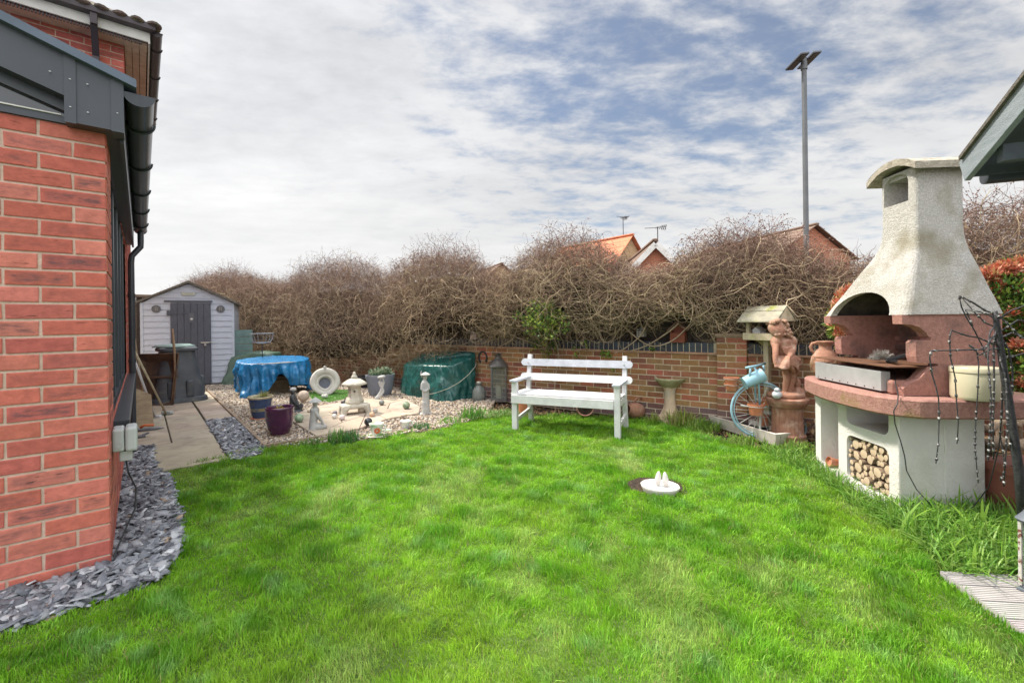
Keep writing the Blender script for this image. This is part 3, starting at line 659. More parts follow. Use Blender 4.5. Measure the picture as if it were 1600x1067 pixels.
def fence(s0, s1, zt, label, off=-.16):
    t = thing('fence', label, 'fence', WP(s0, off), math.atan2(WD.y, WD.x)); L_ = s1-s0; b = MB()
    n = int(L_/.1)
    for i in range(n): b.col = (*vary((1,1,1), .25), 1); b.box(i*.1, i*.1+.104, .0+(i % 2)*.008, .02+(i % 2)*.008, 1.0, zt+random.uniform(-.01,.01))
    obj('boards', b, M_fence, t)
    b = MB(); b.box(0, L_, -.03, -.004, 1.20, 1.27); b.box(0, L_, -.03, -.004, zt-.2, zt-.13); obj('rail', b, M_fence, t)
    for k in range(int(L_/1.83)+1):
        b = MB(); b.box(k*1.83-.04, k*1.83+.04, -.05, .0, .9, zt+.02); obj('post', b, M_fence, t)
fence(1.2, 19.4, 1.72, 'dark brown board fence on top of the brick wall behind the climber')
# ---- the leafless climber
M_twig = mat('climber_twigs', (1,1,1), (.8,.78,.76), 12, .85, 0, vcol=True, spec=.2)
def sil(lst, off):
    r = [onwall(px, py, off) for px, py in lst]; return np.array([a for a, b in r]), np.array([b for a, b in r])
top_px = [(150,470),(205,468),(232,462),(262,446),(300,426),(350,416),(385,424),(412,430),(430,432),(450,420),(475,408),(505,400),(545,400),(572,410),(590,424),(606,410),(625,394),(680,384),(718,390),(742,410),(764,421),(790,415),(812,396),(835,376),(880,367),(925,374),(950,394),(975,414),(1010,422),(1045,412),(1070,392),(1110,362),(1170,352),(1215,358),(1270,378),(1320,396),(1380,394),(1440,395),(1500,335),(1530,305),(1600,300),(1700,300)]
bot_px = [(150,560),(370,560),(400,555),(430,575),(470,592),(500,604),(540,596),(580,588),(620,570),(680,556),(730,532),(800,520),(850,520),(900,520),(960,516),(980,516),(990,505),(1008,503),(1018,512),(1030,503),(1045,497),(1078,499),(1088,514),(1110,525),(1150,535),(1190,545),(1240,556),(1300,565),(1400,570),(1700,590)]
OFF = .35
top_px = [(a, b+8) for a, b in top_px]
ts, tz = sil(top_px, OFF); bs_, bz = sil(bot_px, OFF); SMAX = onwall(1690, 400, OFF)[0]; SMIN = ts[0]
def cross(s):
    zt = np.interp(s, ts, tz); zb = np.interp(s, bs_, bz); return zt, zb
MB_PX = [(150,.9),(330,1.18),(428,.84),(510,1.24),(592,.82),(685,1.28),(762,.80),(875,1.28),(1000,.86),(1140,1.15),(1260,.9),(1340,1.1),(1420,.9),(1560,1.2),(1700,1.)]
mb_s = np.array([onwall(a, 450, OFF)[0] for a, b in MB_PX]); mb_v = np.array([b for a, b in MB_PX])
def bulge(S):
    i = np.clip(np.searchsorted(mb_s, S)-1, 0, len(mb_s)-2); f = np.clip((S-mb_s[i])/(mb_s[i+1]-mb_s[i]), 0, 1); f = f*f*(3-2*f); return mb_v[i]*(1-f)+mb_v[i+1]*f
def oc(S): f = np.clip((S-xs(1085))/(xs(1150)-xs(1085)), 0, 1); return .10-.33*f
def oh(S): f = np.clip((S-xs(1085))/(xs(1150)-xs(1085)), 0, 1); return .50-.16*f
def keep(x0, x1, y0, y1, off): a, z1 = onwall(x0, y0, off); b, z0 = onwall(x1, y1, off); return (a-.01, b+.01, z0-.01, z1, -.03)
KEEP = [keep(1043,1073,502,537,.1), keep(992,1009,506,527,.1), keep(733,750,512,531,.1)]
def climber():
    t = thing('climbing_vine', 'tangled leafless brown climber mounded along the top of the garden wall', 'climber', (0,0,0))
    def to_world(S, O, Z): return W0.x+WD.x*S+WN.x*O, W0.y+WD.y*S+WN.y*O, Z
    # opaque filler added inside, coloured dark as the shade between twigs
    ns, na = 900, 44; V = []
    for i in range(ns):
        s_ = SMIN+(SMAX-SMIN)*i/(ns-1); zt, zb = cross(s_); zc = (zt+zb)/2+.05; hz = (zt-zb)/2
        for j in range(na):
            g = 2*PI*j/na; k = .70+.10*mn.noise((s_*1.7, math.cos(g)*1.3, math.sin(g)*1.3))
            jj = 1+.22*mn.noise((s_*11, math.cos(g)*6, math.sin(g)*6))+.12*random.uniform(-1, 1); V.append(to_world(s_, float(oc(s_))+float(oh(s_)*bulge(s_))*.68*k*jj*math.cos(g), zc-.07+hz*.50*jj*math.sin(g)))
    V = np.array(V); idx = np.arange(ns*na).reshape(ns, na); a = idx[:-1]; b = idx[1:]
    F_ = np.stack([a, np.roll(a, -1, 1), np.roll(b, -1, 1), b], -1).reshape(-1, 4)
    npmesh('shade_core', V, F_, mat('climber_core', (.07,.05,.04), (.03,.022,.018), 26, .95, 2, 60), None, True, t)
    def grow(N_, K, step, wander, r0, colf, vert=(0., 1.), rho0=(.75,1.0), band=(.70,1.06), drop=0., sdist=None, front=True, straight=False, seedh=None):
        S = rng.uniform(SMIN, SMAX, N_) if sdist is None else sdist(N_)
        g = rng.uniform(-.62*PI, .72*PI, N_) if front else rng.uniform(.1*PI, .8*PI, N_)
        rho = rng.uniform(*rho0, N_); zt, zb = cross(S); zc = (zt+zb)/2; hz = (zt-zb)/2; ht = oh(S)
        bump = bulge(S)+.06*np.sin(S*7.1+1)
        O = oc(S)+ht*rho*np.cos(g)*bump; Z = zc+hz*rho*np.sin(g)
        if not front and seedh is not None: m = bulge(S) > rng.uniform(.72, 1.0, len(S)); S, O, Z, zb, hz = S[m], O[m], Z[m], zb[m], hz[m]
        m = (Z > zb+vert[0]*2*hz-.05) & (Z < zb+vert[1]*2*hz+.05); S, O, Z = S[m], O[m], Z[m]; n = len(S)
        D = rng.normal(size=(n, 3)); D[:, 1] *= .35; D[:, 2] *= 1.0
        if seedh is not None: D[:, 2] = np.abs(D[:, 2])*seedh; D[:, 1] *= 1.2
        D /= np.linalg.norm(D, axis=1, keepdims=True); path = []; w_ = rng.normal(0, wander, (n, 3))
        for k in range(K):
            path.append(np.column_stack(to_world(S, O, Z)))
            D += w_*.6+rng.normal(0, wander, (n, 3)); D[:, 2] -= drop
            zt, zb = cross(S); zc = (zt+zb)/2; hz = (zt-zb)/2; bump = bulge(S)+.06*np.sin(S*7.1+1)
            ht = oh(S); no = (O-oc(S))/(ht*bump); nz_ = (Z-zc)/hz; rr = np.sqrt(no**2+nz_**2)+1e-6
            push = np.where(rr > band[1], -(rr-band[1])*2.2, np.where(rr < band[0], (band[0]-rr)*2.2, 0))
            if not straight:
                D[:, 1] += push*no/rr; D[:, 2] += push*nz_/rr
            D /= np.linalg.norm(D, axis=1, keepdims=True)
            S = S+D[:, 0]*step; O = np.maximum(O+D[:, 1]*step, -.60); Z = Z+D[:, 2]*step
        path = np.stack(path, 1); q = path-np.array(W0); sS = q@np.array(WD); oO = q@np.array(WN); bad = np.zeros(len(path), bool)
        for (k0, k1, z0, z1, o0) in KEEP: bad |= ((sS > k0) & (sS < k1) & (path[:, :, 2] > z0) & (path[:, :, 2] < z1) & (oO > o0)).any(1)
        path = path[~bad]; n = len(path); taper = np.linspace(1, .45, K)[None]*r0*rng.uniform(.6, 1.4, (n, 1))
        V, F_ = nptubes(path, taper); c = colf(n, (path[:, 0, 2])); c = np.repeat(c, K*3, 0)
        return V, F_, c, path
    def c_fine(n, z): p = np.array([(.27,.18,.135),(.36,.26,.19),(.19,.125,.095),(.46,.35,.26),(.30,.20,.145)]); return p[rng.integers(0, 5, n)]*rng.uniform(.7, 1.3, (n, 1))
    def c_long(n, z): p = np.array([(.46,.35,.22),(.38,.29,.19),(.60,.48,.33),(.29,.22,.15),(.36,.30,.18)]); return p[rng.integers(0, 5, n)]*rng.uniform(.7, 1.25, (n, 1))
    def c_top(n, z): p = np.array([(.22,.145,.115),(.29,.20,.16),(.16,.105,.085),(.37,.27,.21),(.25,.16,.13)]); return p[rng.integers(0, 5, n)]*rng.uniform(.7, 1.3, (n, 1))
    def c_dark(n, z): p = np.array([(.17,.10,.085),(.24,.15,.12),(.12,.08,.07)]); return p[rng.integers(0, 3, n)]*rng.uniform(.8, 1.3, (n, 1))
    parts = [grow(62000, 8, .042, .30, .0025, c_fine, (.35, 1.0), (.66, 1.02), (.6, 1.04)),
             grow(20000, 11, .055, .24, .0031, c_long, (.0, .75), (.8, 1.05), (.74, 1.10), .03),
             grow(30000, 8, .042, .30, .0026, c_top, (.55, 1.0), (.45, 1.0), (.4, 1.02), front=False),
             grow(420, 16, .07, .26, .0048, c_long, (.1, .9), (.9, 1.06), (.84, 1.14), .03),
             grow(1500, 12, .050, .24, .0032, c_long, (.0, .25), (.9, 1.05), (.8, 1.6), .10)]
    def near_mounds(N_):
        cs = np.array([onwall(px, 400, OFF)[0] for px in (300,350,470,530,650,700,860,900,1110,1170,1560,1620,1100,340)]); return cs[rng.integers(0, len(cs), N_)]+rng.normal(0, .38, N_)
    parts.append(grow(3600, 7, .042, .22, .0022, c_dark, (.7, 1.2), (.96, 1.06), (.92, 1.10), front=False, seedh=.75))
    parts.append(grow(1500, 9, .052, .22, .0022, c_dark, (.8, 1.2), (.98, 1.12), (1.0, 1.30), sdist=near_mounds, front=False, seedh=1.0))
    V = []; F_ = []; c = []; b = 0
    for v, f, cc, _ in parts: V.append(v); F_.append(f+b); c.append(cc); b += len(v)
    o = npmesh('twigs', np.concatenate(V), np.concatenate(F_), M_twig, np.concatenate(c), False, t); o['kind'] = 'stuff'
    # dead buds and seed heads along the fine sprays
    pts = np.concatenate([p[3][:, -5:].reshape(-1, 3) for p in parts[5:]]); pts = pts[rng.uniform(size=len(pts)) < .55]; n = len(pts)
    bv, bf = ico(1); ob = scatter('buds', [(bv, bf)], pts, rng.uniform(.004, .0085, (n, 1))*np.ones((n, 3)), rotmats(n, .5), np.tile([[.20,.12,.10]], (n, 1))*rng.uniform(.7, 1.5, (n, 1)), M_twig)
    ob.parent = t; ob['kind'] = 'stuff'
    # the thick old stems that loop down over the coping
    for pxs in [[(775,505),(800,524),(830,535),(860,545),(905,548)], [(960,470),(968,500),(985,520),(1015,540),(1045,535),(1070,515),(1090,492)], [(1060,505),(1042,520),(1010,540),(985,548)], [(735,500),(760,520),(800,515),(840,495)], [(870,660),(866,620),(868,585),(872,550),(862,520),(850,495)], [(660,500),(672,545),(668,570),(690,600)], [(1010,505),(1000,525),(975,545),(960,552)], [(810,505),(800,530),(780,541)]]:
        pts = [];
        for i, (px, py) in enumerate(pxs): s_, z = onwall(px, py, .12+.04*math.sin(i*2)); pts.append(WP(s_, .12+.04*math.sin(i*2), z))
        cv = []
        for i in range(len(pts)-1):
            for q in range(4):
                u = q/4; p0, p1, p2, p3 = pts[max(i-1,0)], pts[i], pts[i+1], pts[min(i+2, len(pts)-1)]
                cv.append(.5*((2*p1)+(p2-p0)*u+(2*p0-5*p1+4*p2-p3)*u*u+(3*p1-p0-3*p2+p3)*u**3))
        m_ = MB(); m_.col = (.42,.33,.24,1); m_.tube(cv+[pts[-1]], [.011-.003*i/len(cv) for i in range(len(cv)+1)], 7); obj('stem', m_, M_twig, t, smooth=True)
    return t
climber()
# ================================================================== things in the garden
def face(p): return -math.atan2(p[0], p[1])
def mpp(p): return p[1]/FL
def at(px, py, z=0): p = G(px, py, z); return p, mpp(p)
M_terra = mat('terracotta', (.52,.20,.10), (.42,.155,.08), 9, .85, .4, 90, c3=(.52,.36,.27), s3=5, t3=(.55,.75))
M_terra2 = mat('weathered_terracotta', (.39,.205,.135), (.26,.125,.085), 8, .85, .6, 60, c3=(.48,.34,.26), s3=9, t3=(.52,.72))
M_stonegrey = mat('grey_cast_stone', (.46,.46,.44), (.34,.345,.34), 12, .85, .5, 90)
M_stonepale = mat('pale_cast_stone', (.62,.58,.50), (.46,.43,.36), 9, .9, .7, 80, c3=(.30,.28,.22), s3=14, t3=(.58,.72))
M_blackstat = mat('black_resin', (.035,.037,.042), (.06,.062,.068), 14, .4, .3, 60)
M_rust = mat('rusty_iron', (.17,.075,.035), (.09,.045,.03), 12, .85, .6, 60)
M_wood = mat('weathered_wood', (.42,.33,.22), (.28,.21,.14), 8, .85, .5, 50, stretch=(1,1,4))
M_woodpale = mat('pale_weathered_wood', (.55,.47,.34), (.38,.33,.22), 9, .85, .5, 50, c3=(.34,.36,.15), s3=6, t3=(.56,.7))
M_leaf = mat('leaves', (1,1,1), (.85,.85,.8), 8, .5, 0, vcol=True, transl=.35, spec=.4)
M_wire = mat('dark_wire', (.03,.03,.032), None, 6, .5)
M_compost = mat('potting_soil', (.045,.030,.02), (.02,.014,.01), 20, .95, 1.5, 60)
# ---------------------------------------------------------------- bench
def bench():
    fl, fr_, bl_ = G(805,672), G(965,687), G(839,659); v = fr_-fl; W_ = v.length; rz = math.atan2(v.y, v.x); D_ = .50
    t = thing('garden_bench', 'white painted two seat wooden bench standing on the lawn before the wall', 'bench', fl, rz)
    def leg(x, front):
        b = MB()
        if front: b.box(x-.033, x+.033, -.033, .033, -.01, .60, .004)
        else:
            b.obox((x, D_+.05, -.01), (x, D_-.05, .44), .055, .065, (0,1,0), .004); b.obox((x, D_-.05, .40), (x, D_+.04, .90), .055, .06, (0,1,0), .004)
        o = obj('leg', b, M_white, t)
    for x in (0, W_):
        leg(x, True); leg(x, False)
        b = MB(); b.obox((x, .02, .125), (x, D_, .175), .03, .05, bev=.003); obj('stretcher', b, M_white, t)
        b = MB(); b.obox((x, .02, .385), (x, D_-.05, .385), .03, .07, bev=.003); obj('side_rail', b, M_white, t)
        b = MB(); b.box(x-.05, x+.045, -.06, D_+.01, .60, .628, .006); obj('armrest', b, mat('bluish_white_paint', (.52,.54,.60), (.40,.42,.47), 9, .6, .3, 60) if x == 0 else bpy.data.materials['bluish_white_paint'], t)  # bluer, darker white on the armrests and top rail
    b = MB(); b.box(-.03, W_-.034, -.058, -.034, .345, .445, .003); obj('seat_apron', b, M_white, t)
    for i in range(4):
        b = MB(); y = -.03+i*.118; b.box(-.045, W_+.02, y, y+.10, .447-i*.004, .468-i*.004, .004); obj('seat_slat', b, M_white, t)
    for z, y, m in ((.615, D_-.045, M_white), (.80, D_-.012, bpy.data.materials['bluish_white_paint'])):
        b = MB(); h = .046; n = 10; e = .055
        pl = [(-e+h*math.cos(PI/2+PI*i/n), h*math.sin(PI/2+PI*i/n)) for i in range(n+1)]+[(W_+e+h*math.cos(-PI/2+PI*i/n), h*math.sin(-PI/2+PI*i/n)) for i in range(n+1)]
        b.M = Matrix.Translation((0, y, z)) @ Matrix.Rotation(R(80), 4, 'X'); b.prism(pl, 0, .026)
        rl = obj('back_rail', b, m, t)
        for x in (0, W_): b = MB(); b.M = Matrix.Translation((x, y-.028, z)) @ Matrix.Rotation(R(80), 4, 'X'); b.ell((0, .0, .004), (.011, .011, .006), 10); obj('bolt', b, M_stonegrey, rl)
bench()
# ---------------------------------------------------------------- masonry barbecue
M_render = mat('white_render', (.76,.75,.73), (.69,.68,.66), 5, .9, 1.0, 55, c3=(.60,.57,.50), s3=1.6, t3=(.56,.75))
M_hood = mat('sanded_hood_render', (.65,.63,.585), (.49,.475,.445), 75, .95, 1.6, 120, lo=.40, hi=.60, c3=(.40,.37,.30), s3=5, t3=(.54,.72), band=(1.30,1.85,1.92,2.02,(.34,.31,.235)))
M_redc = mat('red_concrete', (.43,.22,.18), (.31,.155,.125), 40, .9, .8, 90, c3=(.13,.09,.08), s3=3.2, t3=(.55,.72))
M_slabtop = mat('red_slab_mossy', (.40,.22,.18), (.29,.145,.12), 35, .9, .8, 90, c3=(.24,.19,.05), s3=2.6, t3=(.56,.70))
M_sootred = mat('sooty_red_concrete', (.34,.17,.14), (.14,.09,.08), 7, .95, .8, 60, lo=.40, hi=.60)
M_soot_hole = mat('soot_and_hole_shade', (.10,.095,.09), (.04,.038,.036), 9, .95, .6, 50)  # soot inside the hood; also painted shade in small openings
M_galv = mat('galvanised_sheet', (.50,.51,.52), (.40,.41,.42), 6, .45, .1, 60, metal=.3)
def boolean(o, cutters):
    for c in cutters:
        m = o.modifiers.new('b', 'BOOLEAN'); m.operation = 'DIFFERENCE'; m.solver = 'EXACT'; m.object = c
        try: m.material_mode = 'TRANSFER'
        except Exception: pass
    bpy.context.view_layer.update(); dg = bpy.context.evaluated_depsgraph_get(); me = bpy.data.meshes.new_from_object(o.evaluated_get(dg)); o.modifiers.clear(); o.data = me
    for c in cutters: bpy.data.objects.remove(c)
def rrect(x0, x1, z0, z1, r, n=5):
    out = []
    for cx, cz, a in ((x1-r, z1-r, 0), (x0+r, z1-r, 90), (x0+r, z0+r, 180), (x1-r, z0+r, 270)):
        for i in range(n+1): g = R(a+90*i/n); out.append((cx+r*math.cos(g), cz+r*math.sin(g)))
    return out
def cutter(poly, y0, y1, par, mm=None):   # polygon in x,z extruded along y
    c = MB(); n = len(poly); c.add([(x, y0, z) for x, z in poly]+[(x, y1, z) for x, z in poly], [tuple(range(n-1,-1,-1)), tuple(range(n, 2*n))]+[(i, (i+1) % n, n+(i+1) % n, n+i) for i in range(n)])
    return obj('cut', c, mm or M_render, par)
def barbecue():
    o0 = Vector((2.74, 4.07, 0)); rz = R(-93.6)
    t = thing('masonry_barbecue', 'white rendered masonry barbecue with red firebox and tall tapering chimney hood', 'barbecue', o0, rz)
    W_, D_ = .952, .57
    b = MB(); b.box(0, W_, 0, D_, -.03, .668, .012)
    ped = obj('pedestal', b, M_render, t)
    bpy.context.view_layer.update()
    cs = [cutter(rrect(.085,.32,.045,.625,.06), -.05, .36, t), cutter(rrect(.42,.865,.49,.72,.06), -.05, .40, t), cutter(rrect(.42,.865,.035,.40,.06), -.05, .42, t)]
    boolean(ped, cs)
    b = MB(); b.box(.30, .313, -.002, .003, .1, .6)
    b = MB(); b.box(W_-.0015, W_+.006, .30, .318, 0, .66, .002); obj('render_seam', b, M_render, ped)
    # slab with the curved front
    ctl = [(-.20,.86),(-.22,.45),(-.20,.10),(-.10,-.03),(.15,-.11),(.45,-.165),(.75,-.17),(.98,-.13),(1.10,-.03),(1.145,.15),(1.15,.95)]
    pts = []
    for i in range(len(ctl)-1):
        p0, p1, p2, p3 = [Vector(ctl[k]) for k in (max(i-1,0), i, i+1, min(i+2, len(ctl)-1))]
        for q in range(5):
            u = q/5; pts.append(.5*((2*p1)+(p2-p0)*u+(2*p0-5*p1+4*p2-p3)*u*u+(3*p1-p0-3*p2+p3)*u**3))
    pts.append(Vector(ctl[-1])); cx, cy = .45, .5; rings = []
    for (z, k) in ((.672,.985),(.684,1),(.786,1),(.798,.985)): rings.append([(cx+(p.x-cx)*k, cy+(p.y-cy)*k, z) for p in pts])
    b = MB(); n = len(pts); b.add([v for r in rings for v in r], [(r*n+i, r*n+(i+1) % n, (r+1)*n+(i+1) % n, (r+1)*n+i) for r in range(3) for i in range(n)]+[tuple(range(n-1,-1,-1)), tuple(range(3*n, 4*n))])
    obj('slab', b, M_slabtop, t, jit=.0015, jscale=25)
    # firebox cheeks
    prof = [(.66,.802),(.02,.802),(.015,.85),(.06,.885),(.12,.915),(.16,.96),(.185,1.0),(.245,1.004),(.245,1.02),(.185,1.024),(.11,1.03),(.10,1.07),(.10,1.165),(.115,1.18),(.20,1.183),(.20,1.203),(.185,1.206),(.17,1.235),(.13,1.27),(.08,1.29),(.015,1.295),(.01,1.36),(.66,1.36)]
    for x0 in (.13, .895):
        b = MB(); n = len(prof); x1 = x0+.085
        b.add([(x0, y, z) for y, z in prof]+[(x1, y, z) for y, z in prof], [tuple(range(n-1,-1,-1)), tuple(range(n, 2*n))]+[(i, (i+1) % n, n+(i+1) % n, n+i) for i in range(n)]); obj('firebox_cheek', b, M_redc, t)
    b = MB(); b.box(.216, .894, .56, .655, .802, 1.358)
    for z in (.93, 1.00, 1.07, 1.14): b.box(.216, .894, .535, .559, z, z+.045, .006)
    obj('firebox_back', b, M_sootred, t)
    b = MB(); b.box(.217, .893, .02, .10, 1.30, 1.357, .006) if False else b.box(.12, .99, .20, .66, 1.345, 1.3575); obj('firebox_lintel', b, M_redc, t) if False else None
    b = MB(); b.box(.20, .91, -.0, .50, .802, .90, .01); obj('ash_base', b, M_redc, t)
    b = MB(); b.box(.09, .86, -.045, .02, .815, .955, .002); dr = obj('ash_drawer', b, M_galv, t)
    for i in range(8): b = MB(); b.M = Matrix.Translation((.14+i*.093, -.046, .83)) @ Matrix.Rotation(PI/2, 4, 'X'); b.lathe([(.005,0),(.004,.003)], 8); obj('rivet', b, M_wire, dr)
    b = MB(); b.box(.10, .96, -.06, .50, .992, 1.000, .001); obj('cooking_plate', b, M_rust, t)
    for x0 in (.04, .87): b = MB(); b.box(x0, x0+.06, -.02, .12, .80, .90, .02); obj('support_block', b, M_redc, t)
    # hood
    def loft(b, inset=0, z0=1.36, z1=2.42, cap=True):
        zs = [(1.36,1),(1.45,.84),(1.53,.68),(1.62,.52),(1.71,.355),(1.77,.235),(1.82,.145),(1.88,.065),(1.94,.02),(2.0,0),(2.2,0),(2.42,0)]
        zs = [(max(z, z0) if i == 0 else z, k) for i, (z, k) in enumerate(zs)]; R_ = []; n = 0
        for z, k in zs:
            cx = .70+(.555-.70)*k; cy = .37+(.35-.37)*k; hx = .165+(.435-.165)*k-inset; hy = .165+(.34-.165)*k-inset; r = .028+.03*k; r = min(r, hx*.9, hy*.9)
            R_.append([(x, y, z) for x, y in rrect(cx-hx, cx+hx, cy-hy, cy+hy, r, 4)])
        n = len(R_[0]); b.add([v for r in R_ for v in r], [(q*n+i, q*n+(i+1) % n, (q+1)*n+(i+1) % n, (q+1)*n+i) for q in range(len(R_)-1) for i in range(n)]+[tuple(range(n-1,-1,-1)), tuple(range((len(R_)-1)*n, len(R_)*n))])
        return b
    hd = obj('hood', loft(MB()), M_hood, t)
    inner = obj('cut', loft(MB(), .05, 1.30), M_soot_hole, t)
    arch = [(.545+.325*math.cos(PI*i/16), 1.34+.20*math.sin(PI*i/16)) for i in range(17)]+[(.22,1.20),(.87,1.20)]
    flue = [(.685+.115*math.cos(PI*i/10), 2.34+.07*math.sin(PI*i/10)) for i in range(11)]+[(.57,2.19),(.80,2.19)]
    bpy.context.view_layer.update()
    boolean(hd, [inner, cutter(arch, -.3, .35, t, M_hood), cutter(flue, -.1, 1.0, t, M_hood)])
    b = MB(); n = 16; a0 = .43; zc = 2.10
    out = []
    for i in range(n+1):
        x = .46+(.93-.46)*i/n; u = (x-.70)/.24; out.append((x, 2.425+.085*(1-min(1.0, abs(u))**2)))
    lo_ = [(x, z-.05) for x, z in out]; poly = out+lo_[::-1]; k = len(poly)
    b.add([(x, .15, z) for x, z in poly]+[(x, .60, z) for x, z in poly], [tuple(range(k-1,-1,-1)), tuple(range(k, 2*k))]+[(i, (i+1) % k, k+(i+1) % k, k+i) for i in range(k)])
    obj('chimney_cap', b, mat('lichened_concrete', (.42,.38,.31), (.28,.25,.20), 14, .95, 1.2, 60, c3=(.50,.46,.38), s3=20), t, jit=.004, jscale=30)
    b = MB(); b.box(.555, .86, .23, .51, 2.375, 2.42); obj('cap_seat', b, M_hood, t)
    return t
bq = barbecue(); bpy.context.view_layer.update(); BM = bq.matrix_world.copy()
# logs stacked in the niche: one by one
M_bark = mat('log_bark', (.30,.22,.15), (.18,.13,.09), 20, .9, .6, 60)
def logs():
    M_cut = mat('sawn_log_end', (.62,.50,.36), (.50,.38,.26), 12, .8, .3, 60)
    cells = []; tries = 0; r0 = random.Random(4)
    x0, x1, z0, z1 = .425, .86, .04, .395
    while len(cells) < 52 and tries < 30000:
        tries += 1; r = r0.choice([.042,.038,.034,.030,.026,.021]) if tries < 9000 else r0.choice([.020,.016,.012])
        x = r0.uniform(x0+r, x1-r); z = r0.uniform(z0+r, z1-r)
        if ((x < x0+.05 or x > x1-.05) and (z < z0+.03 or z > z1-.03)): continue
        if all(math.hypot(x-a, z-c) > r+q+.0005 for a, c, q in cells): cells.append((x, z, r))
    cells.sort(key=lambda c: c[1]); nrow = 7; rws = [cells[i::1] for i in ()]
    per = (len(cells)+nrow-1)//nrow; names = {}
    words = ['first','second','third','fourth','fifth','sixth','seventh','eighth','ninth']; rown = ['bottom','second','third','fourth','fifth','sixth','top']
    for ri in range(nrow):
        for ci, c in enumerate(sorted(cells[ri*per:(ri+1)*per])): names[c] = ('large' if c[2] > .029 else 'medium' if c[2] > .019 else 'thin')+' sawn log, '+words[ci]+' from the left in the '+rown[ri]+' row of the log store'
    rows = ['bottom row', 'lower middle', 'middle', 'upper middle', 'top row']
    for (x, z, r) in cells:
        y = r0.uniform(.004, .03); lb = 'sawn log in the barbecue log store'
        e = BM @ Vector((x, y, z)); t = thing('firewood_log', names[(x, z, r)], 'log', e, R(-93.6), 'logs stacked under the barbecue')
        ph = r0.uniform(0, 6); fn = lambda g, zz: 1+.07*math.sin(2*g+ph)+.04*math.sin(5*g+ph*2)
        b = MB(); b.M = Matrix.Rotation(-PI/2, 4, 'X'); b.lathe([(r*.97,0),(r,.004),(r,.28)], 16, fn=fn, cap=False); obj('bark', b, M_bark, t, smooth=True, ang=40)
        b = MB(); b.col = (*vary((1,1,1), .1), 1); b.M = Matrix.Rotation(-PI/2, 4, 'X'); b.lathe([(r*.965,.001),(r*.5,.0),(.001,.0)], 16, fn=fn, cap=False); obj('cut_end', b, M_cut, t)
logs()
def on_bbq(x, y, z): return BM @ Vector((x, y, z))
# amphora, crock, brush, terracotta bits
def amphora():
    p, u = at(1289, 588, .80); t = thing('amphora', 'two handled terracotta amphora on the left end of the barbecue slab', 'jar', p, face(p)); s = u*1.0
    b = MB(); b.lathe([(9*s,0),(12*s,2*s),(17*s,9*s),(19.5*s,20*s),(18*s,30*s),(12*s,40*s),(8*s,44*s),(8.5*s,49*s),(11*s,53*s),(12*s,55*s),(10.5*s,55*s),(8*s,50*s)], 28, cap=False); b.lathe([(9*s,.0),(.001,.001)], 28, cap=False); obj('body', b, M_terra2, t, smooth=True)
    for k in (-1, 1): b = MB(); b.tube([(k*14*s,0,36*s),(k*17*s,0,40*s),(k*18.5*s,0,46*s),(k*16*s,0,51*s),(k*12*s,0,52*s),(k*9*s,0,50*s)], [2.6*s]*6, 10); obj('handle', b, M_terra2, t, smooth=True)
    b = MB()
    for i in range(26):
        a = random.uniform(0, 6.3); pts = []
        for k in range(8): a += random.uniform(-.1, .5); z = (8+k*random.uniform(1.0,3.2))*s; r = 20*s*(1-((z/s-20)/38)**2)+.003; pts.append((r*math.cos(a), r*math.sin(a), z))
        b.tube(pts, .0016, 4)
    obj('raffia', b, mat('raffia', (.48,.36,.22), None, 9, .9), t)
amphora()
def crock():
    p, u = at(1523, 623, .80); r = 29*u; h = 50*u; t = thing('crock', 'cream lidded crock on the barbecue slab behind the hanging lights', 'crock', p, 0); m = mat('cream_glaze', (.60,.56,.40), (.52,.48,.34), 3, .3, .05, 40)
    b = MB(); b.lathe([(r*.93,0),(r*.97,.01),(r*1.0,h*.1),(r*1.0,h*.8),(r*.99,h*.82)], 36); obj('jar', b, m, t, smooth=True, ang=40)
    b = MB(); b.lathe([(r*.995,h*.83),(r*1.03,h*.84),(r*1.03,h*.97),(r*.99,h),(r*.5,h*1.01),(.001,h*1.01)], 36); obj('lid', b, m, t, smooth=True, ang=40)
crock()
def brush():
    o = on_bbq(.70, .10, 1.00); t = thing('grill_brush', 'black handled wire brush lying on the rusty cooking plate', 'brush', o, R(-93.6))
    b = MB(); b.obox((.02,0,.02),(.19,.06,.085), .035, .028, bev=.006); b.obox((.02,.02,.012),(.16,-.04,.03), .02, .016, bev=.004); obj('handle', b, M_black, t)
    b = MB()
    for i in range(420):
        v = Vector((random.gauss(0,1), random.gauss(0,1), random.gauss(0,.8))).normalized(); v.z = abs(v.z); c = Vector((-.03,0,.02)); b.tube([c+v*.02, c+v*Vector((1.1,.6,.8)).x*random.uniform(.05,.085)], .0009, 3)
    obj('bristles', b, mat('pale_bristle', (.55,.53,.48), (.1,.1,.1), 80, .7), t)
brush()
def pot(b, s, w, h, wall=.08, rim=.14):
    w2 = w/2; b.lathe([(w2*.70,0),(w2*.93,h*(1-rim)),(w2*.94,h*(1-rim)),(w2*1.0,h*(1-rim)+.002),(w2*1.0,h),(w2*(1-wall),h),(w2*(1-wall)*.9,h*.78),(.001,h*.78)], 28, cap=False); b.lathe([(w2*.70,0),(.001,0)], 28, cap=False)
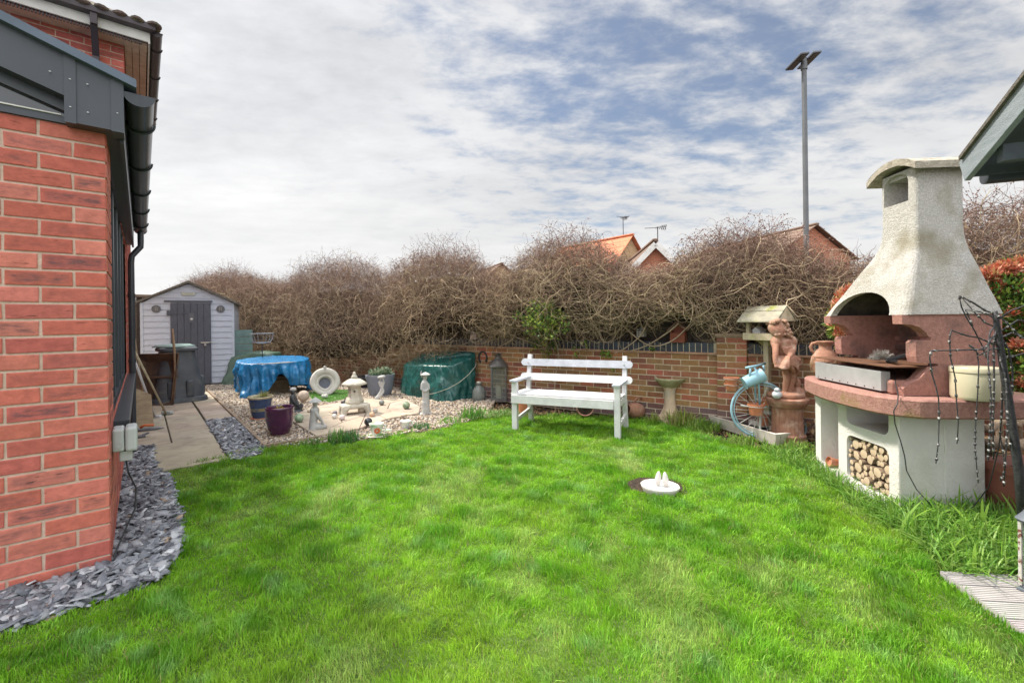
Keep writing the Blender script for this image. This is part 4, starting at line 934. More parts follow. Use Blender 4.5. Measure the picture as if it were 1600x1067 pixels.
for i, (x, y, z, tilt, lb) in enumerate([(.16,.10,.048,80,'small orange pot lying at the front of the tall barbecue niche'),(.24,.13,.048,60,'small orange pot lying at the back of the tall barbecue niche'),(.22,.12,.13,95,'small orange pot balanced on the two pots in the niche')]):
    t = thing('terracotta_pot', lb, 'pot', on_bbq(x, y, z+.03), R(-93.6+i*40), 'little pots in the barbecue niche')
    b = MB(); b.M = Matrix.Rotation(R(tilt), 4, 'X'); pot(b, 1, .085, .085); obj('pot', b, M_terra, t, smooth=True, ang=35)
# ---------------------------------------------------------------- statues and pedestal
def girl():
    p, u = at(1230, 690); t = thing('pedestal', 'fluted round terracotta pedestal standing in the grass under the statue', 'pedestal', p, 0)
    b = MB(); b.lathe([(.215,-.01),(.215,.035),(.20,.045),(.205,.085),(.19,.10)], 40, sx=.86, sy=.86); obj('base', b, M_terra2, t, smooth=True, ang=35)
    fl_ = lambda g, z: 1-.035*(abs(math.sin(g*11))**.6)
    b = MB(); b.lathe([(.185,.10),(.178,.12),(.172,.25),(.172,.36),(.18,.385)], 132, fn=fl_, sx=.86, sy=.86); obj('shaft', b, M_terra2, t, smooth=True, ang=50)
    b = MB(); b.lathe([(.185,.385),(.20,.395),(.205,.41),(.225,.425),(.235,.45),(.235,.475),(.22,.487),(.001,.488)], 48, sx=.88, sy=.88); obj('capital', b, M_terra2, t, smooth=True, ang=35)
    t = thing('girl_statue', 'terracotta statue of a curly haired girl holding out her skirt on the pedestal', 'statue', (p.x, p.y, .486), 0)
    X = lambda zx, zy, y=0: Vector(((zx-395)*.00090, y, (1010-zy)*.00090))
    b = MB()
    # rocky foot and tree stump behind the legs
    b.lathe([(.19,0),(.205,.02),(.20,.045),(.15,.06),(.001,.062)], 30, sx=.93, sy=.75, fn=lambda g, z: 1+.05*math.sin(3*g)+.04*math.sin(7*g+1))
    b.tube([X(520,980,.06), X(535,900,.09), X(535,800,.10), X(525,700,.09), X(500,640,.06)], [.065,.055,.045,.04,.04], 10)
    b.ell(X(540,950,.0), (.06,.07,.05)); b.ell(X(545,850,.04), (.035,.05,.06))
    # legs and feet
    b.tube([X(368,640,-.03), X(370,740,-.035), X(366,800,-.04), X(360,850,-.03), X(348,940,-.03), X(344,965,-.03)], [.050,.038,.031,.031,.022,.022], 12)
    b.tube([X(445,640,-.0), X(455,740,-.01), X(450,810,-.015), X(437,870,.0), X(412,950,.0), X(406,975,.0)], [.054,.043,.036,.037,.026,.026], 12)
    b.tube([X(356,960,-.03), X(330,985,-.08), X(318,992,-.10)], [.030,.024,.017], 10, sx=1.2); b.tube([X(402,968,0), X(372,990,-.06), X(352,998,-.09)], [.032,.026,.018], 10, sx=1.2)
    # torso, hips
    b.tube([X(420,640,0), X(405,560,0), X(385,480,0), X(365,400,0), X(350,330,.0), X(342,300,0)], [.115,.10,.082,.090,.092,.05], 14)
    b.ell(X(345,330,.0), (.115,.065,.05)); b.tube([X(335,310,0), X(318,262,-.01)], [.038,.036], 10)
    # head tilted down to the left
    b.ell(X(272,200,-.03), (.074,.078,.084), 20, Matrix.Rotation(R(-20), 3, 'Y'))
    b.ell(X(268,240,-.068), (.047,.035,.042), 16); b.ell(X(252,248,-.098), (.012,.014,.012), 10); b.ell(X(262,275,-.085), (.018,.012,.009), 10); b.ell(X(268,292,-.06), (.028,.025,.016), 12)
    b.ell(X(232,255,-.07), (.02,.02,.02), 10); b.ell(X(292,255,-.08), (.022,.018,.02), 10)
    # puffed sleeves, arms, hands
    b.ell(X(245,345,-.03), (.05,.055,.062)); b.ell(X(440,345,-.02), (.06,.062,.072))
    b.tube([X(240,350,-.03), X(212,420,-.08), X(170,500,-.14), X(152,545,-.16), X(150,590,-.17)], [.042,.033,.028,.021,.020], 10)
    b.tube([X(448,350,-.02), X(430,430,-.06), X(370,480,-.12), X(318,540,-.15), X(300,565,-.16)], [.048,.037,.031,.023,.022], 10)
    for (hx, hy, yy, dx) in ((150,590,-.17,.0), (298,572,-.16,.0)):
        for f in range(4): q = X(hx-14+f*10, hy+10, yy-.012); b.tube([q, q+Vector((-.004,-.010,-.016)), q+Vector((0,.002,-.032-.004*(f in (1,2))))], [.0085,.008,.006], 6)
        q = X(hx+20, hy, yy); b.tube([q, q+Vector((.012,-.004,-.016))], [.009,.007], 6)
    # neck and sleeve folds
    for k in range(5): b.tube([X(280+k*6,395+k*16,-.085), X(330,420+k*18,-.10), X(400,400+k*20,-.085)], .010, 6)
    body = obj('figure', b, M_terra2, t, fuse=.0065, sm=2)
    # skirt gathered up into a lap between the hands: an open bowl plus the fall behind
    b = MB(); n = 40; rings = []
    rim = [(152,615,-.18),(175,640,-.21),(225,650,-.24),(280,640,-.22),(320,610,-.17),(400,640,-.15),(470,700,-.09),(520,720,-.0),(530,690,.07),(470,640,.12),(400,600,.12),(330,560,.09),(250,540,.02),(180,570,-.09)]
    rr = []
    for i in range(n):
        u_ = i/n*len(rim); k = int(u_); f = u_-k; p0, p1, p2, p3 = [Vector(rim[(k+d) % len(rim)]) for d in (-1,0,1,2)]
        q = .5*((2*p1)+(p2-p0)*f+(2*p0-5*p1+4*p2-p3)*f*f+(3*p1-p0-3*p2+p3)*f**3); rr.append(X(q.x, q.y, q.z))
    wst = [X(395+85*math.cos(2*PI*i/n+PI), 500+26*math.sin(2*PI*i/n*1)*0, .085*math.sin(2*PI*i/n+PI)) for i in range(n)]
    V = []
    L_ = 9
    for l in range(L_):
        f = l/(L_-1)
        for i in range(n):
            q = wst[i].lerp(rr[i], f**.9); q.z += .05*math.sin(f*PI)*(1 if i > 5 else .4); fold = .010*math.sin(i*1.55+1.2*f)*f; d = (rr[i]-wst[i]); d.z = 0
            if d.length > 0: q += d.normalized()*(fold+.03*math.sin(f*PI))
            V.append(q)
    b.add(V, [(l*n+i, l*n+(i+1) % n, (l+1)*n+(i+1) % n, (l+1)*n+i) for l in range(L_-1) for i in range(n)])
    sk_ = obj('skirt', b, M_terra2, t, smooth=True); m = sk_.modifiers.new('s', 'SOLIDIFY'); m.thickness = .012; m.offset = 0; m = sk_.modifiers.new('v', 'SUBSURF'); m.levels = m.render_levels = 1
    b = MB(); b.tube([X(170,600,-.165), X(215,612,-.17), X(262,608,-.165), X(300,585,-.15)], [.02,.032,.034,.02], 8)
    b.tube([X(415,520,.05), X(500,520,.06), X(545,570,.05), X(520,610,.03), X(450,590,.06)], [.03,.042,.042,.035,.03], 8); b.ell(X(440,560,-.02), (.10,.09,.05)); b.ell(X(478,600,.01), (.085,.09,.06)); b.ell(X(500,655,.03), (.065,.08,.055)); b.tube([X(400,600,-.10), X(440,660,-.08), X(500,715,-.02), X(540,735,.03)], [.03,.03,.026,.014], 8); b.tube([X(330,600,-.15), X(370,650,-.13), X(430,700,-.08)], [.026,.026,.02], 8); b.tube([X(540,640,.06), X(560,690,.06), X(575,665,.06)], [.035,.03,.012], 8)
    obj('bunched_cloth', b, M_terra2, t, fuse=.007)
    b = MB(); r0 = random.Random(5)
    for i in range(46):
        a = r0.uniform(-1.2, 2.6); q = X(285+90*math.cos(a)*1.0, 165-88*math.sin(a), 0)+Vector((0, r0.uniform(-.085, .06), 0)); b.ell(q, r0.uniform(.018,.028), 10)
    for i in range(60):
        f = r0.random(); q = X(340+85*f+r0.uniform(-30,30), 180+115*f+r0.uniform(-28,28), r0.uniform(-.07,.05)); b.ell(q, r0.uniform(.015,.025), 8)
    b.ell(X(285,172,-.0), (.090,.085,.082), 18)
    obj('curly_hair', b, mat('faded_terracotta', (.42,.27,.19), (.30,.17,.12), 30, .9, .6, 60), t, smooth=True)
girl()
def figure_sleeve(): pass
def lantern_stone():
    p, u = at(554, 651); s = u; t = thing('stone_stool', 'low stone stool with arched feet carrying the pagoda lantern', 'stool', p, face(p)+.25)
    b = MB(); b.box(-21*s, 21*s, -13*s, 13*s, 14*s, 21*s, 2.5*s)
    for x in (-16, 16):
        for y in (-8, 8): b.tube([(x*s,y*s,15*s),(x*1.15*s,y*1.1*s,8*s),(x*1.2*s,y*1.2*s,-.01)], [6*s,4.6*s,4.2*s], 8)
    obj('body', b, M_stonepale, t, fuse=.010, sm=1)
    t = thing('pagoda_lantern', 'pale stone pagoda garden lantern with domed roof and finial', 'stone lantern', (p.x, p.y, 21*s), face(p))
    b = MB(); b.lathe([(13*s,0),(14*s,3*s),(13*s,7*s),(10.5*s,9.5*s),(10*s,11*s)], 6); obj('base', b, M_stonepale, t, jit=.003, jscale=40)
    b = MB(); b.lathe([(9.6*s,11*s),(9.8*s,28.5*s)], 6); lb = obj('light_box', b, M_stonepale, t)
    b = MB(); b.M = Matrix.Translation((0,-8.4*s,19.5*s)) @ Matrix.Rotation(PI/2, 4, 'X'); b.lathe([(1.6*s,0),(1.5*s,.6*s)], 12); obj('hole', b, M_soot_hole, lb)  # dark disc on the solid box, painted as shade inside the hole
    b = MB()
    for i in range(40): a = random.uniform(0, 6.3); b.ell((9.2*s*math.cos(a), 9.2*s*math.sin(a), random.uniform(12,27)*s), random.uniform(.5,.9)*s, 6)
    obj('pitting', b, M_stonegrey, lb)
    b = MB(); b.lathe([(9*s,27.5*s),(17.5*s,29.5*s),(18*s,31*s),(15*s,33.5*s),(10*s,37*s),(5*s,39*s),(.001,39.5*s)], 30, fn=lambda g, z: 1+.05*abs(math.cos(3*g))); obj('roof', b, M_stonepale, t, smooth=True)
    b = MB(); b.lathe([(4.5*s,38.5*s),(5*s,41*s),(3*s,44*s),(2*s,45*s),(2.6*s,47*s),(1*s,49*s),(.001,49.2*s)], 18); obj('finial', b, M_stonepale, t, smooth=True)
lantern_stone()
def ring_planter():
    p, u = at(508, 619); s = u; t = thing('hat_shaped_stone_planter', 'pale oval stone planter shaped like a brimmed hat, propped on its edge', 'planter', p, face(p)+.1)
    b = MB(); b.M = Matrix.Translation((0, 0, 21.5*s)) @ Matrix.Rotation(R(72), 4, 'X')
    fn = lambda g, z: 1-.10*max(0, math.sin(-g))**1.5*abs(math.cos(g))*2
    b.lathe([(22*s,0),(23*s,2*s),(21*s,4*s),(15*s,2*s),(13*s,-2*s),(11*s,-3*s),(9*s,-4*s),(8*s,-16*s),(9*s,-17*s),(12*s,-16*s),(15*s,-6*s),(20*s,-1*s)], 44, sx=.97, fn=fn, cap=False)
    b.lathe([(13.5*s,-2*s),(12*s,0*s),(10*s,-1*s),(9*s,-4*s)], 44, c=(0,0,0), cap=False)
    obj('body', b, M_stonegrey if False else mat('buff_stone', (.56,.54,.49), (.46,.44,.40), 8, .85, .4, 60), t, smooth=True)
    b = MB(); b.M = Matrix.Translation((0, 0, 21.5*s)) @ Matrix.Rotation(R(72), 4, 'X'); b.lathe([(8.6*s,-5.0*s),(.001,-5.2*s)], 30, cap=False); b.ell((-1*s,1*s,-8*s),(7*s,7*s,3*s)); obj('hollow', b, mat('slate_blue', (.12,.13,.16), None, 8, .8), t)
    b = MB(); b.lathe([(2.5*s,42*s),(1.8*s,44*s),(2.4*s,46*s),(.001,47*s)], 14, c=(0,4*s,0)); obj('knob', b, M_stonegrey, t)
ring_planter()
def statuettes():
    # kneeling hatted figure, grey
    p, u = at(495, 677); s = u; t = thing('kneeling_figurine', 'grey stone figurine kneeling in a wide conical hat at the patio edge', 'statue', p, face(p))
    b = MB(); b.box(-13*s, 6*s, -6*s, 6*s, -.005, 6*s, 1.2*s); b.ell((3*s,0,10*s),(12*s,7*s,6*s)); b.tube([(-5*s,0,6*s),(-5*s,0,20*s),(-3*s,0,30*s),(-3*s,0,38*s),(-2.5*s,0,43*s)], [7*s,6*s,6.5*s,7*s,3*s], 12); b.tube([(-3*s,-4*s,36*s),(2*s,-6*s,28*s),(7*s,-5*s,20*s),(9*s,-4*s,14*s)], [3*s,2.6*s,2.2*s,2*s], 8); b.tube([(-5*s,4*s,36*s),(0,6*s,28*s),(6*s,5*s,18*s)], [3*s,2.6*s,2*s], 8)
    b.ell((-2*s,0,47*s),(4.2*s,4.2*s,5*s)); b.ell((-1.5*s,-4*s,46.5*s),(1*s,1.4*s,1*s)); obj('figure', b, M_stonegrey, t, fuse=.006)
    b = MB(); b.lathe([(9.5*s,49.5*s),(9*s,50.4*s),(5*s,53.5*s),(.001,57*s)], 24, c=(-2*s,0,0)); obj('hat', b, M_stonegrey, t, smooth=True, ang=50)
    # tall slim hatted figure
    p, u = at(665, 649); s = u; t = thing('standing_figurine', 'slender grey stone figurine standing before the green cover in a flat hat', 'statue', p, face(p))
    b = MB(); b.box(-9.5*s, 9.5*s, -6*s, 6*s, 0, 4*s, 1*s); b.tube([(0,0,2*s),(0,0,10*s),(.5*s,0,20*s),(0,0,35*s),(-1*s,0,46*s),(-1.2*s,0,52*s),(-1*s,0,56*s)], [7*s,6.3*s,5.4*s,5.4*s,5.4*s,5.2*s,2.2*s], 12)
    b.tube([(-5*s,-2*s,50*s),(-6*s,-4*s,42*s),(-1*s,-6*s,38*s)], [2.4*s,2*s,1.6*s], 8); b.tube([(4*s,-2*s,50*s),(5*s,-4*s,42*s),(0,-6*s,38*s)], [2.4*s,2*s,1.6*s], 8); b.ell((-.5*s,0,60*s),(3.6*s,3.6*s,4.6*s)); b.ell((-.5*s,-3.6*s,59.5*s),(.8*s,1.2*s,.8*s)); b.lathe([(6.3*s,6*s),(5.8*s,22*s)], 12); obj('figure', b, M_stonegrey, t, fuse=.006)
    b = MB(); b.lathe([(7.5*s,63*s),(7.8*s,64*s),(4*s,66.5*s),(.001,68*s)], 24); obj('hat', b, M_stonegrey, t, smooth=True, ang=50); b = MB(); b.tube([(-5*s,0,60*s),(-7*s,-1*s,65*s),(-6*s,0,70*s)], [1.2*s,1*s,.6*s], 8); obj('scarf', b, M_stonegrey, t)
    # yoga figure under the planter
    p, u = at(592, 628); s = u; t = thing('leaning_figurine', 'grey dancer figurine leaning back beneath a shallow dish by the ribbed planter', 'statue', p, face(p))
    b = MB(); b.lathe([(11*s,0),(11*s,1.5*s),(9*s,3*s)], 20, sy=.6); b.tube([(-5*s,0,2*s),(-3*s,0,6*s),(0,0,10*s),(3*s,0,15*s),(5*s,0,20*s),(4*s,0,26*s)], [3.2*s,3.6*s,3*s,3*s,3.2*s,2*s], 10); b.tube([(-3*s,-1*s,3*s),(4*s,-3*s,12*s),(7*s,-2*s,16*s),(6*s,0,22*s)], [1.6*s,1.6*s,1.4*s,1.3*s], 8); b.ell((4*s,0,29*s),(2.6*s,2.6*s,3.2*s)); b.tube([(2*s,0,24*s),(0,0,30*s),(3*s,0,36*s)], [1.4*s,1.2*s,1*s], 8); b.tube([(6*s,0,24*s),(8*s,0,30*s),(6*s,0,36*s)], [1.4*s,1.2*s,1*s], 8); obj('figure', b, M_stonegrey, t, fuse=.0055)
    b = MB(); b.ell((4*s,0,39*s),(6.3*s,6.3*s,2.6*s), 20, Matrix.Rotation(R(-8),3,'Y')); obj('dish', b, M_stonegrey, t, smooth=True)
    # black seated figure with dish
    p, u = at(463, 647); s = u; t = thing('seated_figurine', 'black seated monk figurine with a greyish cap beside the purple pot', 'statue', p, face(p))
    b = MB(); b.lathe([(11*s,0),(11.5*s,3*s),(9*s,6*s),(8*s,7*s)], 20, sy=.8); b.ell((-4*s,0,10*s),(7*s,6*s,6*s)); b.tube([(-5*s,0,8*s),(-5*s,0,20*s),(-5*s,0,28*s),(-4.6*s,0,32*s)], [6*s,4.8*s,5*s,2.4*s], 12); b.tube([(-6*s,-3*s,27*s),(-3*s,-6*s,20*s),(1*s,-6*s,15*s),(3*s,-5*s,16*s)], [2.2*s,2*s,1.7*s,1.6*s], 8); b.tube([(-2*s,2*s,27*s),(1*s,0,20*s),(3*s,-3*s,16*s)], [2.2*s,1.9*s,1.6*s], 8); b.ell((5*s,-1*s,11*s),(4.5*s,4*s,4*s)); b.tube([(5*s,-2*s,8*s),(8*s,-3*s,14*s),(6*s,-2*s,17*s)], [3*s,2.4*s,1.4*s], 8); b.ell((-4.4*s,-.5*s,36*s),(3.8*s,4*s,4.8*s)); b.ell((-4.4*s,-4.5*s,35.5*s),(.9*s,1.3*s,1*s)); obj('figure', b, M_blackstat, t, fuse=.006)
    b = MB(); b.ell((-4.4*s,.3*s,39*s),(4.9*s,4.6*s,3.4*s)); obj('cap', b, M_stonegrey, t, smooth=True)
statuettes()
# ---------------------------------------------------------------- balls and cups on the patio
def ball(px, py, dpx, c, lb, c2=None, rough=.5, sq=1.0, nm='decorative_ball', z=.0):
    p, u = at(px, py, .05); r = dpx*u/2; b = MB(); b.ell((0,0,0), (r, r, r*sq), 24)
    m = mat(nm+'_glaze', c, c2, 26, rough, .15, 60, lo=.4, hi=.6); o = obj(nm, b, m, smooth=True, loc=(p.x, p.y, .05+r*sq+z)); tag(o, lb, 'garden ball', 'garden balls scattered on the patio'); return o
ball(467, 660, 13.5, (.16,.26,.16), 'mottled green ball in front of the black seated figurine', (.30,.38,.26), .35)
o = ball(474, 627, 17, (.52,.44,.36), 'large beige stone ball behind the black seated figurine', (.38,.31,.25), .9)
ball(537, 634, 9, (.03,.03,.035), 'black ball half hidden behind the stone stool', None, .3)
ball(522, 654, 7.5, (.72,.70,.66), 'small white ball, leftmost of the pale pair left of the stool', None, .5)
ball(534.5, 656, 8.5, (.72,.62,.62), 'small pinkish white ball touching the left foot of the stool', None, .5)
ball(523, 649, 7.5, (.20,.19,.20), 'small dark grey ball behind the white ball left of the stool', None, .6)
ball(483, 644, 8, (.60,.52,.40), 'small cream pebble ball behind the kneeling figurine', None, .8, .8)
ball(586, 645, 7.5, (.62,.60,.55), 'small whitish ball farthest right of the stool', (.4,.38,.34), .6)
ball(581, 651, 7.5, (.62,.34,.18), 'small orange ball right of the stool', (.5,.4,.3), .6)
ball(575, 665, 12.5, (.018,.02,.024), 'glossy black ball in front of the stool', (.05,.055,.06), .15)
ball(596, 633, 8.5, (.17,.18,.17), 'dark grey green ball below the leaning dancer', (.25,.26,.24), .5)
ball(634.5, 639, 11.5, (.12,.20,.13), 'dark green marbled ball on the right of the patio', (.30,.34,.22), .35)
ball(631, 651, 10, (.56,.48,.38), 'flat cream stone on the patio edge by the slim figurine', None, .9, .55)
ball(564, 645, 10, (.42,.34,.24), 'mottled brown ball under the stone stool', (.5,.48,.42), .7)
ball(504.6, 622, 6, (.50,.52,.47), 'little grey ball at the foot of the hat shaped planter, left one', None, .6)
ball(509, 622, 6.5, (.55,.56,.53), 'little grey ball at the foot of the hat shaped planter, right one', None, .6)
def cup(px, py, w, h, c2, lb, saucer=True):
    p, u = at(px, py, .02); p.z = .02; t = thing('flower_cup', lb, 'cup planter', p, face(p), 'painted cup planters'); s = u
    b = MB(); b.lathe([(w*.30*s,0),(w*.36*s,h*.3*s),(w*.44*s,h*.8*s),(w*.52*s,h*s),(w*.48*s,h*s),(w*.40*s,h*.7*s),(.001,h*.7*s)], 28, cap=False); b.lathe([(w*.3*s,0),(.001,0)], 28, cap=False)
    obj('cup', b, mat('painted_china', (.74,.72,.68), c2, 14, .3, 0, lo=.45, hi=.58), t, smooth=True)
    b = MB(); b.tube([(w*.44*s,0,h*.85*s),(w*.62*s,0,h*.8*s),(w*.62*s,0,h*.45*s),(w*.40*s,0,h*.35*s)], 1.3*s, 8); obj('handle', b, bpy.data.materials['painted_china'], t, smooth=True)
    if w > 18:
        for k in range(7): 
            a = 2*PI*k/7; b = MB() if k == 0 else b
            b.ell((1*s+3*s*math.cos(a), -w*.40*s, h*.5*s+3*s*math.sin(a)), (2*s,1*s,2*s), 8)
        obj('painted_flower', b, mat('orange_glaze', (.62,.15,.05), (.45,.1,.04), 20, .3), t)
        b = MB(); b.lathe([(w*.35*s,.0),(w*.72*s,1.5*s),(w*.72*s,2.2*s),(w*.3*s,.8*s)], 28); obj('saucer', b, bpy.data.materials['painted_china'], t, smooth=True)
cup(588, 681, 22, 20, (.35,.5,.3), 'white cup planter painted with an orange flower at the lawn edge')
cup(633, 670, 17, 13, (.45,.42,.5), 'smaller white and lilac patterned cup planter at the lawn edge')
p, u = at(604, 673, .02); b = MB(); b.lathe([(7*u,0),(7.5*u,1.5*u),(4*u,3*u),(.001,3.2*u)], 20); tag(obj('china_lid', b, bpy.data.materials['painted_china'], smooth=True, loc=(p.x,p.y,.02)), 'small white china lid lying on the gravel beside the orange flowered cup', 'lid')
# ---------------------------------------------------------------- pots
def leaves(name, centers, n, size, pal, par=None, radius=.1, mt=None, up=.3, aspect=.45, squash=1.0, shell=.0):
    """leaf-shaped faces scattered in overlapping blobs"""
    cs = np.array([c[:3] for c in centers], float); rs = np.array([c[3] if len(c) > 3 else radius for c in centers]); w_ = rs**2; i = rng.choice(len(cs), n, p=w_/w_.sum())
    v = rng.normal(size=(n, 3)); v /= np.linalg.norm(v, axis=1, keepdims=True); r = rng.uniform(shell, 1, (n, 1))**.5; P_ = cs[i]+v*r*rs[i][:, None]*[1, 1, squash]
    d = v*.8+rng.normal(0, .6, (n, 3)); d[:, 2] += up; d /= np.linalg.norm(d, axis=1, keepdims=True); s_ = np.cross(d, rng.normal(size=(n, 3))); s_ /= np.linalg.norm(s_, axis=1, keepdims=True)
    nn = np.cross(d, s_); L_ = size*rng.uniform(.6, 1.3, (n, 1)); Wd = L_*aspect/2
    V = np.stack([P_, P_+d*L_*.45+s_*Wd-nn*L_*.04, P_+d*L_-nn*L_*.12, P_+d*L_*.45-s_*Wd-nn*L_*.04, P_+d*L_*.5+nn*L_*.05], 1)
    f = np.array([[0,1,4],[1,2,4],[2,3,4],[3,0,4]]); F_ = (f[None]+(np.arange(n)*5)[:, None, None]).reshape(-1, 3)
    pal = np.array(pal); c = pal[rng.integers(0, len(pal), n)]*rng.uniform(.7, 1.3, (n, 1))
    return npmesh(name, V.reshape(-1, 3), F_, mt or M_leaf, np.repeat(c, 5, 0), False, par), P_
def blades(name, c, n, r, h0, h1, wd, pal, par=None, lean=.8, segs=5, curl=1.2, kind=None):
    a = rng.uniform(0, 2*PI, n); q = np.sqrt(rng.uniform(0, 1, n))*r; pts = np.column_stack([c[0]+q*np.cos(a), c[1]+q*np.sin(a), np.full(n, c[2])])
    pal = np.array(pal); cc = pal[rng.integers(0, len(pal), n)]*rng.uniform(.75, 1.25, (n, 1)); o = grass(name, pts, h0, h1, wd, cc, lean, M_leaf, segs, kind, curl)
    if par: o.parent = par
    return o
GREEN = [(.16,.30,.04),(.22,.38,.05),(.12,.24,.04),(.30,.42,.09),(.20,.33,.08)]
def glazed_pots():
    p, u = at(437, 678, .03); s = u; t = thing('purple_pot', 'glossy purple glazed pot on a saucer at the front of the gravel bed', 'pot', (p.x,p.y,.03), 0)
    m = mat('purple_glaze', (.075,.018,.060), (.050,.012,.045), 8, .16, .05, 30, coat=.5, c3=(.12,.045,.06), s3=14, t3=(.6,.7))
    b = MB(); b.lathe([(12.5*s,0),(13.5*s,1.5*s),(17*s,11*s),(19.8*s,24*s),(20.4*s,34*s),(20.3*s,39*s),(20.8*s,41*s),(20*s,43*s),(18.3*s,42.6*s),(18*s,39*s)], 48, cap=False); b.lathe([(12.5*s,0),(.001,0)],48,cap=False); obj('pot', b, m, t, smooth=True)
    b = MB(); b.lathe([(18.1*s,38.2*s),(.001,38.8*s)], 40, cap=False); obj('soil', b, mat('orange_soil', (.24,.10,.05), (.12,.06,.035), 20, .95, 1, 60), t)
    b = MB(); b.lathe([(17*s,-.5*s),(18.5*s,1.4*s),(18.5*s,2.2*s),(16*s,1*s),(.001,1*s)], 36, c=(3*s,0,0)); obj('saucer', b, M_board, t, smooth=True, ang=40)
    leaves('bulb_shoot', [(0,-.01,40*s,3*s)], 14, .035, [(.5,.42,.08),(.4,.45,.12)], t)
    p, u = at(407, 653, .03); s = u; t = thing('striped_blue_pot', 'blue pot with a yellow striped band and grassy plant behind the purple pot', 'pot', (p.x,p.y,.03), 0)
    m = mat('blue_glaze', (.035,.06,.14), (.06,.09,.17), 10, .25, .08, 40, c3=(.12,.11,.06), s3=9, t3=(.62,.7)); my = mat('yellow_band', (.30,.24,.10), (.10,.13,.16), 12, .35)
    b = MB(); b.lathe([(10.5*s,0),(12*s,5*s),(13.6*s,12*s)], 36, cap=False); b.lathe([(14.4*s,17*s),(16.2*s,28*s),(17.2*s,31*s)], 36, cap=False); pt = obj('pot', b, m, t, smooth=True)
    b = MB(); b.lathe([(13.6*s,12*s),(14.4*s,17*s)], 36, cap=False); obj('painted_band', b, my, pt, smooth=True)
    b = MB(); b.lathe([(17.2*s,31*s),(18.4*s,33*s),(18*s,34.5*s),(16.4*s,33.8*s),(15.5*s,29*s),(.001,29.5*s)], 36, cap=False); obj('rim', b, mat('cream_rim', (.50,.44,.30), (.34,.28,.18), 12, .4), pt, smooth=True)
    b = MB(); b.lathe([(13*s,-1*s),(14.5*s,.6*s),(14.5*s,1.4*s),(.001,1.0*s)], 30); obj('saucer', b, M_terra, t)
    blades('grass_plant', (5*s,0,29*s), 260, 5*s, .06, .16, .006, [(.35,.40,.10),(.45,.42,.16),(.24,.34,.07),(.50,.40,.25)], t, 1.3)
    blades('low_plant', (-7*s,-2*s,29*s), 240, 9*s, .02, .05, .007, GREEN, t, 1.0)
glazed_pots()
def simple_pot(px, py, w, h, lb, m=None, z=0., rot=None, nm='terracotta_pot', grp=None, soil=True):
    p, u = at(px, py, z); t = thing(nm, lb, 'pot', (p.x, p.y, z), face(p), grp); b = MB()
    if rot: b.M = Matrix.Translation((0,0,w*u/2*.93)) @ rot.to_4x4()
    pot(b, 1, w*u, h*u); obj('pot', b, m or M_terra, t, smooth=True, ang=35)
    if soil:
        b = MB(); 
        if rot: b.M = Matrix.Translation((0,0,w*u/2*.93)) @ rot.to_4x4()
        b.lathe([(w*u*.42,h*u*.80),(.001,h*u*.82)], 24, cap=False); obj('soil', b, M_compost, t)
    return t
simple_pot(538, 597, 21, 14, 'terracotta pot behind the hat shaped planter', M_terra)
simple_pot(820, 648, 26, 34, 'square sided brick red pot behind the left bench legs', M_terra)
simple_pot(914, 650, 27, 22, 'terracotta pot lying under the bench with its mouth to the lawn', M_terra2, rot=Matrix.Rotation(R(75), 3, 'X'))
def ribbed_planter():
    p, u = at(594, 618, .02); s = u; t = thing('ribbed_grey_planter', 'grey ribbed tub of succulents behind the stone lantern', 'planter', (p.x,p.y,.02), face(p)+.2); m = mat('grey_blue_plastic', (.20,.22,.27), (.16,.18,.22), 6, .5)
    b = MB(); b.lathe([(15*s,0),(18*s,8*s),(20.5*s,24*s),(22.5*s,30*s),(22.5*s,33*s),(20*s,33*s),(19*s,28*s),(.001,29*s)], 120, sy=.7, cap=False, fn=lambda g, z: 1+(.018*math.cos(30*g) if z < 26*s else 0)); obj('tub', b, m, t, smooth=True, ang=50)
    leaves('succulents', [(-12*s,0,33*s,6*s),(-3*s,0,35*s,8*s),(7*s,0,35*s,8*s),(14*s,0,33*s,6*s)], 420, .06, [(.20,.30,.20),(.28,.36,.26),(.14,.22,.13),(.32,.36,.24)], t, aspect=.6)
    p, u = at(575, 605, .02); s = u; t = thing('black_bowl_planter', 'wide black plastic bowl beside the grey ribbed tub', 'planter', (p.x,p.y,.02), 0); b = MB(); b.lathe([(12*s,0),(19*s,14*s),(22*s,17*s),(20*s,17*s),(14*s,6*s),(.001,6*s)], 32, cap=False); obj('bowl', b, mat('charcoal_plastic', (.05,.052,.06), None, 6, .5), t, smooth=True)
    p, u = at(506, 622, .02); n = 26; b = MB(); q = [G(px, py) for px, py in ((478,618),(490,629),(515,631),(535,627),(550,618),(545,612),(520,612),(495,613))]; b.prism([(a.x, a.y) for a in q], .02, .036); t = thing('artificial_turf_mat', 'bright green artificial turf mat under the hat shaped planter', 'turf mat'); obj('mat_base', b, mat('turf_green', (.12,.26,.06), (.08,.18,.04), 30, .9, 1, 120), t)
    pts = polypts([(a.x, a.y) for a in q], 9000); pts = np.column_stack([pts, np.full(len(pts), .036)]); o = grass('turf_pile', pts, .012, .022, .005, np.tile([[.14,.34,.07]], (len(pts), 1))*rng.uniform(.7, 1.3, (len(pts), 1)), .5, M_leaf, 3, 'stuff'); o.parent = t
ribbed_planter()
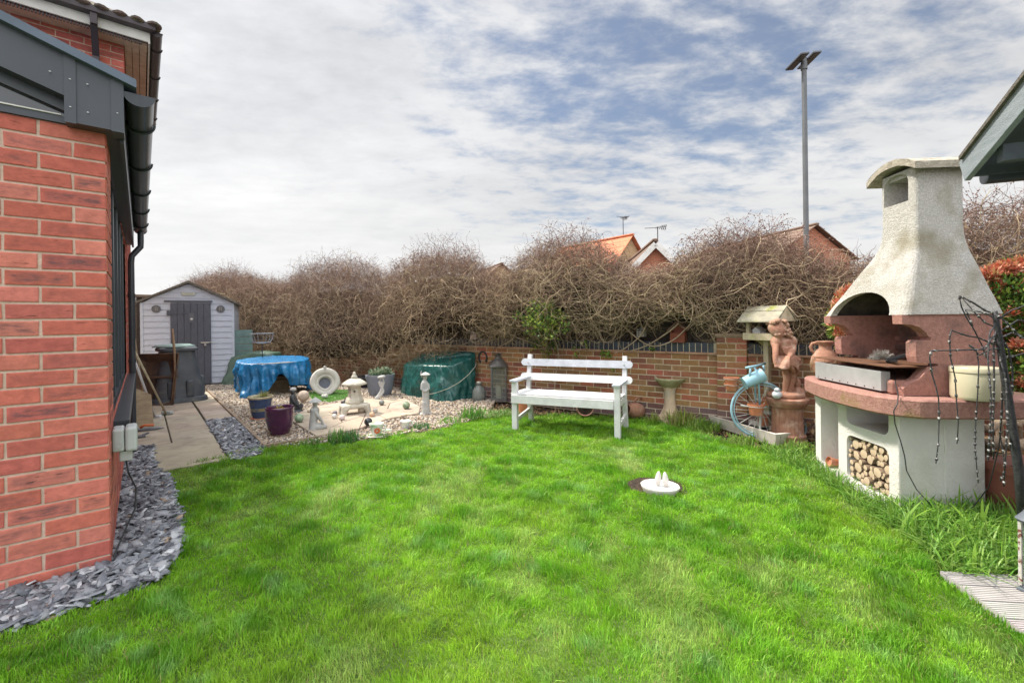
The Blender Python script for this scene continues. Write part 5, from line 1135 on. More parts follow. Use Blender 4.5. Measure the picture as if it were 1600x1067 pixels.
# ================================================================== shed and its corner
M_shed = mat('pale_blue_grey_paint', (.55,.60,.70), (.47,.52,.61), 7, .7, .35, 60, stretch=(1,1,5))
M_sheddoor = mat('dark_blue_grey_paint', (.105,.115,.145), (.08,.088,.11), 9, .6, .3, 50, stretch=(4,1,1))
M_felt = mat('roof_felt', (.17,.155,.13), (.10,.09,.075), 30, .95, 1, 80)
M_iron = mat('black_iron', (.03,.032,.036), (.05,.05,.05), 20, .5, .1)
M_steel = mat('zinc_steel', (.62,.60,.56), None, 10, .35, 0, metal=.7)
def shed():
    a, b_ = G(222,610), G(365.5,600.5); v = b_-a; W_ = v.length; t = thing('garden_shed', 'pale blue grey wooden shed with dark plank door at the end of the path', 'shed', a, math.atan2(v.y, v.x))
    E, Rg, D_ = 1.86, 2.26, 2.0; c = W_*.5
    def zr(x): return E+(Rg-E)*(1-abs(x-c)/c)
    dx0, dx1, dz = W_*.30, W_*.745, 1.86
    bd = MB(); z = .07; k = 0; n = 15; h = (Rg-.07)/17.5
    while z < Rg-.02:
        z2 = min(z+h, Rg-.01); bd.col = (*vary((1,1,1), .04), 1)
        segs = [(0, dx0), (dx1, W_)] if z+h/2 < dz else [(0, W_)]
        for x0, x1 in segs:
            q = []
            if z2 > E:
                # clip the board by the gable slope
                f0 = c-c*(1-(max(z, E)-E)/(Rg-E)); f1 = c-c*(1-(z2-E)/(Rg-E)); l0, l1 = max(x0, f0 if z > E else x0), max(x0, f1); r0, r1 = min(x1, W_-f0 if z > E else x1), min(x1, W_-f1)
                if r1-l1 < .02: l1 = r1 = c
            else: l0 = l1 = x0; r0 = r1 = x1
            bd.add([(l0,-.022,z),(r0,-.022,z),(r1,-.010,z2-.004),(l1,-.010,z2-.004),(l0,.0,z),(r0,.0,z),(r1,.0,z2-.004),(l1,.0,z2-.004)], [(0,1,2,3),(4,7,6,5),(0,4,5,1),(3,2,6,7),(0,3,7,4),(1,5,6,2)])
        z += h
    obj('front_boards', bd, M_shed, t)
    sb = MB()
    for x in (0, W_-.02):
        z = .07
        while z < E: sb.box(x-.0, x+.02, .02, D_, z, min(z+h-.004, E)); z += h
    sb.box(.03, W_-.03, .002, D_-.02, .05, dz); sb.box(-.018,.03,-.03,.018,.06,E-.02); sb.box(W_-.03,W_+.018,-.03,.018,.06,E-.02)
    obj('side_boards', sb, M_shed, t)
    gb = MB(); pl = [(.02,dz-.01),(W_-.02,dz-.01),(c,Rg-.03)]; gb.add([(x,.001,z) for x,z in pl]+[(x,D_,z) for x,z in pl], [(0,2,1),(3,4,5),(0,1,4,3),(1,2,5,4),(2,0,3,5)]); obj('gable', gb, M_shed, t)
    rf = MB()
    for sx in (-1, 1):
        e = (c+sx*(c+.07), E-.035); p = (c, Rg+.012); rf.add([(e[0],-.09,e[1]),(p[0],-.09,p[1]),(p[0],D_+.06,p[1]),(e[0],D_+.06,e[1]),(e[0],-.09,e[1]+.05),(p[0],-.09,p[1]+.05),(p[0],D_+.06,p[1]+.05),(e[0],D_+.06,e[1]+.05)], [(0,1,2,3),(4,7,6,5),(0,4,5,1),(1,5,6,2),(2,6,7,3),(3,7,4,0)])
    obj('roof', rf, M_felt, t, jit=.006, jscale=14)
    dr = MB(); n = 6; w_ = (dx1-dx0-.02)/n
    for i in range(n): dr.col = (*vary((1,1,1), .06), 1); dr.box(dx0+.01+i*w_, dx0+.01+(i+1)*w_-.007, -.045, -.015, .06, dz-.02, .002)
    dr.box(dx0+.01, dx1-.01, -.028, -.010, .06, dz-.02)
    d = obj('door', dr, M_sheddoor, t)
    hb = MB(); hb.box(dx0-.10, dx1+.03, -.05, -.01, dz+.0, dz+.035, .003); obj('drip_board', hb, M_sheddoor, t)
    for z in (1.62, .83, .35): h_ = MB(); h_.box(dx0-.045, dx0+.30, -.055, -.046, z-.016, z+.016); h_.box(dx0-.055, dx0-.01, -.06, -.025, z-.055, z+.055) if z > 1 else None; obj('hinge', h_, M_sheddoor, d)
    h_ = MB(); h_.box(dx1-.19, dx1-.02, -.058, -.046, .96, .985); h_.box(dx1-.17,dx1-.05,-.07,-.058,.955,.975,.002); h_.tube([(dx1-.19,-.065,.973),(dx1+.04,-.065,.973)], .008, 8); h_.box(dx1-.13,dx1-.09,-.075,-.06,.90,.95,.004); obj('bolt_and_padlock', h_, M_steel, d)
    h_ = MB(); h_.box(dx0+.335, dx0+.425, -.052, -.046, 1.42, 1.62); pl_ = obj('letter_plate', h_, mat('slate_plate', (.14,.15,.17), None, 6, .6), d); h_ = MB(); h_.ell((dx0+.38,-.055,1.49),(.026,.006,.022),14); obj('white_disc', h_, M_white, pl_)
    for x, nm in ((W_*.155, 'left'), (W_*.855, 'right')):
        h_ = MB(); h_.M = Matrix.Translation((x,-.026,1.71)) @ Matrix.Rotation(PI/2,4,'X'); h_.lathe([(.078,-.002),(.08,.008),(.072,.012),(.066,.008),(.001,.008)], 32); o = obj('round_plaque', h_, mat('slate_plaque', (.10,.105,.115), (.17,.17,.18), 30, .7, .5, 60), t)
        h_ = MB(); h_.M = Matrix.Translation((x,-.036,1.71)) @ Matrix.Rotation(PI/2,4,'X'); h_.tube([(-.02,-.03,0),(-.012,.0,0),(-.02,.03,0),(0,.045,0),(.02,.02,0),(.01,-.01,0),(.025,-.035,0)], .006, 6); obj('relief', h_, M_stonegrey, o)
    h_ = MB(); h_.box(c-.125, c+.125, -.036, -.024, 2.005, 2.075, .012); o = obj('name_plate', h_, mat('cream_enamel', (.55,.57,.50), (.45,.47,.42), 30, .5), t)
    h_ = MB()
    for k in range(2):
        x = c-.085
        while x < c+.08: w_ = random.uniform(.008,.022); h_.box(x, x+w_, -.0385, -.0362, 2.052-k*.022, 2.060-k*.022); x += w_+.007
    obj('faint_script', h_, mat('grey_lettering', (.30,.31,.26), None, 9, .7), o)
    h_ = MB(); 
    for x in (.1, W_/2, W_-.1): h_.box(x-.05, x+.05, 0, D_, -.01, .06)
    obj('bearer', h_, M_iron, t)
shed()
# neighbouring fence behind the shed, green panel beside it
t = thing('fence', 'dark fence standing left of the shed behind the drainpipe', 'fence', HL(-.9, 9.7), TH); b = MB()
for i in range(22): b.box(i*.12, i*.12+.116, 0, .02, 0, 2.0)
obj('boards', b, M_fence, t); b = MB(); b.box(-.05, 2.7, -.06, .06, 2.0, 2.06, .01); obj('capping', b, mat('brown_capping', (.20,.15,.125), None, 9, .9), t)
p = P(376, 545, 10.4); t = thing('green_panel_screen', 'pale green overlapping board screen between the shed and the climber', 'screen', (p.x-.3, p.y, 0), R(25)); b = MB()
for i in range(6): b.box(0, .50, -.01-.0, .02, .25+i*.165, .25+(i+1)*.165-.01, .004)
obj('boards', b, mat('sea_green_paint', (.20,.30,.28), (.15,.23,.22), 8, .7, .3, 50), t)
def hanging_basket():
    p = P(409, 521, 9.0); s = p.y/FL; t = thing('wire_basket', 'empty wire hanging basket on a thin iron stand beside the shed', 'basket', (p.x, p.y, 0), face(p)); b = MB(); z0 = p.z; r = 16*s
    ring = lambda rr, z: [(rr*math.cos(2*PI*i/28), rr*math.sin(2*PI*i/28), z) for i in range(29)]
    b.tube(ring(r, z0), .007, 6, False); b.tube(ring(r*.72, z0-14*s), .005, 6, False)
    for i in range(16): a = 2*PI*i/16; b.tube([(r*math.cos(a), r*math.sin(a), z0), (r*.93*math.cos(a), r*.93*math.sin(a), z0-8*s), (r*.72*math.cos(a), r*.72*math.sin(a), z0-14*s), (0,0,z0-16*s)], .0035, 5)
    m = mat('galvanised_wire', (.30,.31,.33), None, 9, .5); obj('basket', b, m, t); b = MB(); b.tube([(0,0,z0-16*s),(0,0,.02)], .009, 6); b.tube([(-.15,0,0),(0,0,.04),(.15,0,0)], .008, 6); obj('stand', b, M_iron, t)
hanging_basket()
def draped(name, top, bot, m, par, amp=.03, nf=13, levels=14, hem=None, N=150, dome=.0, seed=1, crown=None, jitter=.006):
    """a sheet over something: ring between the top outline and the ground outline, with folds growing downwards"""
    def resample(poly, N):
        P_ = [Vector(p) for p in poly]; n = len(P_); L_ = [0]
        for i in range(n): L_.append(L_[-1]+(P_[(i+1) % n]-P_[i]).length)
        out = []
        for k in range(N):
            u = L_[-1]*k/N; i = max(j for j in range(n) if L_[j] <= u+1e-9); f = (u-L_[i])/(L_[i+1]-L_[i]); p0, p1, p2, p3 = [P_[(i+d) % n] for d in (-1,0,1,2)]; out.append(p1.lerp(p2, f)*.55+(.5*((2*p1)+(p2-p0)*f+(2*p0-5*p1+4*p2-p3)*f*f+(3*p1-p0-3*p2+p3)*f**3))*.45)
        return out
    T, B_ = resample(top, N), resample(bot, N); c = sum(T, Vector())/N; r0 = random.Random(seed); ph = [(r0.uniform(0, 6.3), r0.randint(nf//2, nf*2), r0.uniform(.4, 1)) for _ in range(6)]
    mb = MB(); vs = []; fold = [sum(a*(abs(math.sin(2*PI*k/N*f/2+p+.6*math.sin(2*PI*k/N*3+p)))-.6) for p, f, a in ph)/2.2 for k in range(N)]
    for k in range(N): pass
    cap = 7
    for l in range(cap):
        f = (l+1)/(cap+1)
        for k in range(N): q = c.lerp(T[k], f); q = q.copy(); q.z += dome*(1-f*f)+mn.noise(q*5)*.012; vs.append(q)
    for l in range(levels):
        f = l/(levels-1)
        for k in range(N):
            q = T[k].lerp(B_[k], f); h = hem(k/N) if hem else 0
            if h: q.z = T[k].z+(max(B_[k].z, h)-T[k].z)*f; q.x = T[k].x+(B_[k].x-T[k].x)*f*(1-h*.6); q.y = T[k].y+(B_[k].y-T[k].y)*f*(1-h*.6)
            d = Vector((q.x-c.x, q.y-c.y, 0)).normalized(); q = q+d*(fold[k]*amp*(f**.7)+mn.noise(Vector((q.x*9, q.y*9, q.z*4)))*amp*.7*min(1, f*3)+math.sin(f*PI)*.01)
            q += Vector(mn.noise_vector(q*14))*jitter+d*((abs(mn.noise(Vector((q.x*6+seed, q.y*6, q.z*1.6))))-.25)*-.085*min(1, f*2)+(abs(mn.noise(Vector((q.x*12, q.y*12, q.z*5+q.x*4))))-.25)*-.014); q.z += (abs(mn.noise(q*7))-.25)*.02*(1-f); q.z = max(q.z, .004); vs.append(q)
    L_ = cap+levels; fs = [(l*N+k, l*N+(k+1) % N, (l+1)*N+(k+1) % N, (l+1)*N+k) for l in range(L_-1) for k in range(N)]; b0 = len(vs); vs.append(c+Vector((0,0,dome))); fs += [(b0, (k+1) % N, k) for k in range(N)]
    mb.add(vs, fs); return obj(name, mb, m, par, smooth=True)
M_bluetarp = mat('blue_tarpaulin', (.012,.14,.34), (.02,.20,.44), 7, .28, .9, 26, c3=(.45,.58,.62), s3=10, t3=(.66,.76), spec=.6, rvar=.1)
M_greentarp = mat('green_cover', (.009,.068,.062), (.018,.10,.09), 5, .25, .7, 18, spec=.6, rvar=.08)
def blue_table():
    d = 8.75; c = P(427, 558, d); c.z = .66; s = d/FL; rx, ry = 50*s, 50*s; t = thing('covered_garden_table', 'round garden table under a shiny blue tarpaulin next to the shed', 'covered table', (c.x, c.y, 0), face(c))
    top = [(rx*math.cos(a), ry*math.sin(a), .665+.035*math.sin(a)) for a in np.linspace(0, 2*PI, 24, endpoint=False)]; bot = [(rx*(1.0+.07*math.cos(3*a+1.2))*math.cos(a), ry*(1.0+.07*math.cos(3*a+1.2))*math.sin(a)-.03, .0) for a in np.linspace(0, 2*PI, 24, endpoint=False)]
    def hem(u):   # front is u=.75
        g = lambda x, m, w_: math.exp(-((x-m)/w_)**4)
        return .36*math.exp(-(abs(u-.78)/.042)**1.7)+.10*g(u, .88, .07)+.10*g(u,.52,.05)+.02+.07*abs(math.sin(u*23))*(0 if .60 < u < .70 else 1)
    draped('tarpaulin', top, bot, M_bluetarp, t, .105, 15, 32, hem, 340, .012, 3, jitter=.010)
    b = MB(); b.lathe([(rx*.96,.60),(rx*.98,.64)], 40, sy=ry/rx); obj('tabletop', b, M_wood, t)
    for a in (30, 150, 210, 330): b = MB(); b.obox((rx*.7*math.cos(R(a)), ry*.7*math.sin(R(a)), 0), (rx*.6*math.cos(R(a)), ry*.6*math.sin(R(a)), .60), .05, .05); obj('leg', b, M_wood, t)
    p = G(432, 613); t = thing('wooden_crate', 'slatted wooden crate pushed under the blue covered table', 'crate', (p.x, p.y-.10, 0), face(p)); b = MB()
    for i in range(5): b.box(-.27, .27, 0, .018, .02+i*.062, .07+i*.062); b.box(-.27,.27,.32,.338,.02+i*.062,.07+i*.062); b.box(-.27,-.252,0.02,.32,.02+i*.062,.07+i*.062); b.box(.252,.27,.02,.32,.02+i*.062,.07+i*.062)
    b.box(-.25,.25,.02,.32,.01,.25); obj('slats', b, M_wood, t)
blue_table()
def green_covers():
    fl, fr_, fm = G(632,619), G(744,624), G(690,630); w0 = xs(640), xs(748); bl_ = WP(w0[0]-.1, .12); br = WP(w0[1], .10)
    t = thing('covered_barbecue', 'bulky garden furniture under a dark green plastic cover tied with cord by the wall', 'covered furniture', (0,0,0))
    def up(p, px, py): return Vector((p.x, p.y, H-(unroll(px,py)[1]-HY)/FL*p.y))
    a = up(fl.lerp(bl_, .25), 640, 570); b_ = up(bl_.lerp(br, .42)*.93+fl*.07, 672, 549); c = up(br.lerp(bl_, .06), 744, 549); d = up(fr_.lerp(br, .45), 741, 556); e = up(fm.lerp(br, .30), 700, 572); f = up(fl.lerp(fm, .5), 662, 571)
    top = [f, e, d, c, b_, a]; bot = [(fl+fm)/2, fm, fr_, br, bl_, fl]
    draped('cover', [tuple(v) for v in top], [(v.x, v.y, .0) for v in bot], M_greentarp, t, .05, 9, 32, lambda u: .02, 320, .01, 9, jitter=.010)
    cd = [G(670,615).lerp(Vector((0,0,H)), .06)]; pts = [P(px, py, dd) for px, py, dd in ((664,617,7.25),(680,614,7.2),(700,607,7.15),(718,597,7.15),(732,585,7.25),(742,573,7.45),(744,565,7.8))]
    b = MB(); b.tube(pts, .0045, 6); obj('cord', b, mat('pale_cord', (.36,.35,.29), None, 9, .8), t)
    q = P(398, 570, 10.3); t = thing('covered_heap', 'low heap under a dull green cover between the shed and the blue table', 'covered heap', (q.x, q.y, 0), 0)
    top = [(-.42,-.2,.62),(.1,-.25,.74),(.5,-.15,.70),(.5,.2,.70),(-.1,.25,.74),(-.42,.2,.6)]; bot = [(-.55,-.35,0),(.1,-.4,0),(.6,-.3,0),(.6,.3,0),(0,.4,0),(-.55,.3,0)]
    draped('cover', top, bot, mat('dull_green_cover', (.05,.10,.075), (.08,.14,.10), 6, .4, .8, 20, spec=.5), t, .05, 9, 12, None, 120, .02, 5)
green_covers()
# ---------------------------------------------------------------- compost bin, barrow and tools
def compost():
    p = G(254, 633); p = Vector((p.x-.02, p.y+.36, 0)); s = p.y/FL; t = thing('compost_bin', 'large grey black plastic compost bin with flared foot in front of the shed', 'compost bin', p, TH+.1); m = mat('faded_black_plastic', (.085,.095,.11), (.055,.062,.072), 4, .45, .25, 50, c3=(.16,.15,.13), s3=6, t3=(.58,.75))
    b = MB(); sq = lambda g, z: 1/(abs(math.cos(g))**5+abs(math.sin(g))**5)**.2; b.lathe([(.40,.0),(.42,.03),(.41,.09),(.37,.11),(.345,.3),(.30,.6),(.25,.86),(.245,.9)], 64, fn=sq, cap=False); obj('body', b, m, t, smooth=True, ang=40)
    b = MB(); 
    for x in (-.13, .13): b = MB(); b.box(x-.06, x+.06, -.385, -.31, .10, .40, .03); obj('moulded_rib', b, m, t)
    for x in (-.13, .13): b = MB(); b.M = Matrix.Rotation(PI/2,4,'Z'); b.box(x-.06, x+.06, -.385, -.30, .10, .45, .03); obj('moulded_rib', b, m, t)
    b = MB(); b.lathe([(.26,.90),(.29,.91),(.29,.95),(.25,.975),(.001,.985)], 64, fn=sq); obj('lid', b, m, t, smooth=True, ang=40)
    b = MB(); b.lathe([(.30,.0),(.30,.012),(.22,.045),(.001,.055)], 30, c=(-.04,0,.975), fn=lambda g, z: 1+.06*math.sin(4*g)+.04*math.sin(9*g)); tag(obj('plastic_sheet', b, mat('pale_green_sheet', (.30,.42,.38), (.22,.32,.30), 9, .4, .6, 30), loc=tuple(p), smooth=True), 'crumpled pale green plastic sheet on top of the compost bin', 'plastic sheet')
compost()
def barrow():
    p = G(240, 636); t = thing('upturned_wheelbarrow', 'rusty brown wheelbarrow stood on its nose against the compost bin', 'wheelbarrow', (p.x, p.y+.02, 0), TH-.55); m = mat('rusty_tray', (.16,.10,.065), (.075,.05,.04), 5, .85, .6, 40, c3=(.04,.045,.06), s3=4, t3=(.56,.66))
    b = MB(); w0, w1 = .30, .34; prof = [(.03,.0,.05),(.0,.10,.0),(.02,.52,.0),(.06,.86,.05)]
    V = []
    b.add([(-.28,.0,.03),(.28,.0,.03),(.34,.06,.88),(-.34,.06,.88),(-.21,.17,.10),(.21,.17,.10),(.24,.20,.74),(-.24,.20,.74)], [(4,5,6,7),(0,1,5,4),(1,2,6,5),(2,3,7,6),(3,0,4,7)])
    tr = obj('tray', b, m, t); mm = tr.modifiers.new('s','SOLIDIFY'); mm.thickness = .012
    b = MB(); b.tube([(-.28,0,.03),(.28,0,.03),(.34,.06,.88),(-.34,.06,.88),(-.28,0,.03)], .013, 8); b.box(-.30,.30,.10,.13,.47,.50); obj('rim', b, m, t)
    for x, lb in ((-.31, None), (.27, None)): b = MB(); b.tube([(x*.9,.03,.02),(x,.09,.55),(x*1.05,.05,.9),(x*1.15,-.05,1.30)], [.018,.02,.02,.016], 8); obj('handle', b, mat('worn_ash', (.36,.25,.16), (.22,.14,.09), 12, .8), t, smooth=True)
    b = MB(); b.M = Matrix.Translation((0,.28,.16)) @ Matrix.Rotation(PI/2,4,'Y'); b.lathe([(.10,-.035),(.16,-.03),(.165,0),(.16,.03),(.10,.035)], 28); obj('wheel', b, M_black, t, smooth=True)
barrow()
def tools():
    def pole(nm, lb, a, b_, r, m, head, cat='broom'):
        t = thing(nm, lb, cat, a, 0); d = b_-a; b = MB(); b.tube([d*.04, d], r, 10); obj('handle', b, m, t, smooth=True); head(t, d); return t
    mwh = mat('white_tube', (.58,.58,.60), None, 7, .4); mg = mat('green_bristle', (.03,.14,.11), (.02,.08,.06), 60, .8)
    def h1(t, d): b = MB(); b.box(-.075,.075,-.03,.03,.03,.075,.01); obj('head', b, mat('clear_plastic_grey', (.42,.46,.46), None, 9, .4), t); b = MB(); b.box(-.072,.072,-.035,.035,-.05,.03,.01); obj('bristles', b, mg, t, jit=.006, jscale=60)
    def h2(t, d): b = MB(); b.box(-.07,.08,-.03,.03,.0,.06,.015); obj('head', b, mwh, t)
    a = G(261, 650); top = P(208, 545, 5.95); pole('scrubbing_broom', 'wooden handled broom with a green head leaning on the drainpipe', a, top, .013, M_woodpale, h1)
    a = G(243, 655); top = P(209, 560, 5.95); pole('white_mop', 'white tubed mop leaning on the drainpipe beside the broom', a, top, .014, mwh, h2, 'mop')
    a = G(254, 640); top = P(205, 520, 6.3)
    t = thing('garden_fork_handle', 'long thin brown pole standing behind the broom and mop', 'pole', G(228, 646), 0); b = MB(); b.tube([(0,0,0), P(207, 512, 6.25)-G(228,646)], .012, 8); obj('shaft', b, M_wood, t, smooth=True)
    p = G(225, 668); t = thing('wooden_board', 'short worn wooden board leaning behind the drainpipe', 'board', p, TH+.1); b = MB(); b.M = Matrix.Rotation(R(-14), 4, 'X'); b.add([(-.12,0,0),(.10,0,0),(.09,0,.43),(-.04,0,.52),(-.13,0,.55),(-.12,.022,0),(.10,.022,0),(.09,.022,.43),(-.04,.022,.52),(-.13,.022,.55)], [(4,3,2,1,0),(5,6,7,8,9)]+[(i,(i+1)%5,5+(i+1)%5,5+i) for i in range(5)]); obj('plank', b, M_wood, t)
    p = G(228, 671, .03); t = thing('edging_trowel', 'grey bladed trowel with an orange handle lying on the paving by the drainpipe', 'trowel', (p.x,p.y,.03), R(20)); b = MB(); b.add([(-.12,-.05,0),(.06,-.055,0),(.19,0,.0),(.06,.055,0),(-.12,.05,0),(-.12,-.05,.012),(.06,-.055,.02),(.19,0,.01),(.06,.055,.02),(-.12,.05,.012)], [(4,3,2,1,0),(5,6,7,8,9)]+[(i,(i+1)%5,5+(i+1)%5,5+i) for i in range(5)]); obj('blade', b, mat('grey_steel', (.20,.22,.24), None, 7, .5), t); b = MB(); b.tube([(-.06,.0,.03),(-.02,0,.055),(.08,0,.05)], .016, 8); obj('handle', b, mat('orange_plastic', (.62,.17,.06), None, 7, .5), t, smooth=True)
    b = MB(); b.box(-.06,.09,-.05,.04,0,.02,.004); b.tube([(.06,0,.02),(.12,.02,.035)], .012, 8); p = G(212, 683, .03); tag(obj('drain_cover', b, mat('drain_grey', (.14,.15,.17), None, 7, .6), loc=(p.x,p.y,.025), rz=TH), 'small grey drain cover at the foot of the drainpipe', 'drain cover')
tools()
# ---------------------------------------------------------------- by the wall: horseshoe, lanterns, jars, birdbath, boxes
def at_wall(px, py, off=.0): s_, z = onwall(px, py, off); return WP(s_, off, z)
RZW = math.atan2(WD.y, WD.x)
p = at_wall(754, 567, .02); b = MB(); u = p.y/FL; b.tube([(8*u*math.sin(R(a)), 0, 8.5*u-9*u*math.cos(R(a))*-1) for a in range(-145, 146, 20)], 1.6*u, 8, sx=.6); tag(obj('horseshoe', b, M_iron, loc=tuple(p), rz=RZW, smooth=True), 'black iron horseshoe hung on the brick wall above the glass bottles', 'horseshoe')
M_pewter = mat('aged_pewter', (.20,.19,.18), (.12,.115,.11), 20, .5, .3, 60, metal=.4)
M_clear = mat('clear_glass', (.80,.86,.84), (.75,.80,.78), 3, .06, 0, trans=.92, ior=1.2)
def lantern(px, py, w, h, nm, lb, m, wax=True, z=0, rz=None, p=None, roofm=None):
    if p is None: p, u = at(px, py, z)
    u = p.y/FL; t = thing(nm, lb, 'lantern', (p.x, p.y, z), face(p) if rz is None else rz); w_ = w*u; hb = h*u
    b = MB(); b.box(-w_*.55, w_*.55, -w_*.55, w_*.55, 0, hb*.03, .004); b.box(-w_*.48, w_*.48, -w_*.48, w_*.48, hb*.03, hb*.055, .004); b.box(-w_*.53,w_*.53,-w_*.53,w_*.53,hb*.655,hb*.68,.004); obj('frame_base', b, roofm or m, t)
    for x in (-1, 1):
        for y in (-1, 1): b = MB(); b.box(x*w_*.46-w_*.045, x*w_*.46+w_*.045, y*w_*.46-w_*.045, y*w_*.46+w_*.045, hb*.055, hb*.655); obj('corner_post', b, m, t)
    for (x0,x1,y0,y1) in ((-.42,.42,-.455,-.445),(-.42,.42,.445,.455),(-.455,-.445,-.42,.42),(.445,.455,-.42,.42)): b = MB(); b.box(x0*w_,x1*w_,y0*w_,y1*w_,hb*.056,hb*.654); obj('glass_pane', b, M_clear, t)
    b = MB(); b.lathe([(w_*.66,hb*.68),(w_*.60,hb*.70),(w_*.50,hb*.76),(w_*.34,hb*.81),(w_*.24,hb*.825),(w_*.24,hb*.855),(w_*.12,hb*.88),(w_*.15,hb*.90),(w_*.05,hb*.93),(.001,hb*.94)], 24, fn=lambda g, z: 1/(abs(math.cos(g))**4+abs(math.sin(g))**4)**.25 if z < hb*.75 else 1); obj('roof', b, roofm or m, t, smooth=True, ang=35)
    b = MB(); b.tube([(w_*.30*math.sin(R(a)), 0, hb*.90+w_*.30*(1-math.cos(R(a)))*.85) for a in range(-160, 161, 20)][::1], w_*.028, 6); obj('ring_handle', b, roofm or m, t, smooth=True)
    if wax: b = MB(); b.lathe([(w_*.2,hb*.056),(w_*.2,hb*.3),(.001,hb*.3)], 18); obj('candle', b, mat('candle_wax', (.55,.48,.34), None, 7, .5), t, smooth=True, ang=40)
    return t
lantern(779, 626, 24, 80, 'garden_lantern', 'tall pewter coloured glass lantern with a domed roof against the brick wall', M_pewter)
def bottle(px, py, w, h, lb):
    p, u = at(px, py); t = thing('glass_jar', lb, 'jar', (p.x,p.y,0), 0, 'old glass jars beside the tall lantern'); s = w*u/2; hh = h*u; m = M_clear if h > 1 else None
    b = MB(); b.lathe([(s*.9,0),(s,hh*.05),(s,hh*.5),(s*.75,hh*.70),(s*.38,hh*.80),(s*.38,hh*.88),(s*.5,hh*.89),(s*.5,hh*.92),(s*.3,hh*.93)], 24); obj('glass', b, mat('smoky_glass', (.42,.45,.42), (.30,.33,.31), 7, .12, 0, trans=.55, ior=1.3, spec=.7), t, smooth=True)
    b = MB(); b.ell((0,0,hh*.955),(s*.34,s*.34,hh*.05)); b.ell((.2*s,0,hh*.2),(s*.6,s*.6,hh*.16)); obj('stopper', b, M_stonepale, t, smooth=True)
bottle(748, 627, 21, 31, 'squat clear glass jar with stopper, left of the tall lantern'); bottle(762, 620, 13, 29, 'narrow dark glass jar between the squat jar and the tall lantern')
def birdbath():
    p, u = at(1047, 658); s = u; t = thing('birdbath', 'pale stone birdbath with a shallow dish on a flared column before the wall', 'birdbath', (p.x,p.y,0), 0)
    b = MB(); b.lathe([(23*s,0),(20*s,4*s),(14*s,12*s),(9.5*s,22*s),(8.3*s,32*s),(8.5*s,48*s),(10*s,52*s),(10*s,54*s)], 20, fn=lambda g, z: 1+.04*math.sin(5*g)+.02*math.sin(11*g+z*40)); obj('column', b, mat('sandy_stone', (.60,.46,.33), (.44,.33,.24), 9, .9, .8, 50, c3=(.50,.47,.40), s3=6), t, smooth=True)
    b = MB(); b.lathe([(9*s,52*s),(14*s,57*s),(21*s,64*s),(23*s,67*s),(22*s,68.5*s),(19*s,66*s),(12*s,62*s),(.001,61*s)], 36, fn=lambda g, z: 1+.025*math.cos(8*g)+.02*math.sin(3*g), cap=False); b.lathe([(9*s,52*s),(.001,52*s)],20,cap=False); obj('dish', b, mat('mossy_dish', (.42,.38,.24), (.28,.26,.15), 9, .9, .8, 50), t, smooth=True)
birdbath()
def nestbox(px, py, w, h, nm, lb, m, roofm, front=True, dark=None, z0=None):
    p = at_wall(px, py, .03); u = p.y/FL; w_, h_ = w*u, h*u; t = thing(nm, lb, 'bird box', p, RZW); c = w_/2
    b = MB(); b.box(0, w_, 0, .10, 0, h_*.06); b.box(0, .012, 0, .10, h_*.06, h_*.62); b.box(w_-.012, w_, 0, .10, h_*.06, h_*.62); b.add([(0,.088,h_*.06),(w_,.088,h_*.06),(w_,.088,h_*.62),(c,.088,h_*.93),(0,.088,h_*.62),(0,.1,h_*.06),(w_,.1,h_*.06),(w_,.1,h_*.62),(c,.1,h_*.93),(0,.1,h_*.62)], [(0,1,2,3,4),(9,8,7,6,5),(0,5,6,1),(1,6,7,2),(2,7,8,3),(3,8,9,4),(4,9,5,0)]); obj('box', b, m, t)
    if front: b = MB(); b.box(.0,w_,-.012,-.001,0,h_*.45); obj('front_board', b, m, t)
    for k in (-1, 1):
        b = MB(); b.obox((c,.045,h_*.97), (c+k*(c+.035),.045,h_*.55), .15, .016, (0,0,1)); obj('roof_board', b, roofm, t)
    return t, w_, h_
M_redwood = mat('red_stained_wood', (.30,.085,.05), (.20,.06,.035), 8, .6, .3, 60)
nestbox(1047, 535, 22, 33, 'red_bird_box', 'open fronted reddish bird box mounted above the blue brick coping', M_redwood, mat('brown_roof_board', (.22,.13,.09), None, 8, .8))
t, w_, h_ = nestbox(995, 526, 11, 20, 'insect_box', 'small pale insect box with slots on the fence above the wall', mat('pale_pine', (.46,.42,.38), None, 8, .8), mat('brown_roof_board2', (.26,.18,.13), None, 8, .8), True)
b = MB()
for i in range(3):
    for j in range(2): b.box(.012+j*w_*.45, .012+j*w_*.45+w_*.3, -.014, -.0121, .02+i*h_*.14, .02+i*h_*.14+h_*.07)
obj('slots', b, M_soot_hole, t)  # dark strips on the front board, painted as shade inside the slots
t, w_, h_ = nestbox(735, 530, 12, 17, 'pink_insect_box', 'small pinkish box half hidden by stems above the coping left of the ivy', mat('pinkish_board', (.42,.32,.29), None, 8, .8), M_fence, True)
def props():
    a = G(1104, 655); t = thing('furled_parasol_pole', 'grey metal pole with a hinged strut leaning on the left of the brick pillar', 'pole', a, 0); top = P(1121, 533, a.y-.1); m = mat('grey_aluminium', (.36,.37,.38), (.25,.25,.26), 9, .45, .1, 60, metal=.3)
    b = MB(); q = P(1113, 580, a.y-.05); b.tube([(0,0,.0), q-a, top-a], [.020,.020,.017], 10); obj('pole', b, m, t, smooth=True)
    b = MB(); c = P(1094, 640, a.y-.1); b.tube([q-a, P(1106,610,a.y-.06)-a, c-a], .014, 8); obj('strut', b, m, t, smooth=True); b = MB(); b.tube([P(1110,618,a.y-.06)-a, Vector((-.0,0,.02))], .035, 10); obj('collar', b, M_steel, t, smooth=True)
props()
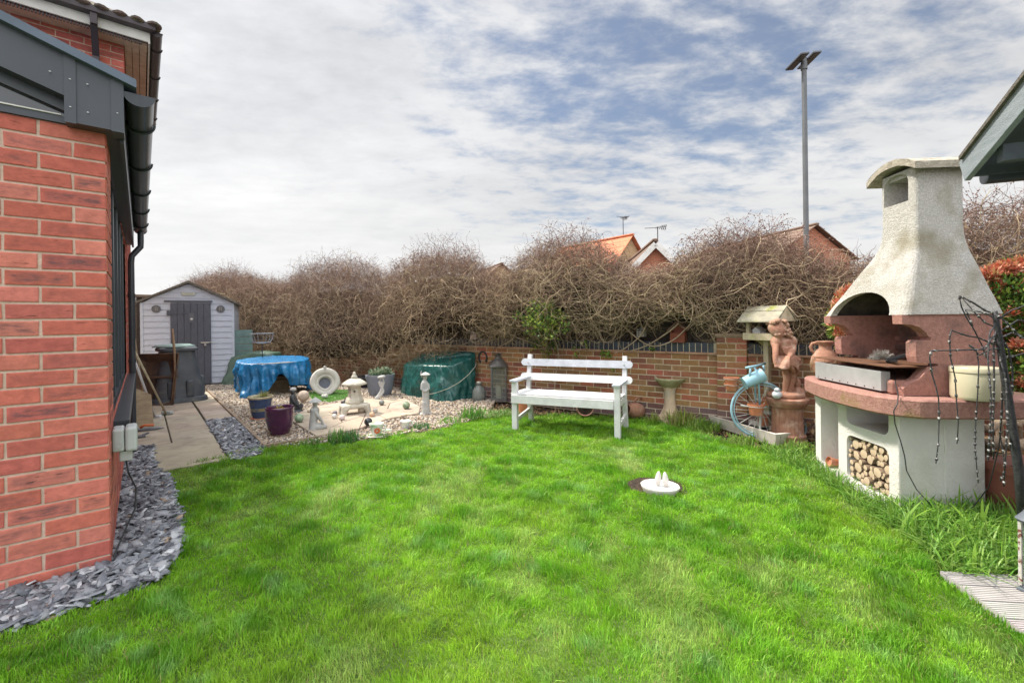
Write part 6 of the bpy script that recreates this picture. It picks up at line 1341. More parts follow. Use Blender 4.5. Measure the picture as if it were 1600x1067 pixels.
def birdtable():
    d = 5.12; p = P(1199, 600, d); p.z = 0; s = d/FL; t = thing('bird_table', 'weathered wooden bird table with a mossy pitched roof behind the statue', 'bird table', p, face(p)-.55)
    Z = lambda py: P(1196, py, d).z
    b = MB(); b.box(-.028,.028,-.028,.028,0,Z(532)); obj('post', b, M_woodpale, t)
    zf = Z(527); w_, dd = .185, .135
    b = MB(); b.box(-w_,w_,-dd,dd,zf-.012,zf+.0); obj('tray', b, M_woodpale, t)
    for (x0,x1,y0,y1) in ((-w_-.012,w_+.012,-dd-.016,-dd-.001),(-w_-.012,w_+.012,dd+.001,dd+.016),(-w_-.012,-w_,-dd,dd),(w_,w_+.012,-dd,dd)): b = MB(); b.box(x0,x1,y0,y1,zf-.03,zf+.05,.003); obj('tray_edge', b, M_woodpale, t)
    for k in (-1, 1): b = MB(); b.add([(k*.03,-.03,zf-.012),(k*.15,-.03,zf-.012),(k*.03,-.03,zf-.10),(k*.03,.03,zf-.012),(k*.15,.03,zf-.012),(k*.03,.03,zf-.10)], [(0,1,2),(5,4,3),(0,3,4,1),(1,4,5,2),(2,5,3,0)]); obj('bracket', b, mat('mossy_timber', (.30,.25,.10), (.22,.18,.08), 9, .9), t)
    ze = Z(502); zp = Z(484)
    for x in (-1,1):
        for y in (-1,1): b = MB(); b.box(x*(w_-.03)-.018, x*(w_-.03)+.018, y*(dd-.03)-.018, y*(dd-.03)+.018, zf, ze+.03); obj('roof_post', b, M_woodpale, t)
    for k in (-1, 1):
        b = MB()
        for i in range(3): f0, f1 = i/3, (i+1)/3; A = Vector((0, -.0, zp+.03)); B = Vector((0, k*(dd+.06), ze-.0)); a0, a1 = A.lerp(B, f0), A.lerp(B, f1+.06); b.add([(x,q.y,q.z+dz+i*-.0) for dz in (0,.014) for (x,q) in ((-w_-.045,a0),(w_+.045,a0),(w_+.045,a1),(-w_-.045,a1))], [(3,2,1,0),(4,5,6,7),(0,1,5,4),(1,2,6,5),(2,3,7,6),(3,0,4,7)])
        obj('roof_slope', b, mat('mossy_roof_boards', (.36,.34,.25), (.26,.24,.19), 9, .9, .5, 50, c3=(.28,.29,.09), s3=6, t3=(.56,.66)) if k < 0 else bpy.data.materials['mossy_roof_boards'], t)
    for x in (-w_-.035, w_+.035): b = MB(); b.add([(x-.008,-(dd+.03),ze),(x-.008,(dd+.03),ze),(x-.008,0,zp+.02),(x+.008,-(dd+.03),ze),(x+.008,(dd+.03),ze),(x+.008,0,zp+.02)], [(0,1,2),(5,4,3),(0,3,4,1),(1,4,5,2),(2,5,3,0)]); obj('gable_board', b, M_woodpale, t)
    b = MB(); b.box(-.12,-.03,-.08,.02,zf,zf+.075); b.add([(-.128,-.09,zf+.075),(-.022,-.09,zf+.075),(-.075,-.09,zf+.12),(-.128,.03,zf+.075),(-.022,.03,zf+.075),(-.075,.03,zf+.12)], [(0,1,2),(5,4,3),(0,3,4,1),(1,4,5,2),(2,5,3,0)]); o = t.matrix_basis; bh = obj('model_cottage', b, M_white, loc=tuple(p), rz=t.rotation_euler.z); tag(bh, 'tiny white model cottage standing in the bird table', 'ornament')
    for i in range(3): 
        for j in range(2):
            pass
    return t
birdtable()
def bicycle():
    c = P(1187, 636, 4.98); t = thing('ornamental_bicycle', 'pale blue ornamental metal bicycle plant holder with a big front wheel', 'bicycle ornament', (c.x, c.y, 0), -.12); z0 = .335; m = mat('pale_blue_metal', (.33,.55,.66), (.26,.46,.56), 9, .4, .1, 60); mw = mat('cream_metal', (.58,.58,.56), None, 9, .5)
    r = .302; b = MB(); b.tube([(r*math.cos(a), 0, z0+r*math.sin(a)) for a in np.linspace(0, 2*PI, 61)], .013, 8, False); wh = obj('wheel_rim', b, m, t, smooth=True)
    b = MB(); b.tube([((r-.028)*math.cos(a), 0, z0+(r-.028)*math.sin(a)) for a in np.linspace(0, 2*PI, 61)], .006, 8, False); obj('inner_rim', b, m, wh, smooth=True)
    b = MB()
    for i in range(20): a = 2*PI*i/20; b.tube([(.02*math.cos(a+1.2), (-1)**i*.02, z0+.02*math.sin(a+1.2)), ((r-.02)*math.cos(a), 0, z0+(r-.02)*math.sin(a))], .0035, 6)
    obj('spokes', b, mw, wh); b = MB(); b.M = Matrix.Translation((0,0,z0)) @ Matrix.Rotation(PI/2,4,'X'); b.lathe([(.025,-.04),(.025,.04)], 14); obj('hub', b, mw, wh)
    b = MB(); b.tube([(-.02,-.05,z0),(-.03,-.05,z0+.30),(-.035,-.05,z0+.40),(-.07,-.05,z0+.47)], .011, 8); b.tube([(-.02,.05,z0),(-.03,.05,z0+.30),(-.035,.05,z0+.40)], .011, 8); obj('fork', b, m, t, smooth=True)
    b = MB(); b.tube([(-.20,-.14,z0+.475),(-.16,-.14,z0+.485),(-.04,-.04,z0+.49),(.10,.10,z0+.50)], .013, 8); b.tube([(-.13,-.10,z0+.48),(-.145,-.10,z0+.36)], .012, 8); b.tube([(.04,0,z0+.49),(.05,0,z0+.43)], .012, 8); obj('handlebar', b, m, t, smooth=True)
    b = MB(); b.M = Matrix.Translation((-.19,-.07,z0+.30)) @ Matrix.Rotation(R(64), 4, 'Y'); b.lathe([(.062,0),(.064,.02),(.073,.21),(.077,.22),(.069,.215),(.058,.03),(.001,.03)], 32, cap=False); b.lathe([(.072,0),(.001,0)],32,cap=False); obj('blue_tin', b, m, t, smooth=True, ang=40)
    b = MB(); b.tube([(.02,.0,z0+.36),(.20,.02,z0+.18),(.38,.04,.12)], .014, 8); b.tube([(.0,0,z0),(-.02,-.04,z0-.16),(-.02,-.05,0)], .013, 8); b.tube([(.02,0,z0-.03),(.30,.1,z0-.08),(.38,.05,.10)], .012, 8); obj('frame', b, mw, t, smooth=True)
    r2 = .12; b = MB(); b.tube([(.38+r2*math.cos(a), .05, r2+r2*math.sin(a)) for a in np.linspace(0, 2*PI, 41)], .010, 8, False)
    for i in range(10): a = 2*PI*i/10; b.tube([(.38,.05,r2), (.38+r2*math.cos(a), .05, r2+r2*math.sin(a))], .0035, 5)
    obj('rear_wheel', b, m, t, smooth=True)
    def hangpot(px, py, w, h, lb, z, d=4.9, plant=False):
        p = P(px, py, d); tt = thing('terracotta_pot', lb, 'pot', p, 0, 'pots carried by the blue bicycle'); u = d/FL; b = MB(); pot(b, 1, w*u, h*u); obj('pot', b, M_terra, tt, smooth=True, ang=35); b = MB(); b.lathe([(w*u*.42,h*u*.80),(.001,h*u*.82)], 24, cap=False); obj('soil', b, M_compost, tt)
        b = MB(); b.lathe([(w*u*.505,h*u*.78),(w*u*.52,h*u*.80),(w*u*.505,h*u*.82)], 28, cap=False); b.tube([(-w*u*.5,0,h*u*.8),(-w*u*.9,.02,h*u*.86)] if px > 1170 else [(w*u*.5,0,h*u*.8),(w*u*1.0,.02,h*u*.7)], .006, 6); obj('holder_ring', b, mw, tt)
    hangpot(1143, 609, 22, 10, 'upper part of the stacked pots hanging left of the blue wheel', 0, 5.05); hangpot(1143, 600.5, 23, 11, 'top terracotta pot of the pair hanging left of the blue wheel', 0, 5.05)
    hangpot(1181, 648, 25, 17, 'terracotta pot held inside the spokes of the blue bicycle wheel', 0, 4.9)
    hangpot(1200, 632, 20, 10, 'small red terracotta pot between the wheel and the pedestal', 0, 4.98)
    hangpot(1192, 664, 18, 18, 'terracotta pot low beside the wheel frame', 0, 5.1)
bicycle()
p = P(1211, 622, 4.75); s = p.y/FL; t = thing('glass_ball_ornament', 'small silvery glass bird ornament resting on the left edge of the pedestal', 'ornament', (p.x+.03, p.y+.02, .487), 0)
b = MB(); b.ell((0,0,.045),(.05,.045,.045)); b.ell((-.005,-.01,.098),(.028,.028,.024)); b.ell((-.03,-.02,.10),(.012,.008,.006)); obj('body', b, mat('silver_glass', (.62,.66,.70), (.40,.44,.48), 26, .12, .1, 60, spec=.8), t, smooth=True)
def troughs():
    a, b2, c = G(1105, 664), G(1208, 697), G(1135, 657); v = a-b2; L_ = v.length; t = thing('stone_trough', 'long shallow pale stone trough planter lying in the grass', 'trough', b2, math.atan2(v.y, v.x)+PI)
    m = mat('pale_trough', (.68,.64,.57), (.54,.50,.44), 8, .9, .6, 60, c3=(.30,.27,.22), s3=5, t3=(.58,.75)); b = MB(); w_ = .30; h = .13
    def ring(x0,x1,y0,y1,z): return [(x0,y0,z),(x1,y0,z),(x1,y1,z),(x0,y1,z)]
    o = ring(-L_-.0,.04,.0,w_,0); V = ring(-L_+.03,.0,.03,w_-.03,0)+ring(-L_,.03,.0,w_,h)+ring(-L_+.035,-.005,.035,w_-.035,h)+ring(-L_+.05,-.02,.05,w_-.05,.07)
    b.add(V, [(r*4+i, r*4+(i+1)%4, (r+1)*4+(i+1)%4, (r+1)*4+i) for r in range(3) for i in range(4)]+[(3,2,1,0),(12,13,14,15)]); obj('trough', b, m, t, jit=.004, jscale=12)
    b = MB(); b.box(-L_+.05,-.02,.05,w_-.05,.069,.085); obj('soil', b, M_compost, t)
    for i in range(10): blades('weeds', (-.1-(L_-.2)*(i+.5)/10, w_/2, .08), 26, .06, .03, .07, .005, GREEN, t, .9) if i % 3 == 0 else None
    p = G(1168, 676); t = thing('black_tray_planter', 'shallow black plastic planter beside the stone trough', 'planter', p, math.atan2(v.y, v.x)+PI-.12); b = MB(); x0, x1, y0, y1 = -.22, .22, -.02, .20; h = .11
    V = ring(x0+.03,x1-.03,y0+.03,y1-.03,0)+ring(x0,x1,y0,y1,h)+ring(x0+.012,x1-.012,y0+.012,y1-.012,h)+ring(x0+.035,x1-.035,y0+.035,y1-.035,.03)
    b.add(V, [(r*4+i, r*4+(i+1)%4, (r+1)*4+(i+1)%4, (r+1)*4+i) for r in range(3) for i in range(4)]+[(3,2,1,0),(12,13,14,15)]); obj('tray', b, bpy.data.materials['charcoal_plastic'], t)
troughs()
def urn():
    p, u = at(993, 655); s = u; t = thing('tipped_urn', 'terracotta urn with a handle lying on its side behind the right bench leg', 'urn', (p.x, p.y+.06, .11), .35); b = MB(); b.M = Matrix.Rotation(R(-80), 4, 'Y')
    b.lathe([(5*s,-16*s),(10*s,-13*s),(13*s,-4*s),(11*s,6*s),(7*s,11*s),(9*s,14*s),(9.6*s,15*s),(8*s,14.5*s),(6*s,11*s),(9*s,4*s)], 28, cap=False); b.lathe([(5*s,-16*s),(.001,-16*s)],28,cap=False); obj('body', b, M_terra2, t, smooth=True); b = MB(); b.tube([(-2*s,0,12*s),(6*s,0,20*s),(14*s,0,18*s)], 1.6*s, 8); obj('handle', b, M_terra2, t, smooth=True)
urn()
def rabbit():
    p, u = at(1031, 768); t = thing('rabbit_bowl', 'white china bowl with two upright rabbit ears sunk in the lawn', 'bowl', (p.x, p.y, 0), face(p)-.15); s = u; m = mat('white_china', (.62,.60,.58), (.52,.50,.48), 6, .4, .1, 60)
    b = MB(); b.lathe([(24*s,-.02),(28*s,.03),(29.5*s,.05),(28.5*s,.056),(26*s,.038),(20*s,.012),(.001,.007)], 48, sy=.86, fn=lambda g, z: 1+.012*math.cos(12*g), cap=False); obj('bowl', b, m, t, smooth=True)
    for x, k in ((-6*s, .18), (6.5*s, -.12)):
        b = MB(); b.M = Matrix.Translation((x, 16*s, .035)) @ Matrix.Rotation(k*.6, 4, 'Y'); b.lathe([(3.2*s,-.01),(4.6*s,5*s),(4.8*s,9*s),(3.4*s,15*s),(1.6*s,19*s),(.001,20*s)], 16, sy=.5); obj('ear', b, m, t, smooth=True)
rabbit()
# ---------------------------------------------------------------- planting
def clump(px, py, n, r, h0, h1, wd, lb, pal=GREEN, nm='grass_clump', lean=.8, z=0, cat='plant'):
    p = G(px, py); t = thing(nm, lb, cat, (p.x, p.y, z)); blades('leaves', (0,0,0), n, r, h0, h1, wd, pal, t, lean); return t
YG = [(.34,.42,.08),(.26,.38,.07),(.45,.46,.16),(.40,.34,.16),(.22,.33,.06)]
clump(1064, 662, 260, .20, .10, .26, .013, 'yellow green strappy clump in front of the birdbath', YG)
clump(1025, 660, 70, .10, .07, .18, .010, 'small wispy clump left of the birdbath', YG)
clump(1092, 668, 160, .15, .07, .17, .011, 'green leafy clump at the foot of the leaning grey pole')
clump(1160, 690, 160, .16, .04, .11, .010, 'low tuft of grass in front of the stone trough')
clump(1128, 658, 120, .14, .10, .24, .011, 'upright green bulb leaves in front of the brick pillar')
clump(1108, 672, 120, .13, .07, .15, .012, 'low green leafy clump at the left end of the stone trough')
clump(527, 692, 150, .11, .07, .19, .008, 'green bulb shoots at the patio edge beside the kneeling figurine', [(.13,.30,.05),(.10,.26,.06),(.16,.34,.06)], lean=.35)
clump(546, 690, 150, .10, .07, .17, .008, 'darker bulb shoots at the patio edge below the stone stool', [(.09,.22,.05),(.07,.20,.06)], lean=.3)
clump(484, 697, 90, .12, .05, .12, .007, 'low bulb shoots in front of the purple pot', [(.13,.30,.05)], lean=.4)
clump(658, 671, 130, .10, .05, .12, .008, 'bluish green bulb shoots below the standing figurine', [(.08,.20,.08),(.10,.24,.09)], lean=.3)
clump(737, 655, 190, .16, .09, .24, .010, 'tall daffodil leaves in front of the green cover', [(.12,.30,.05),(.10,.26,.05),(.16,.34,.05)], lean=.4)
clump(705, 661, 120, .18, .05, .14, .009, 'short bulb leaves at the lawn edge left of the daffodil leaves', [(.12,.30,.05),(.16,.34,.05)], lean=.5)
clump(768, 650, 260, .24, .05, .13, .013, 'variegated leafy edging plant in front of the glass jars', [(.14,.28,.06),(.20,.36,.09),(.36,.44,.22)], lean=1.2)
clump(795, 648, 160, .16, .05, .12, .013, 'variegated leafy edging plant behind the left front bench leg', [(.14,.28,.06),(.20,.36,.09),(.36,.44,.22)], lean=1.2)
clump(1215, 690, 160, .17, .05, .14, .012, 'bright grass tuft at the foot of the terracotta pedestal')
clump(1255, 705, 160, .17, .05, .14, .012, 'bright grass tuft between the pedestal and the barbecue')
clump(865, 652, 90, .2, .03, .07, .01, 'low green seedlings in the soil under the bench')
def border():
    # arching broad grass along the lawn edge and in front of the barbecue
    pxs = [(1185,702),(1215,712),(1250,728),(1275,742),(1300,757),(1330,775),(1365,793),(1400,808)]
    def add(nm, poly, dens, h0, h1, wd, lean, curl=1.2, pal=None):
        q = polypts(poly, dens); pts = np.column_stack([q, np.zeros(len(q))]); pl = np.array(pal or [(.15,.33,.04),(.20,.39,.05),(.11,.27,.035),(.28,.44,.10),(.17,.35,.05)]); c = pl[rng.integers(0, len(pl), len(q))]*rng.uniform(.7,1.25,(len(q),1)); print(nm, len(q)); return grass(nm, pts, h0, h1, wd, c, lean, M_leaf, 6, 'stuff', curl)
    e = [G(1190,700), G(1250,712), G(1273,722), G(1330,768), G(1405,797), G(1400,835), G(1330,790), G(1275,750), G(1230,730), G(1195,712)]
    add('border_grass', [(v.x, v.y) for v in e], 3400, .06, .15, .008, 1.2)
    e = [G(1390,800), G(1540,802), G(1600,806), Vector((2.95,2.5,0)), Vector((2.72,2.22,0)), G(1480,906), G(1435,862), G(1385,822)]
    add('border_grass', [(v.x, v.y) for v in e], 3400, .08, .20, .009, 1.25)
    q = polypts([(v.x, v.y) for v in e], 60); pts = np.column_stack([q, np.zeros(len(q))]); o = grass('border_grass_broad', pts, .14, .26, .018, np.tile([[.22,.40,.05]], (len(q),1)), .5, M_leaf, 6, 'stuff', .6)
    # edge of the lawn, slightly longer and rough
    L2 = [G(*p) for p in lawn_px[9:]]; P_ = []
    for a, b in zip(L2, L2[1:]):
        n = int((b-a).length*420); f = rng.uniform(0, 1, (n, 1)); P_.append(np.array(a)[None]*(1-f)+np.array(b)[None]*f+rng.normal(0, .018, (n, 3))*[1,1,0])
    P_ = np.concatenate(P_); P_[:, 2] = 0; pl = np.array([(.15,.32,.04),(.20,.36,.05),(.28,.36,.08)]); grass('lawn_edge_grass', P_, .03, .08, .006, pl[rng.integers(0,3,len(P_))]*rng.uniform(.7,1.3,(len(P_),1)), .8, M_leaf, 4, 'stuff', 1)
border()
# dead leaves and litter in the beds
def litter():
    e = [G(700,662), WP(xs(745),.1), WP(xs(1120),.1), WP(xs(1500),.1), G(1600,720), G(1273,728), G(1200,700), G(1100,672), G(1000,655), G(800,652)]
    q = polypts([(v.x, v.y) for v in e], 420); n = len(q); bv = np.array([[0,-1,0],[.5,0,.15],[0,1,0],[-.5,0,.12]]); bf = np.array([[0,1,2],[0,2,3]]); pal = np.array([(.34,.20,.10),(.45,.30,.17),(.22,.13,.08),(.52,.40,.26)])
    o = scatter('leaf_litter', [(bv, bf)], np.column_stack([q, rng.uniform(-.03,.01,n)]), rng.uniform(.012,.034,(n,1))*np.ones((n,3)), rotmats(n,.5), pal[rng.integers(0,4,n)]*rng.uniform(.7,1.2,(n,1)), M_leaf); o['kind'] = 'stuff'
    e = [WP(xs(1235),.08), WP(xs(1290),.08), G(1290,700), G(1262,690)]
    q = polypts([(v.x, v.y) for v in e], 1500); n = len(q); o = scatter('dead_stems', [(bv, bf)], np.column_stack([q, rng.uniform(0,.22,n)]), rng.uniform(.02,.05,(n,1))*np.ones((n,3)), rotmats(n,.5,True), pal[rng.integers(0,4,n)]*rng.uniform(.7,1.2,(n,1)), M_leaf); o['kind'] = 'stuff'
    e = [(3.5,3.3),(5.2,3.2),(5.2,4.0),(3.5,4.3)]; q = polypts(e, 1400); n = len(q); o = scatter('leaf_litter', [(bv, bf)], np.column_stack([q, rng.uniform(0,.22,n)]), rng.uniform(.02,.055,(n,1))*np.ones((n,3)), rotmats(n,.6,True), pal[rng.integers(0,4,n)]*rng.uniform(.7,1.2,(n,1)), M_leaf); o['kind'] = 'stuff'
litter()
def logs_behind():
    for k, (x, y, z, a, L_, r) in enumerate([(3.62,3.45,.34,.2,.9,.05),(3.7,3.5,.22,-.1,1.0,.045),(3.65,3.3,.13,.1,1.0,.06),(3.75,3.6,.45,.35,.8,.035)]):
        lb = ['thick branch on top of the woodpile behind the rectangular terracotta planter','middle branch of the woodpile right of the barbecue','lowest branch of the woodpile right of the barbecue','thin branch leaning at the back of the woodpile'][k]
        b = MB(); pts = [Vector((i/6*L_*math.cos(a), i/6*L_*math.sin(a), .03*math.sin(i*2+k))) for i in range(7)]; b.tube(pts, [r*(1-.05*i) for i in range(7)], 10); tag(obj('cut_branch', b, M_bark, smooth=True, loc=(x,y,z)), lb, 'branch', 'branches piled behind the barbecue')
logs_behind()
# ivy patch hanging on the wall left of the bench
def ivy():
    t = thing('ivy', 'yellow green ivy trailing from the climber over the coping behind the bench', 'ivy'); cs = []
    for px, py, r in ((850,492,26),(838,505,18),(860,508,24),(852,525,18),(845,538,14),(858,545,10),(850,556,7),(826,500,9),(822,522,8),(828,540,8),(884,500,9),(886,512,8),(872,495,15),(838,480,12),(858,475,12),(812,492,7),(895,548,6),(912,538,5)):
        s_, z = onwall(px, py, .55 if py < 520 else .2); off = .60 if py < 520 else .12; q = WP(s_, off, z); cs.append((q.x, q.y, q.z, r*q.y/FL))
    leaves('foliage', cs, 1500, .045, [(.20,.30,.06),(.30,.40,.07),(.10,.20,.045),(.42,.48,.09),(.07,.15,.04)], t, aspect=.75)
    b = MB()
    for k in range(9):
        pts = []; px = 835+k*5
        for j in range(8): s_, z = onwall(px+3*math.sin(j*1.3+k), 480+j*12, .3); pts.append(WP(s_, .5-.05*j, z))
        b.tube(pts, .004, 5)
    obj('stems', b, M_bark, t)
    t = thing('low_wall_creeper', 'few green creeper sprigs on the brick wall behind the right of the bench', 'creeper'); cs = []
    for px, py, r in ((944,552,6),(952,556,5),(960,575,4),(1020,545,4)): s_, z = onwall(px, py, .05); q = WP(s_, .05, z); cs.append((q.x,q.y,q.z,r*q.y/FL))
    leaves('foliage', cs, 90, .045, GREEN, t, aspect=.7)
ivy()
RED = [(.62,.19,.11),(.72,.30,.19),(.50,.12,.07),(.75,.40,.27),(.55,.35,.15)]
def photinia():
    t = thing('red_tipped_shrub', 'red tipped evergreen shrub showing left of the barbecue hood', 'shrub'); P0 = lambda px, py, d, r: (*P(px, py, d), r*d/FL)
    leaves('foliage', [P0(1318,500,4.7,22), P0(1322,530,4.7,16), P0(1310,515,4.7,12), P0(1330,480,4.7,24)], 2200, .055, [(.30,.42,.07),(.20,.32,.06),(.12,.24,.05),(.46,.46,.10)], t, up=.6)
    leaves('red_shoots', [P0(1312,475,4.65,10), P0(1318,462,4.65,10), P0(1306,488,4.65,8), P0(1328,455,4.65,9), P0(1312,520,4.6,8), P0(1300,505,4.6,6)], 800, .045, RED, t, up=1.2)
    b = MB(); b.tube([P(1322,540,4.7), (P(1322,540,4.7).x, 4.7, 0)], .02, 8); obj('stem', b, M_bark, t)
    t = thing('red_tipped_shrub', 'large red tipped evergreen hedge shrub right of the barbecue hood', 'shrub')
    leaves('foliage', [P0(1560,470,4.0,50), P0(1600,500,4.0,60), P0(1640,520,4.0,70), P0(1590,570,4.0,60), P0(1570,600,4.0,36), P0(1650,590,4.0,60), P0(1580,440,4.0,34)], 14000, .055, [(.10,.20,.04),(.16,.28,.05),(.06,.14,.03),(.28,.38,.07),(.30,.12,.06)], t, up=.5, shell=.5)
    leaves('red_shoots', [P0(1545,430,3.9,12), P0(1570,424,3.9,14), P0(1598,418,3.9,15), P0(1625,415,3.9,18), P0(1556,444,3.9,10), P0(1585,440,3.9,12), P0(1590,540,3.8,7), P0(1598,600,3.8,7), P0(1580,490,3.8,5), P0(1575,640,3.8,5)], 3200, .045, RED, t, up=1.4)
    b = MB()
    for x in (1560,1590,1630): q = P(x,560,4.0); b.tube([q, (q.x, q.y, 0)], .025, 8)
    obj('stem', b, M_bark, t)
photinia()
# ---------------------------------------------------------------- right foreground: light tree, planter, lantern, deck, summerhouse
def light_tree():
    base = P(1601, 800, 2.62); base.z = 0; t = thing('twig_light_tree', 'black weeping twig tree strung with unlit fairy lights beside the barbecue', 'light tree', base, 0); m = mat('black_tape', (.022,.023,.027), (.06,.06,.065), 60, .45, .5, 90)
    D = 2.6; Q = lambda px, py, dd=0: P(px, py, D+dd)-base
    b = MB(); b.tube([Vector((0,0,-.01)), Q(1592,740), Q(1585,690), Q(1576,630), Q(1568,580), Q(1561,530), Q(1556,500), Q(1554,486)], [.024,.023,.021,.020,.018,.016,.014,.012], 10); tr = obj('trunk', b, m, t, smooth=True)
    L_ = [[(1556,490),(1540,486),(1520,473),(1498,462),(1502,480),(1510,497),(1522,516),(1534,540),(1541,560)],
          [(1556,500),(1545,492),(1530,487),(1508,484),(1514,497),(1520,510)],
          [(1558,520),(1548,530),(1538,546),(1500,547),(1455,548),(1452,558),(1456,585),(1462,604),(1466,622),(1467,650),(1466,690),(1462,724)],
          [(1560,540),(1545,535),(1530,528),(1508,524),(1486,516),(1483,530),(1485,560),(1492,590),(1494,625),(1497,660),(1495,693)],
          [(1560,545),(1548,545),(1530,555),(1522,545),(1514,539),(1526,550),(1529,570),(1527,620),(1524,660),(1523,700),(1528,754)],
          [(1557,505),(1546,520),(1543,560),(1548,620),(1547,670),(1543,720)],[(1557,510),(1552,540),(1553,600),(1551,660),(1552,718)],
          [(1560,540),(1566,590),(1565,640),(1562,680),(1566,700),(1570,735),(1562,752)],[(1558,500),(1580,485),(1600,478),(1630,470)],[(1559,520),(1575,545),(1582,580),(1580,640),(1578,700)],
          [(1560,530),(1580,520),(1605,530),(1610,600),(1608,680)],[(1556,492),(1568,500),(1590,522),(1600,530)],[(1562,560),(1585,556),(1600,552),(1640,548)],[(1558,512),(1540,505),(1524,490),(1500,462)],[(1558,540),(1572,600),(1574,660),(1568,760)],
          [(1560,520),(1590,500),(1620,505),(1626,600)]]
    for k, l in enumerate(L_):
        dd = .12*math.sin(k*2.1); pts = [Q(px, py, dd*min(1, i/3)+.012*math.sin(i*2+k)) for i, (px, py) in enumerate(l)]
        b = MB(); b.tube(pts, [.0050-.0026*i/len(pts) for i in range(len(pts))], 6); b.m = 1
        for a, c in zip(pts, pts[1:]):
            n = max(1, int((c-a).length/.035))
            for i in range(n): q = a.lerp(c, (i+.5)/n); v = Vector((random.gauss(0,1), random.gauss(0,1), random.gauss(0,1))).normalized()*.009; b.tube([q, q+v], [.0022,.0012], 5); b.tube([q-(c-a).normalized()*.012, q+(c-a).normalized()*.004], .0068, 5) if random.random() < .5 else None
        obj('branch', b, [m, mat('tape_bulbs', (.05,.05,.055), (.40,.40,.38), 70, .4, lo=.5, hi=.62) if 'tape_bulbs' not in bpy.data.materials else bpy.data.materials['tape_bulbs']], tr, smooth=True)
    b = MB(); pl = [(1397,582,3.27),(1399,600,3.1),(1403,618,3.02),(1402,630,2.96),(1396,642,2.95),(1398,662,2.96),(1407,690,2.97),(1413,712,2.97),(1416,735,2.97),(1432,765,2.96),(1460,795,2.95),(1490,803,2.94),(1520,792,2.9),(1545,760,2.85),(1560,700,2.75),(1566,640,2.65)]
    b.tube([P(*q) for q in pl], .0035, 6); tag(obj('trailing_cable', b, M_wire, smooth=True), 'thin black cable looping over the slab and down the white side of the barbecue', 'cable')
light_tree()
def rect_planter():
    p = Vector((3.30, 2.98, 0)); t = thing('terracotta_trough', 'rectangular ribbed terracotta planter standing right of the white barbecue base', 'planter', p, R(3)); x0,x1,y0,y1,h = 0,.72,-.10,.22,.34
    def ring(x0,x1,y0,y1,z): return [(x0,y0,z),(x1,y0,z),(x1,y1,z),(x0,y1,z)]
    b = MB(); V = ring(x0+.03,x1-.03,y0+.03,y1-.03,0)+ring(x0+.01,x1-.01,y0+.01,y1-.01,h-.06)+ring(x0-.01,x1+.01,y0-.01,y1+.01,h-.055)+ring(x0-.01,x1+.01,y0-.01,y1+.01,h)+ring(x0+.02,x1-.02,y0+.02,y1-.02,h)+ring(x0+.04,x1-.04,y0+.04,y1-.04,h-.06)
    b.add(V, [(r*4+i, r*4+(i+1)%4, (r+1)*4+(i+1)%4, (r+1)*4+i) for r in range(5) for i in range(4)]+[(3,2,1,0),(20,21,22,23)]); m = mat('brown_terracotta', (.30,.12,.085), (.24,.095,.07), 9, .6, .2, 60); bx = obj('box', b, m, t)
    b = MB()
    for i in range(26): b.box(x0+.03+i*.026, x0+.04+i*.026, y0+.008, y0+.022, .03, h-.065)
    obj('ribs', b, m, bx)
    b = MB(); b.box(x0+.045,x1-.045,y0+.045,y1-.045,h-.08,h-.055); obj('soil', b, M_compost, t)
rect_planter()
lantern(0, 0, 44, 168, 'patio_lantern', 'chipped white and rust lantern with a grey roof on the decking at the right edge', mat('chipped_white_paint', (.50,.48,.44), (.16,.06,.04), 22, .7, .5, 60, lo=.52, hi=.58), True, .035, .3, p=Vector((2.49, 2.10, 0)), roofm=mat('blue_grey_metal', (.14,.16,.19), (.11,.125,.15), 9, .45, .1, 60))
def deck():
    t = thing('decking', 'pale grooved timber decking in the bottom right corner', 'decking'); A = Vector((2.19,2.31,0)); dx = Vector((1,-.12,0)).normalized(); m = mat('bleached_decking', (.47,.45,.43), (.38,.365,.35), 6, .8, .3, 50, stretch=(1,6,1), vcol=True)
    for k in range(26):
        b = MB(); b.col = (*vary((1,1,1), .1), 1); o = A-Vector((dx.y*-1, dx.x, 0))*0; y = -k*.125; sx = -.02*k if k < 60 else 0
        w_ = .12; n = 8
        off = Vector((.105*(k/3.4)*-.25, 0, 0))
        prof = []
        for i in range(n): x_ = i*w_/n; prof += [(x_, .035),(x_+w_/n*.60, .035),(x_+w_/n*.62, .031),(x_+w_/n*.98, .031)]
        prof = [(0,.0)]+prof+[(w_,.035),(w_,.0)]; dy = Vector((dx.y, -dx.x, 0)); st = A+dy*(k*.125)+off; L_ = 2.4; q0 = [st+dy*x_+Vector((0,0,z)) for x_, z in prof]; q1 = [v+dx*L_ for v in q0]; nn = len(prof)
        b.add([tuple(v) for v in q0+q1], [(i,(i+1)%nn,nn+(i+1)%nn,nn+i) for i in range(nn)]+[tuple(range(nn-1,-1,-1)), tuple(range(nn,2*nn))]); obj('plank', b, m, t)
    b = MB(); b.box(2.25,4.4,-.8,2.0,-.04,-.005); obj('subframe', b, M_iron, t)
deck()
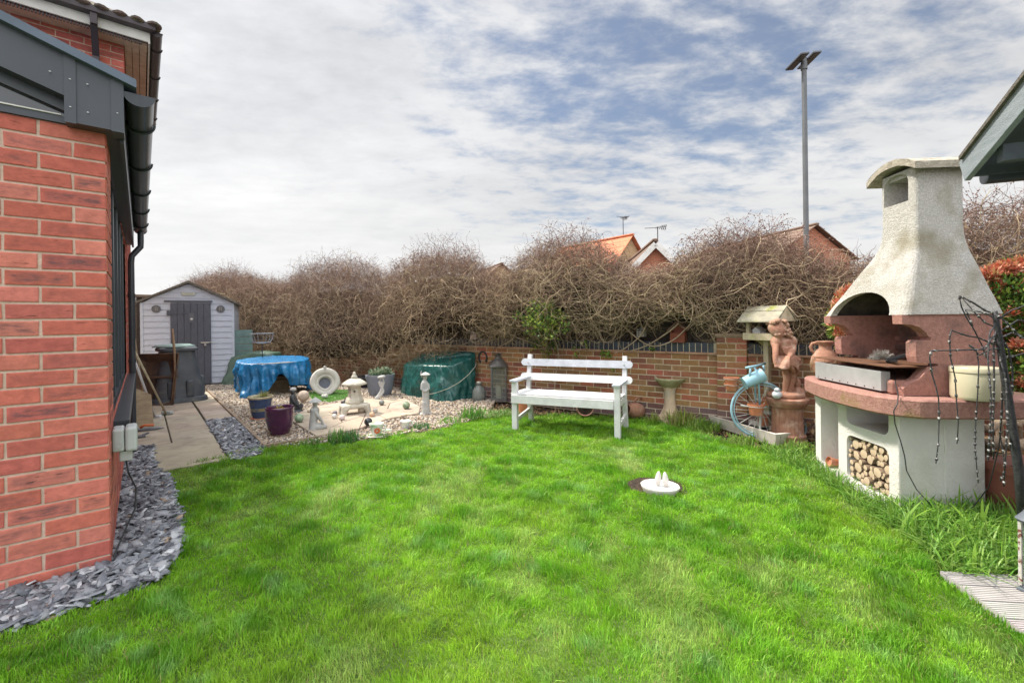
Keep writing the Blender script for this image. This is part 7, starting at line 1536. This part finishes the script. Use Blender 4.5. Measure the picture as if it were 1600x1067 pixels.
def summerhouse():
    t = thing('summerhouse', 'blue grey painted summerhouse roof corner jutting in at the top right', 'summerhouse'); m = mat('grey_blue_boards', (.27,.31,.34), (.21,.245,.27), 7, .75, .4, 40, stretch=(1,1,5)); md = mat('dark_roof_boards', (.10,.12,.14), (.075,.09,.105), 9, .8, .4, 40)  # darker boards for the roof underside, eaves and purlins
    A = P(1512, 262, 2.42); u1 = Vector((-.35,-.93,0)).normalized(); e1 = Vector((.93,-.35,0)).normalized(); up = Vector((0,0,1)); rise = .42
    v = (u1+up*rise); Lb = 1.9
    b = MB(); b.obox(A-v*.03, A+v*Lb, .028, .125, (0,0,1), .003); obj('barge_board', b, m, t)
    def slope(o, w0, w1, s1, th, mm, nm):
        b = MB(); q = [o+e1*w0, o+e1*w0+v*s1, o+e1*w1+v*s1, o+e1*w1]; b.add(q+[k+up*th for k in q], [(0,1,2,3),(4,7,6,5),(0,4,5,1),(1,5,6,2),(2,6,7,3),(3,7,4,0)]); return obj(nm, b, mm, t)
    slope(A+up*.06-v*.02, -.03, 3.0, Lb, .02, M_felt, 'roof_felt'); slope(A+up*.04, .016, 2.9, Lb, .018, md, 'roof_boards')
    b = MB(); b.obox(A+e1*.02+up*.0-u1*.012, A+e1*2.9-u1*.012, .02, .10, (0,0,1), .003); obj('eaves_board', b, md, t)
    b = MB(); o = A-u1*.05+up*-.045; b.tube([o+e1*.09, o+e1*2.9], .042, 14); obj('gutter', b, M_gutter, t, smooth=True, ang=40)
    b = MB(); b.obox(A+u1*.20+e1*.03+up*.0, A+u1*.20+e1*2.6, .05, .08); b.obox(A+u1*.9+e1*.03+up*.30, A+u1*.9+e1*2.6+up*.30, .05, .08); obj('purlin', b, md, t)
    w = MB(); c = A+u1*.30+e1*.32; c.z = 0
    for i in range(17):
        z = .05+i*.128; w.obox(c+up*(z+.06), c+e1*2.2+up*(z+.06), .02, .122); w.obox(c+up*(z+.06)+u1*.012, c+u1*1.8+up*(z+.06), .02, .122)
    obj('wall', w, m, t)
summerhouse()
# ================================================================== beyond the wall
def street_lamp():
    p = P(1261, 500, 8.4); t = thing('street_lamp', 'grey steel street lamp column with a flat twin head behind the garden wall', 'street lamp', (p.x, p.y, 0), 0); zt = P(1260, 96, 8.4).z; s = 8.4/FL; m = mat('galvanised_column', (.15,.16,.17), (.12,.125,.13), 4, .5, .05, 40, metal=.2)
    b = MB(); b.tube([(0,0,0),(0,0,1.4)], .085, 20); b.tube([(0,0,1.35),(0,0,zt-.12)], [.046,.042], 20); obj('column', b, m, t, smooth=True, ang=40)
    b = MB(); b.tube([(0,0,zt-.16),(0,0,zt+.05)], [.056,.050], 20); obj('spigot', b, m, t, smooth=True, ang=40)
    mh = mat('lamp_housing', (.10,.105,.12), (.08,.085,.10), 6, .5)
    for k in (-1, 1):
        b = MB(); b.M = Matrix.Translation((0,0,zt)) @ Matrix.Rotation(R(14), 4, 'Z') @ Matrix.Rotation(R(-12), 4, 'Y') @ Matrix.Rotation(R(-15), 4, 'X'); x0, x1 = (.05,.235) if k > 0 else (-.235,-.05); b.box(x0, x1, -.19, .21, -.0, .04, .01); h = obj('lamp_head', b, mh, t)
        b = MB(); b.M = Matrix.Translation((0,0,zt)) @ Matrix.Rotation(R(14), 4, 'Z') @ Matrix.Rotation(R(-12), 4, 'Y') @ Matrix.Rotation(R(-15), 4, 'X'); b.box(x0+.02, x1-.02, -.16, .18, -.006, -.0005); obj('led_panel', b, mat('led_cover', (.13,.12,.11), None, 30, .3), h)
street_lamp()
M_tile_o = mat('orange_pantiles', (.60,.22,.12), (.48,.17,.09), 5, .85, .3, 20)
M_tile_b = mat('brown_roof_tiles', (.22,.15,.11), (.15,.10,.08), 8, .9, .5, 20)
def bmat(nm, c, mo, sc):
    m = bpy.data.materials.new(nm); m.use_nodes = True; N = m.node_tree.nodes; L = m.node_tree.links; b = N['Principled BSDF']; tc = N.new('ShaderNodeTexCoord'); sp = N.new('ShaderNodeSeparateXYZ'); cb = N.new('ShaderNodeCombineXYZ'); L.new(tc.outputs['Object'], sp.inputs[0]); ad = N.new('ShaderNodeMath'); L.new(sp.outputs[0], ad.inputs[0]); L.new(sp.outputs[1], ad.inputs[1]); L.new(ad.outputs[0], cb.inputs[0]); L.new(sp.outputs[2], cb.inputs[1])
    t = N.new('ShaderNodeTexBrick'); t.inputs['Color1'].default_value = (*c, 1); t.inputs['Color2'].default_value = (*[x*.75 for x in c], 1); t.inputs['Mortar'].default_value = (*mo, 1); t.inputs['Scale'].default_value = 1; t.inputs['Brick Width'].default_value = .225; t.inputs['Row Height'].default_value = .075; t.inputs['Mortar Size'].default_value = .008; L.new(cb.outputs[0], t.inputs[0]); L.new(t.outputs[0], b.inputs['Base Color']); b.inputs['Roughness'].default_value = .9; return m
def gable_house(nm, lb, apex_px, d, half, eave_drop, rz, depth, wm, rm, bargem=None, chimney=None, aerial=None, tiles=True, win=None):
    ap = P(*apex_px, d); za = ap.z; t = thing(nm, lb, 'house', (ap.x, ap.y, 0), rz); ze = za-eave_drop
    b = MB(); pl = [(-half,0),(half,0),(half,ze),(0,za),(-half,ze)]; b.add([(x,0,z) for x,z in pl]+[(x,depth,z) for x,z in pl], [(4,3,2,1,0),(5,6,7,8,9)]+[(i,(i+1)%5,5+(i+1)%5,5+i) for i in range(5)]); obj('wall', b, wm, t)
    ov = .25; k = eave_drop/half; b = MB()
    for s in (-1, 1):
        n = 1 if not tiles else 16; m_ = 14
        e = half+ov; zz = lambda x: za+.06-k*x
        rows = int(e/.32)
        for i in range(rows):
            x0, x1 = e*i/rows, e*(i+1)/rows+.03; b.col = (*vary((1,1,1), .05), 1)
            b.add([(s*x0,-ov,zz(x0)),(s*x1,-ov,zz(x1)+.0),(s*x1,depth+ov,zz(x1)),(s*x0,depth+ov,zz(x0)),(s*x0,-ov,zz(x0)+.03),(s*x1,-ov,zz(x1)+.055),(s*x1,depth+ov,zz(x1)+.055),(s*x0,depth+ov,zz(x0)+.03)], [(0,1,2,3),(4,7,6,5),(0,4,5,1),(1,5,6,2),(2,6,7,3),(3,7,4,0)])
    b.box(-.12,.12,-ov-.01,depth+ov+.01,za+.06,za+.17,.04); obj('roof', b, rm, t)
    if bargem:
        for s in (-1, 1): b = MB(); b.obox((0,-ov-.03,za-.08),(s*(half+ov),-ov-.03,za-.08-k*(half+ov)), .04, .24, (0,0,1)); obj('barge_board', b, bargem, t)
    if chimney: x, y, h = chimney; b = MB(); b.box(x-.3,x+.3,y-.3,y+.3,za-1,za+h,.02); c = obj('chimney', b, wm, t); b = MB(); b.lathe([(.13,za+h),(.10,za+h+.35)], 14, c=(x,y,0)); obj('chimney_pot', b, M_terra, c)
    if aerial:
        x, y, h = aerial; b = MB(); z = za+h; b.tube([(x,y,za-.2),(x,y,z)], .022, 6); b.tube([(x-.6,y,z-.05),(x+.4,y,z-.02)], .014, 6)
        for i in range(6): q = x-.05+i*.085; b.tube([(q,y-.2,z-.04+.02*i),(q,y+.2,z-.04-.02*i)], .012, 5); b.tube([(q,y,z-.14),(q,y,z+.08)], .012, 5) if i > 2 else None
        obj('aerial', b, M_iron, t)
    if win: 
        for x, z in win: b = MB(); b.box(x-.45,x+.45,-.03,.02,z-.5,z+.5); w_ = obj('window', b, M_fascia, t); b = MB(); b.box(x-.38,x+.38,-.036,-.031,z-.43,z+.43); obj('pane', b, M_glass, w_)
    return t
buff = bmat('buff_brick', (.50,.34,.18), (.40,.32,.22), 1); redb = bmat('orange_red_brick', (.52,.17,.09), (.42,.28,.2), 1)
gable_house('neighbour_house', 'house with an orange pantiled roof and a buff brick gable beyond the hedge', (984,370), 27, 3.4, 3.6, R(38), 6, buff, M_tile_o, None, None, (0,.5,1.3), win=[(0,2.2)])
gable_house('neighbour_house', 'smaller house with an orange red brick gable edged in white barge boards', (1022,380), 20, 2.9, 3.0, R(-6), 7, redb, M_tile_b, M_fascia, (.35,1.4,-.05), (.45,1.4,1.0), win=[(0,1.6)])
gable_house('neighbour_house', 'brown roofed red brick house mostly hidden by twigs behind the street lamp', (1270,355), 22, 2.3, 1.45, R(14), 8, redb, M_tile_b, None, None, None, win=None)
gable_house('neighbour_house', 'distant buff brick house whose roof just shows over the dip in the climber', (783,414), 34, 3.2, 2.4, R(20), 8, buff, M_tile_b, None, None, None)
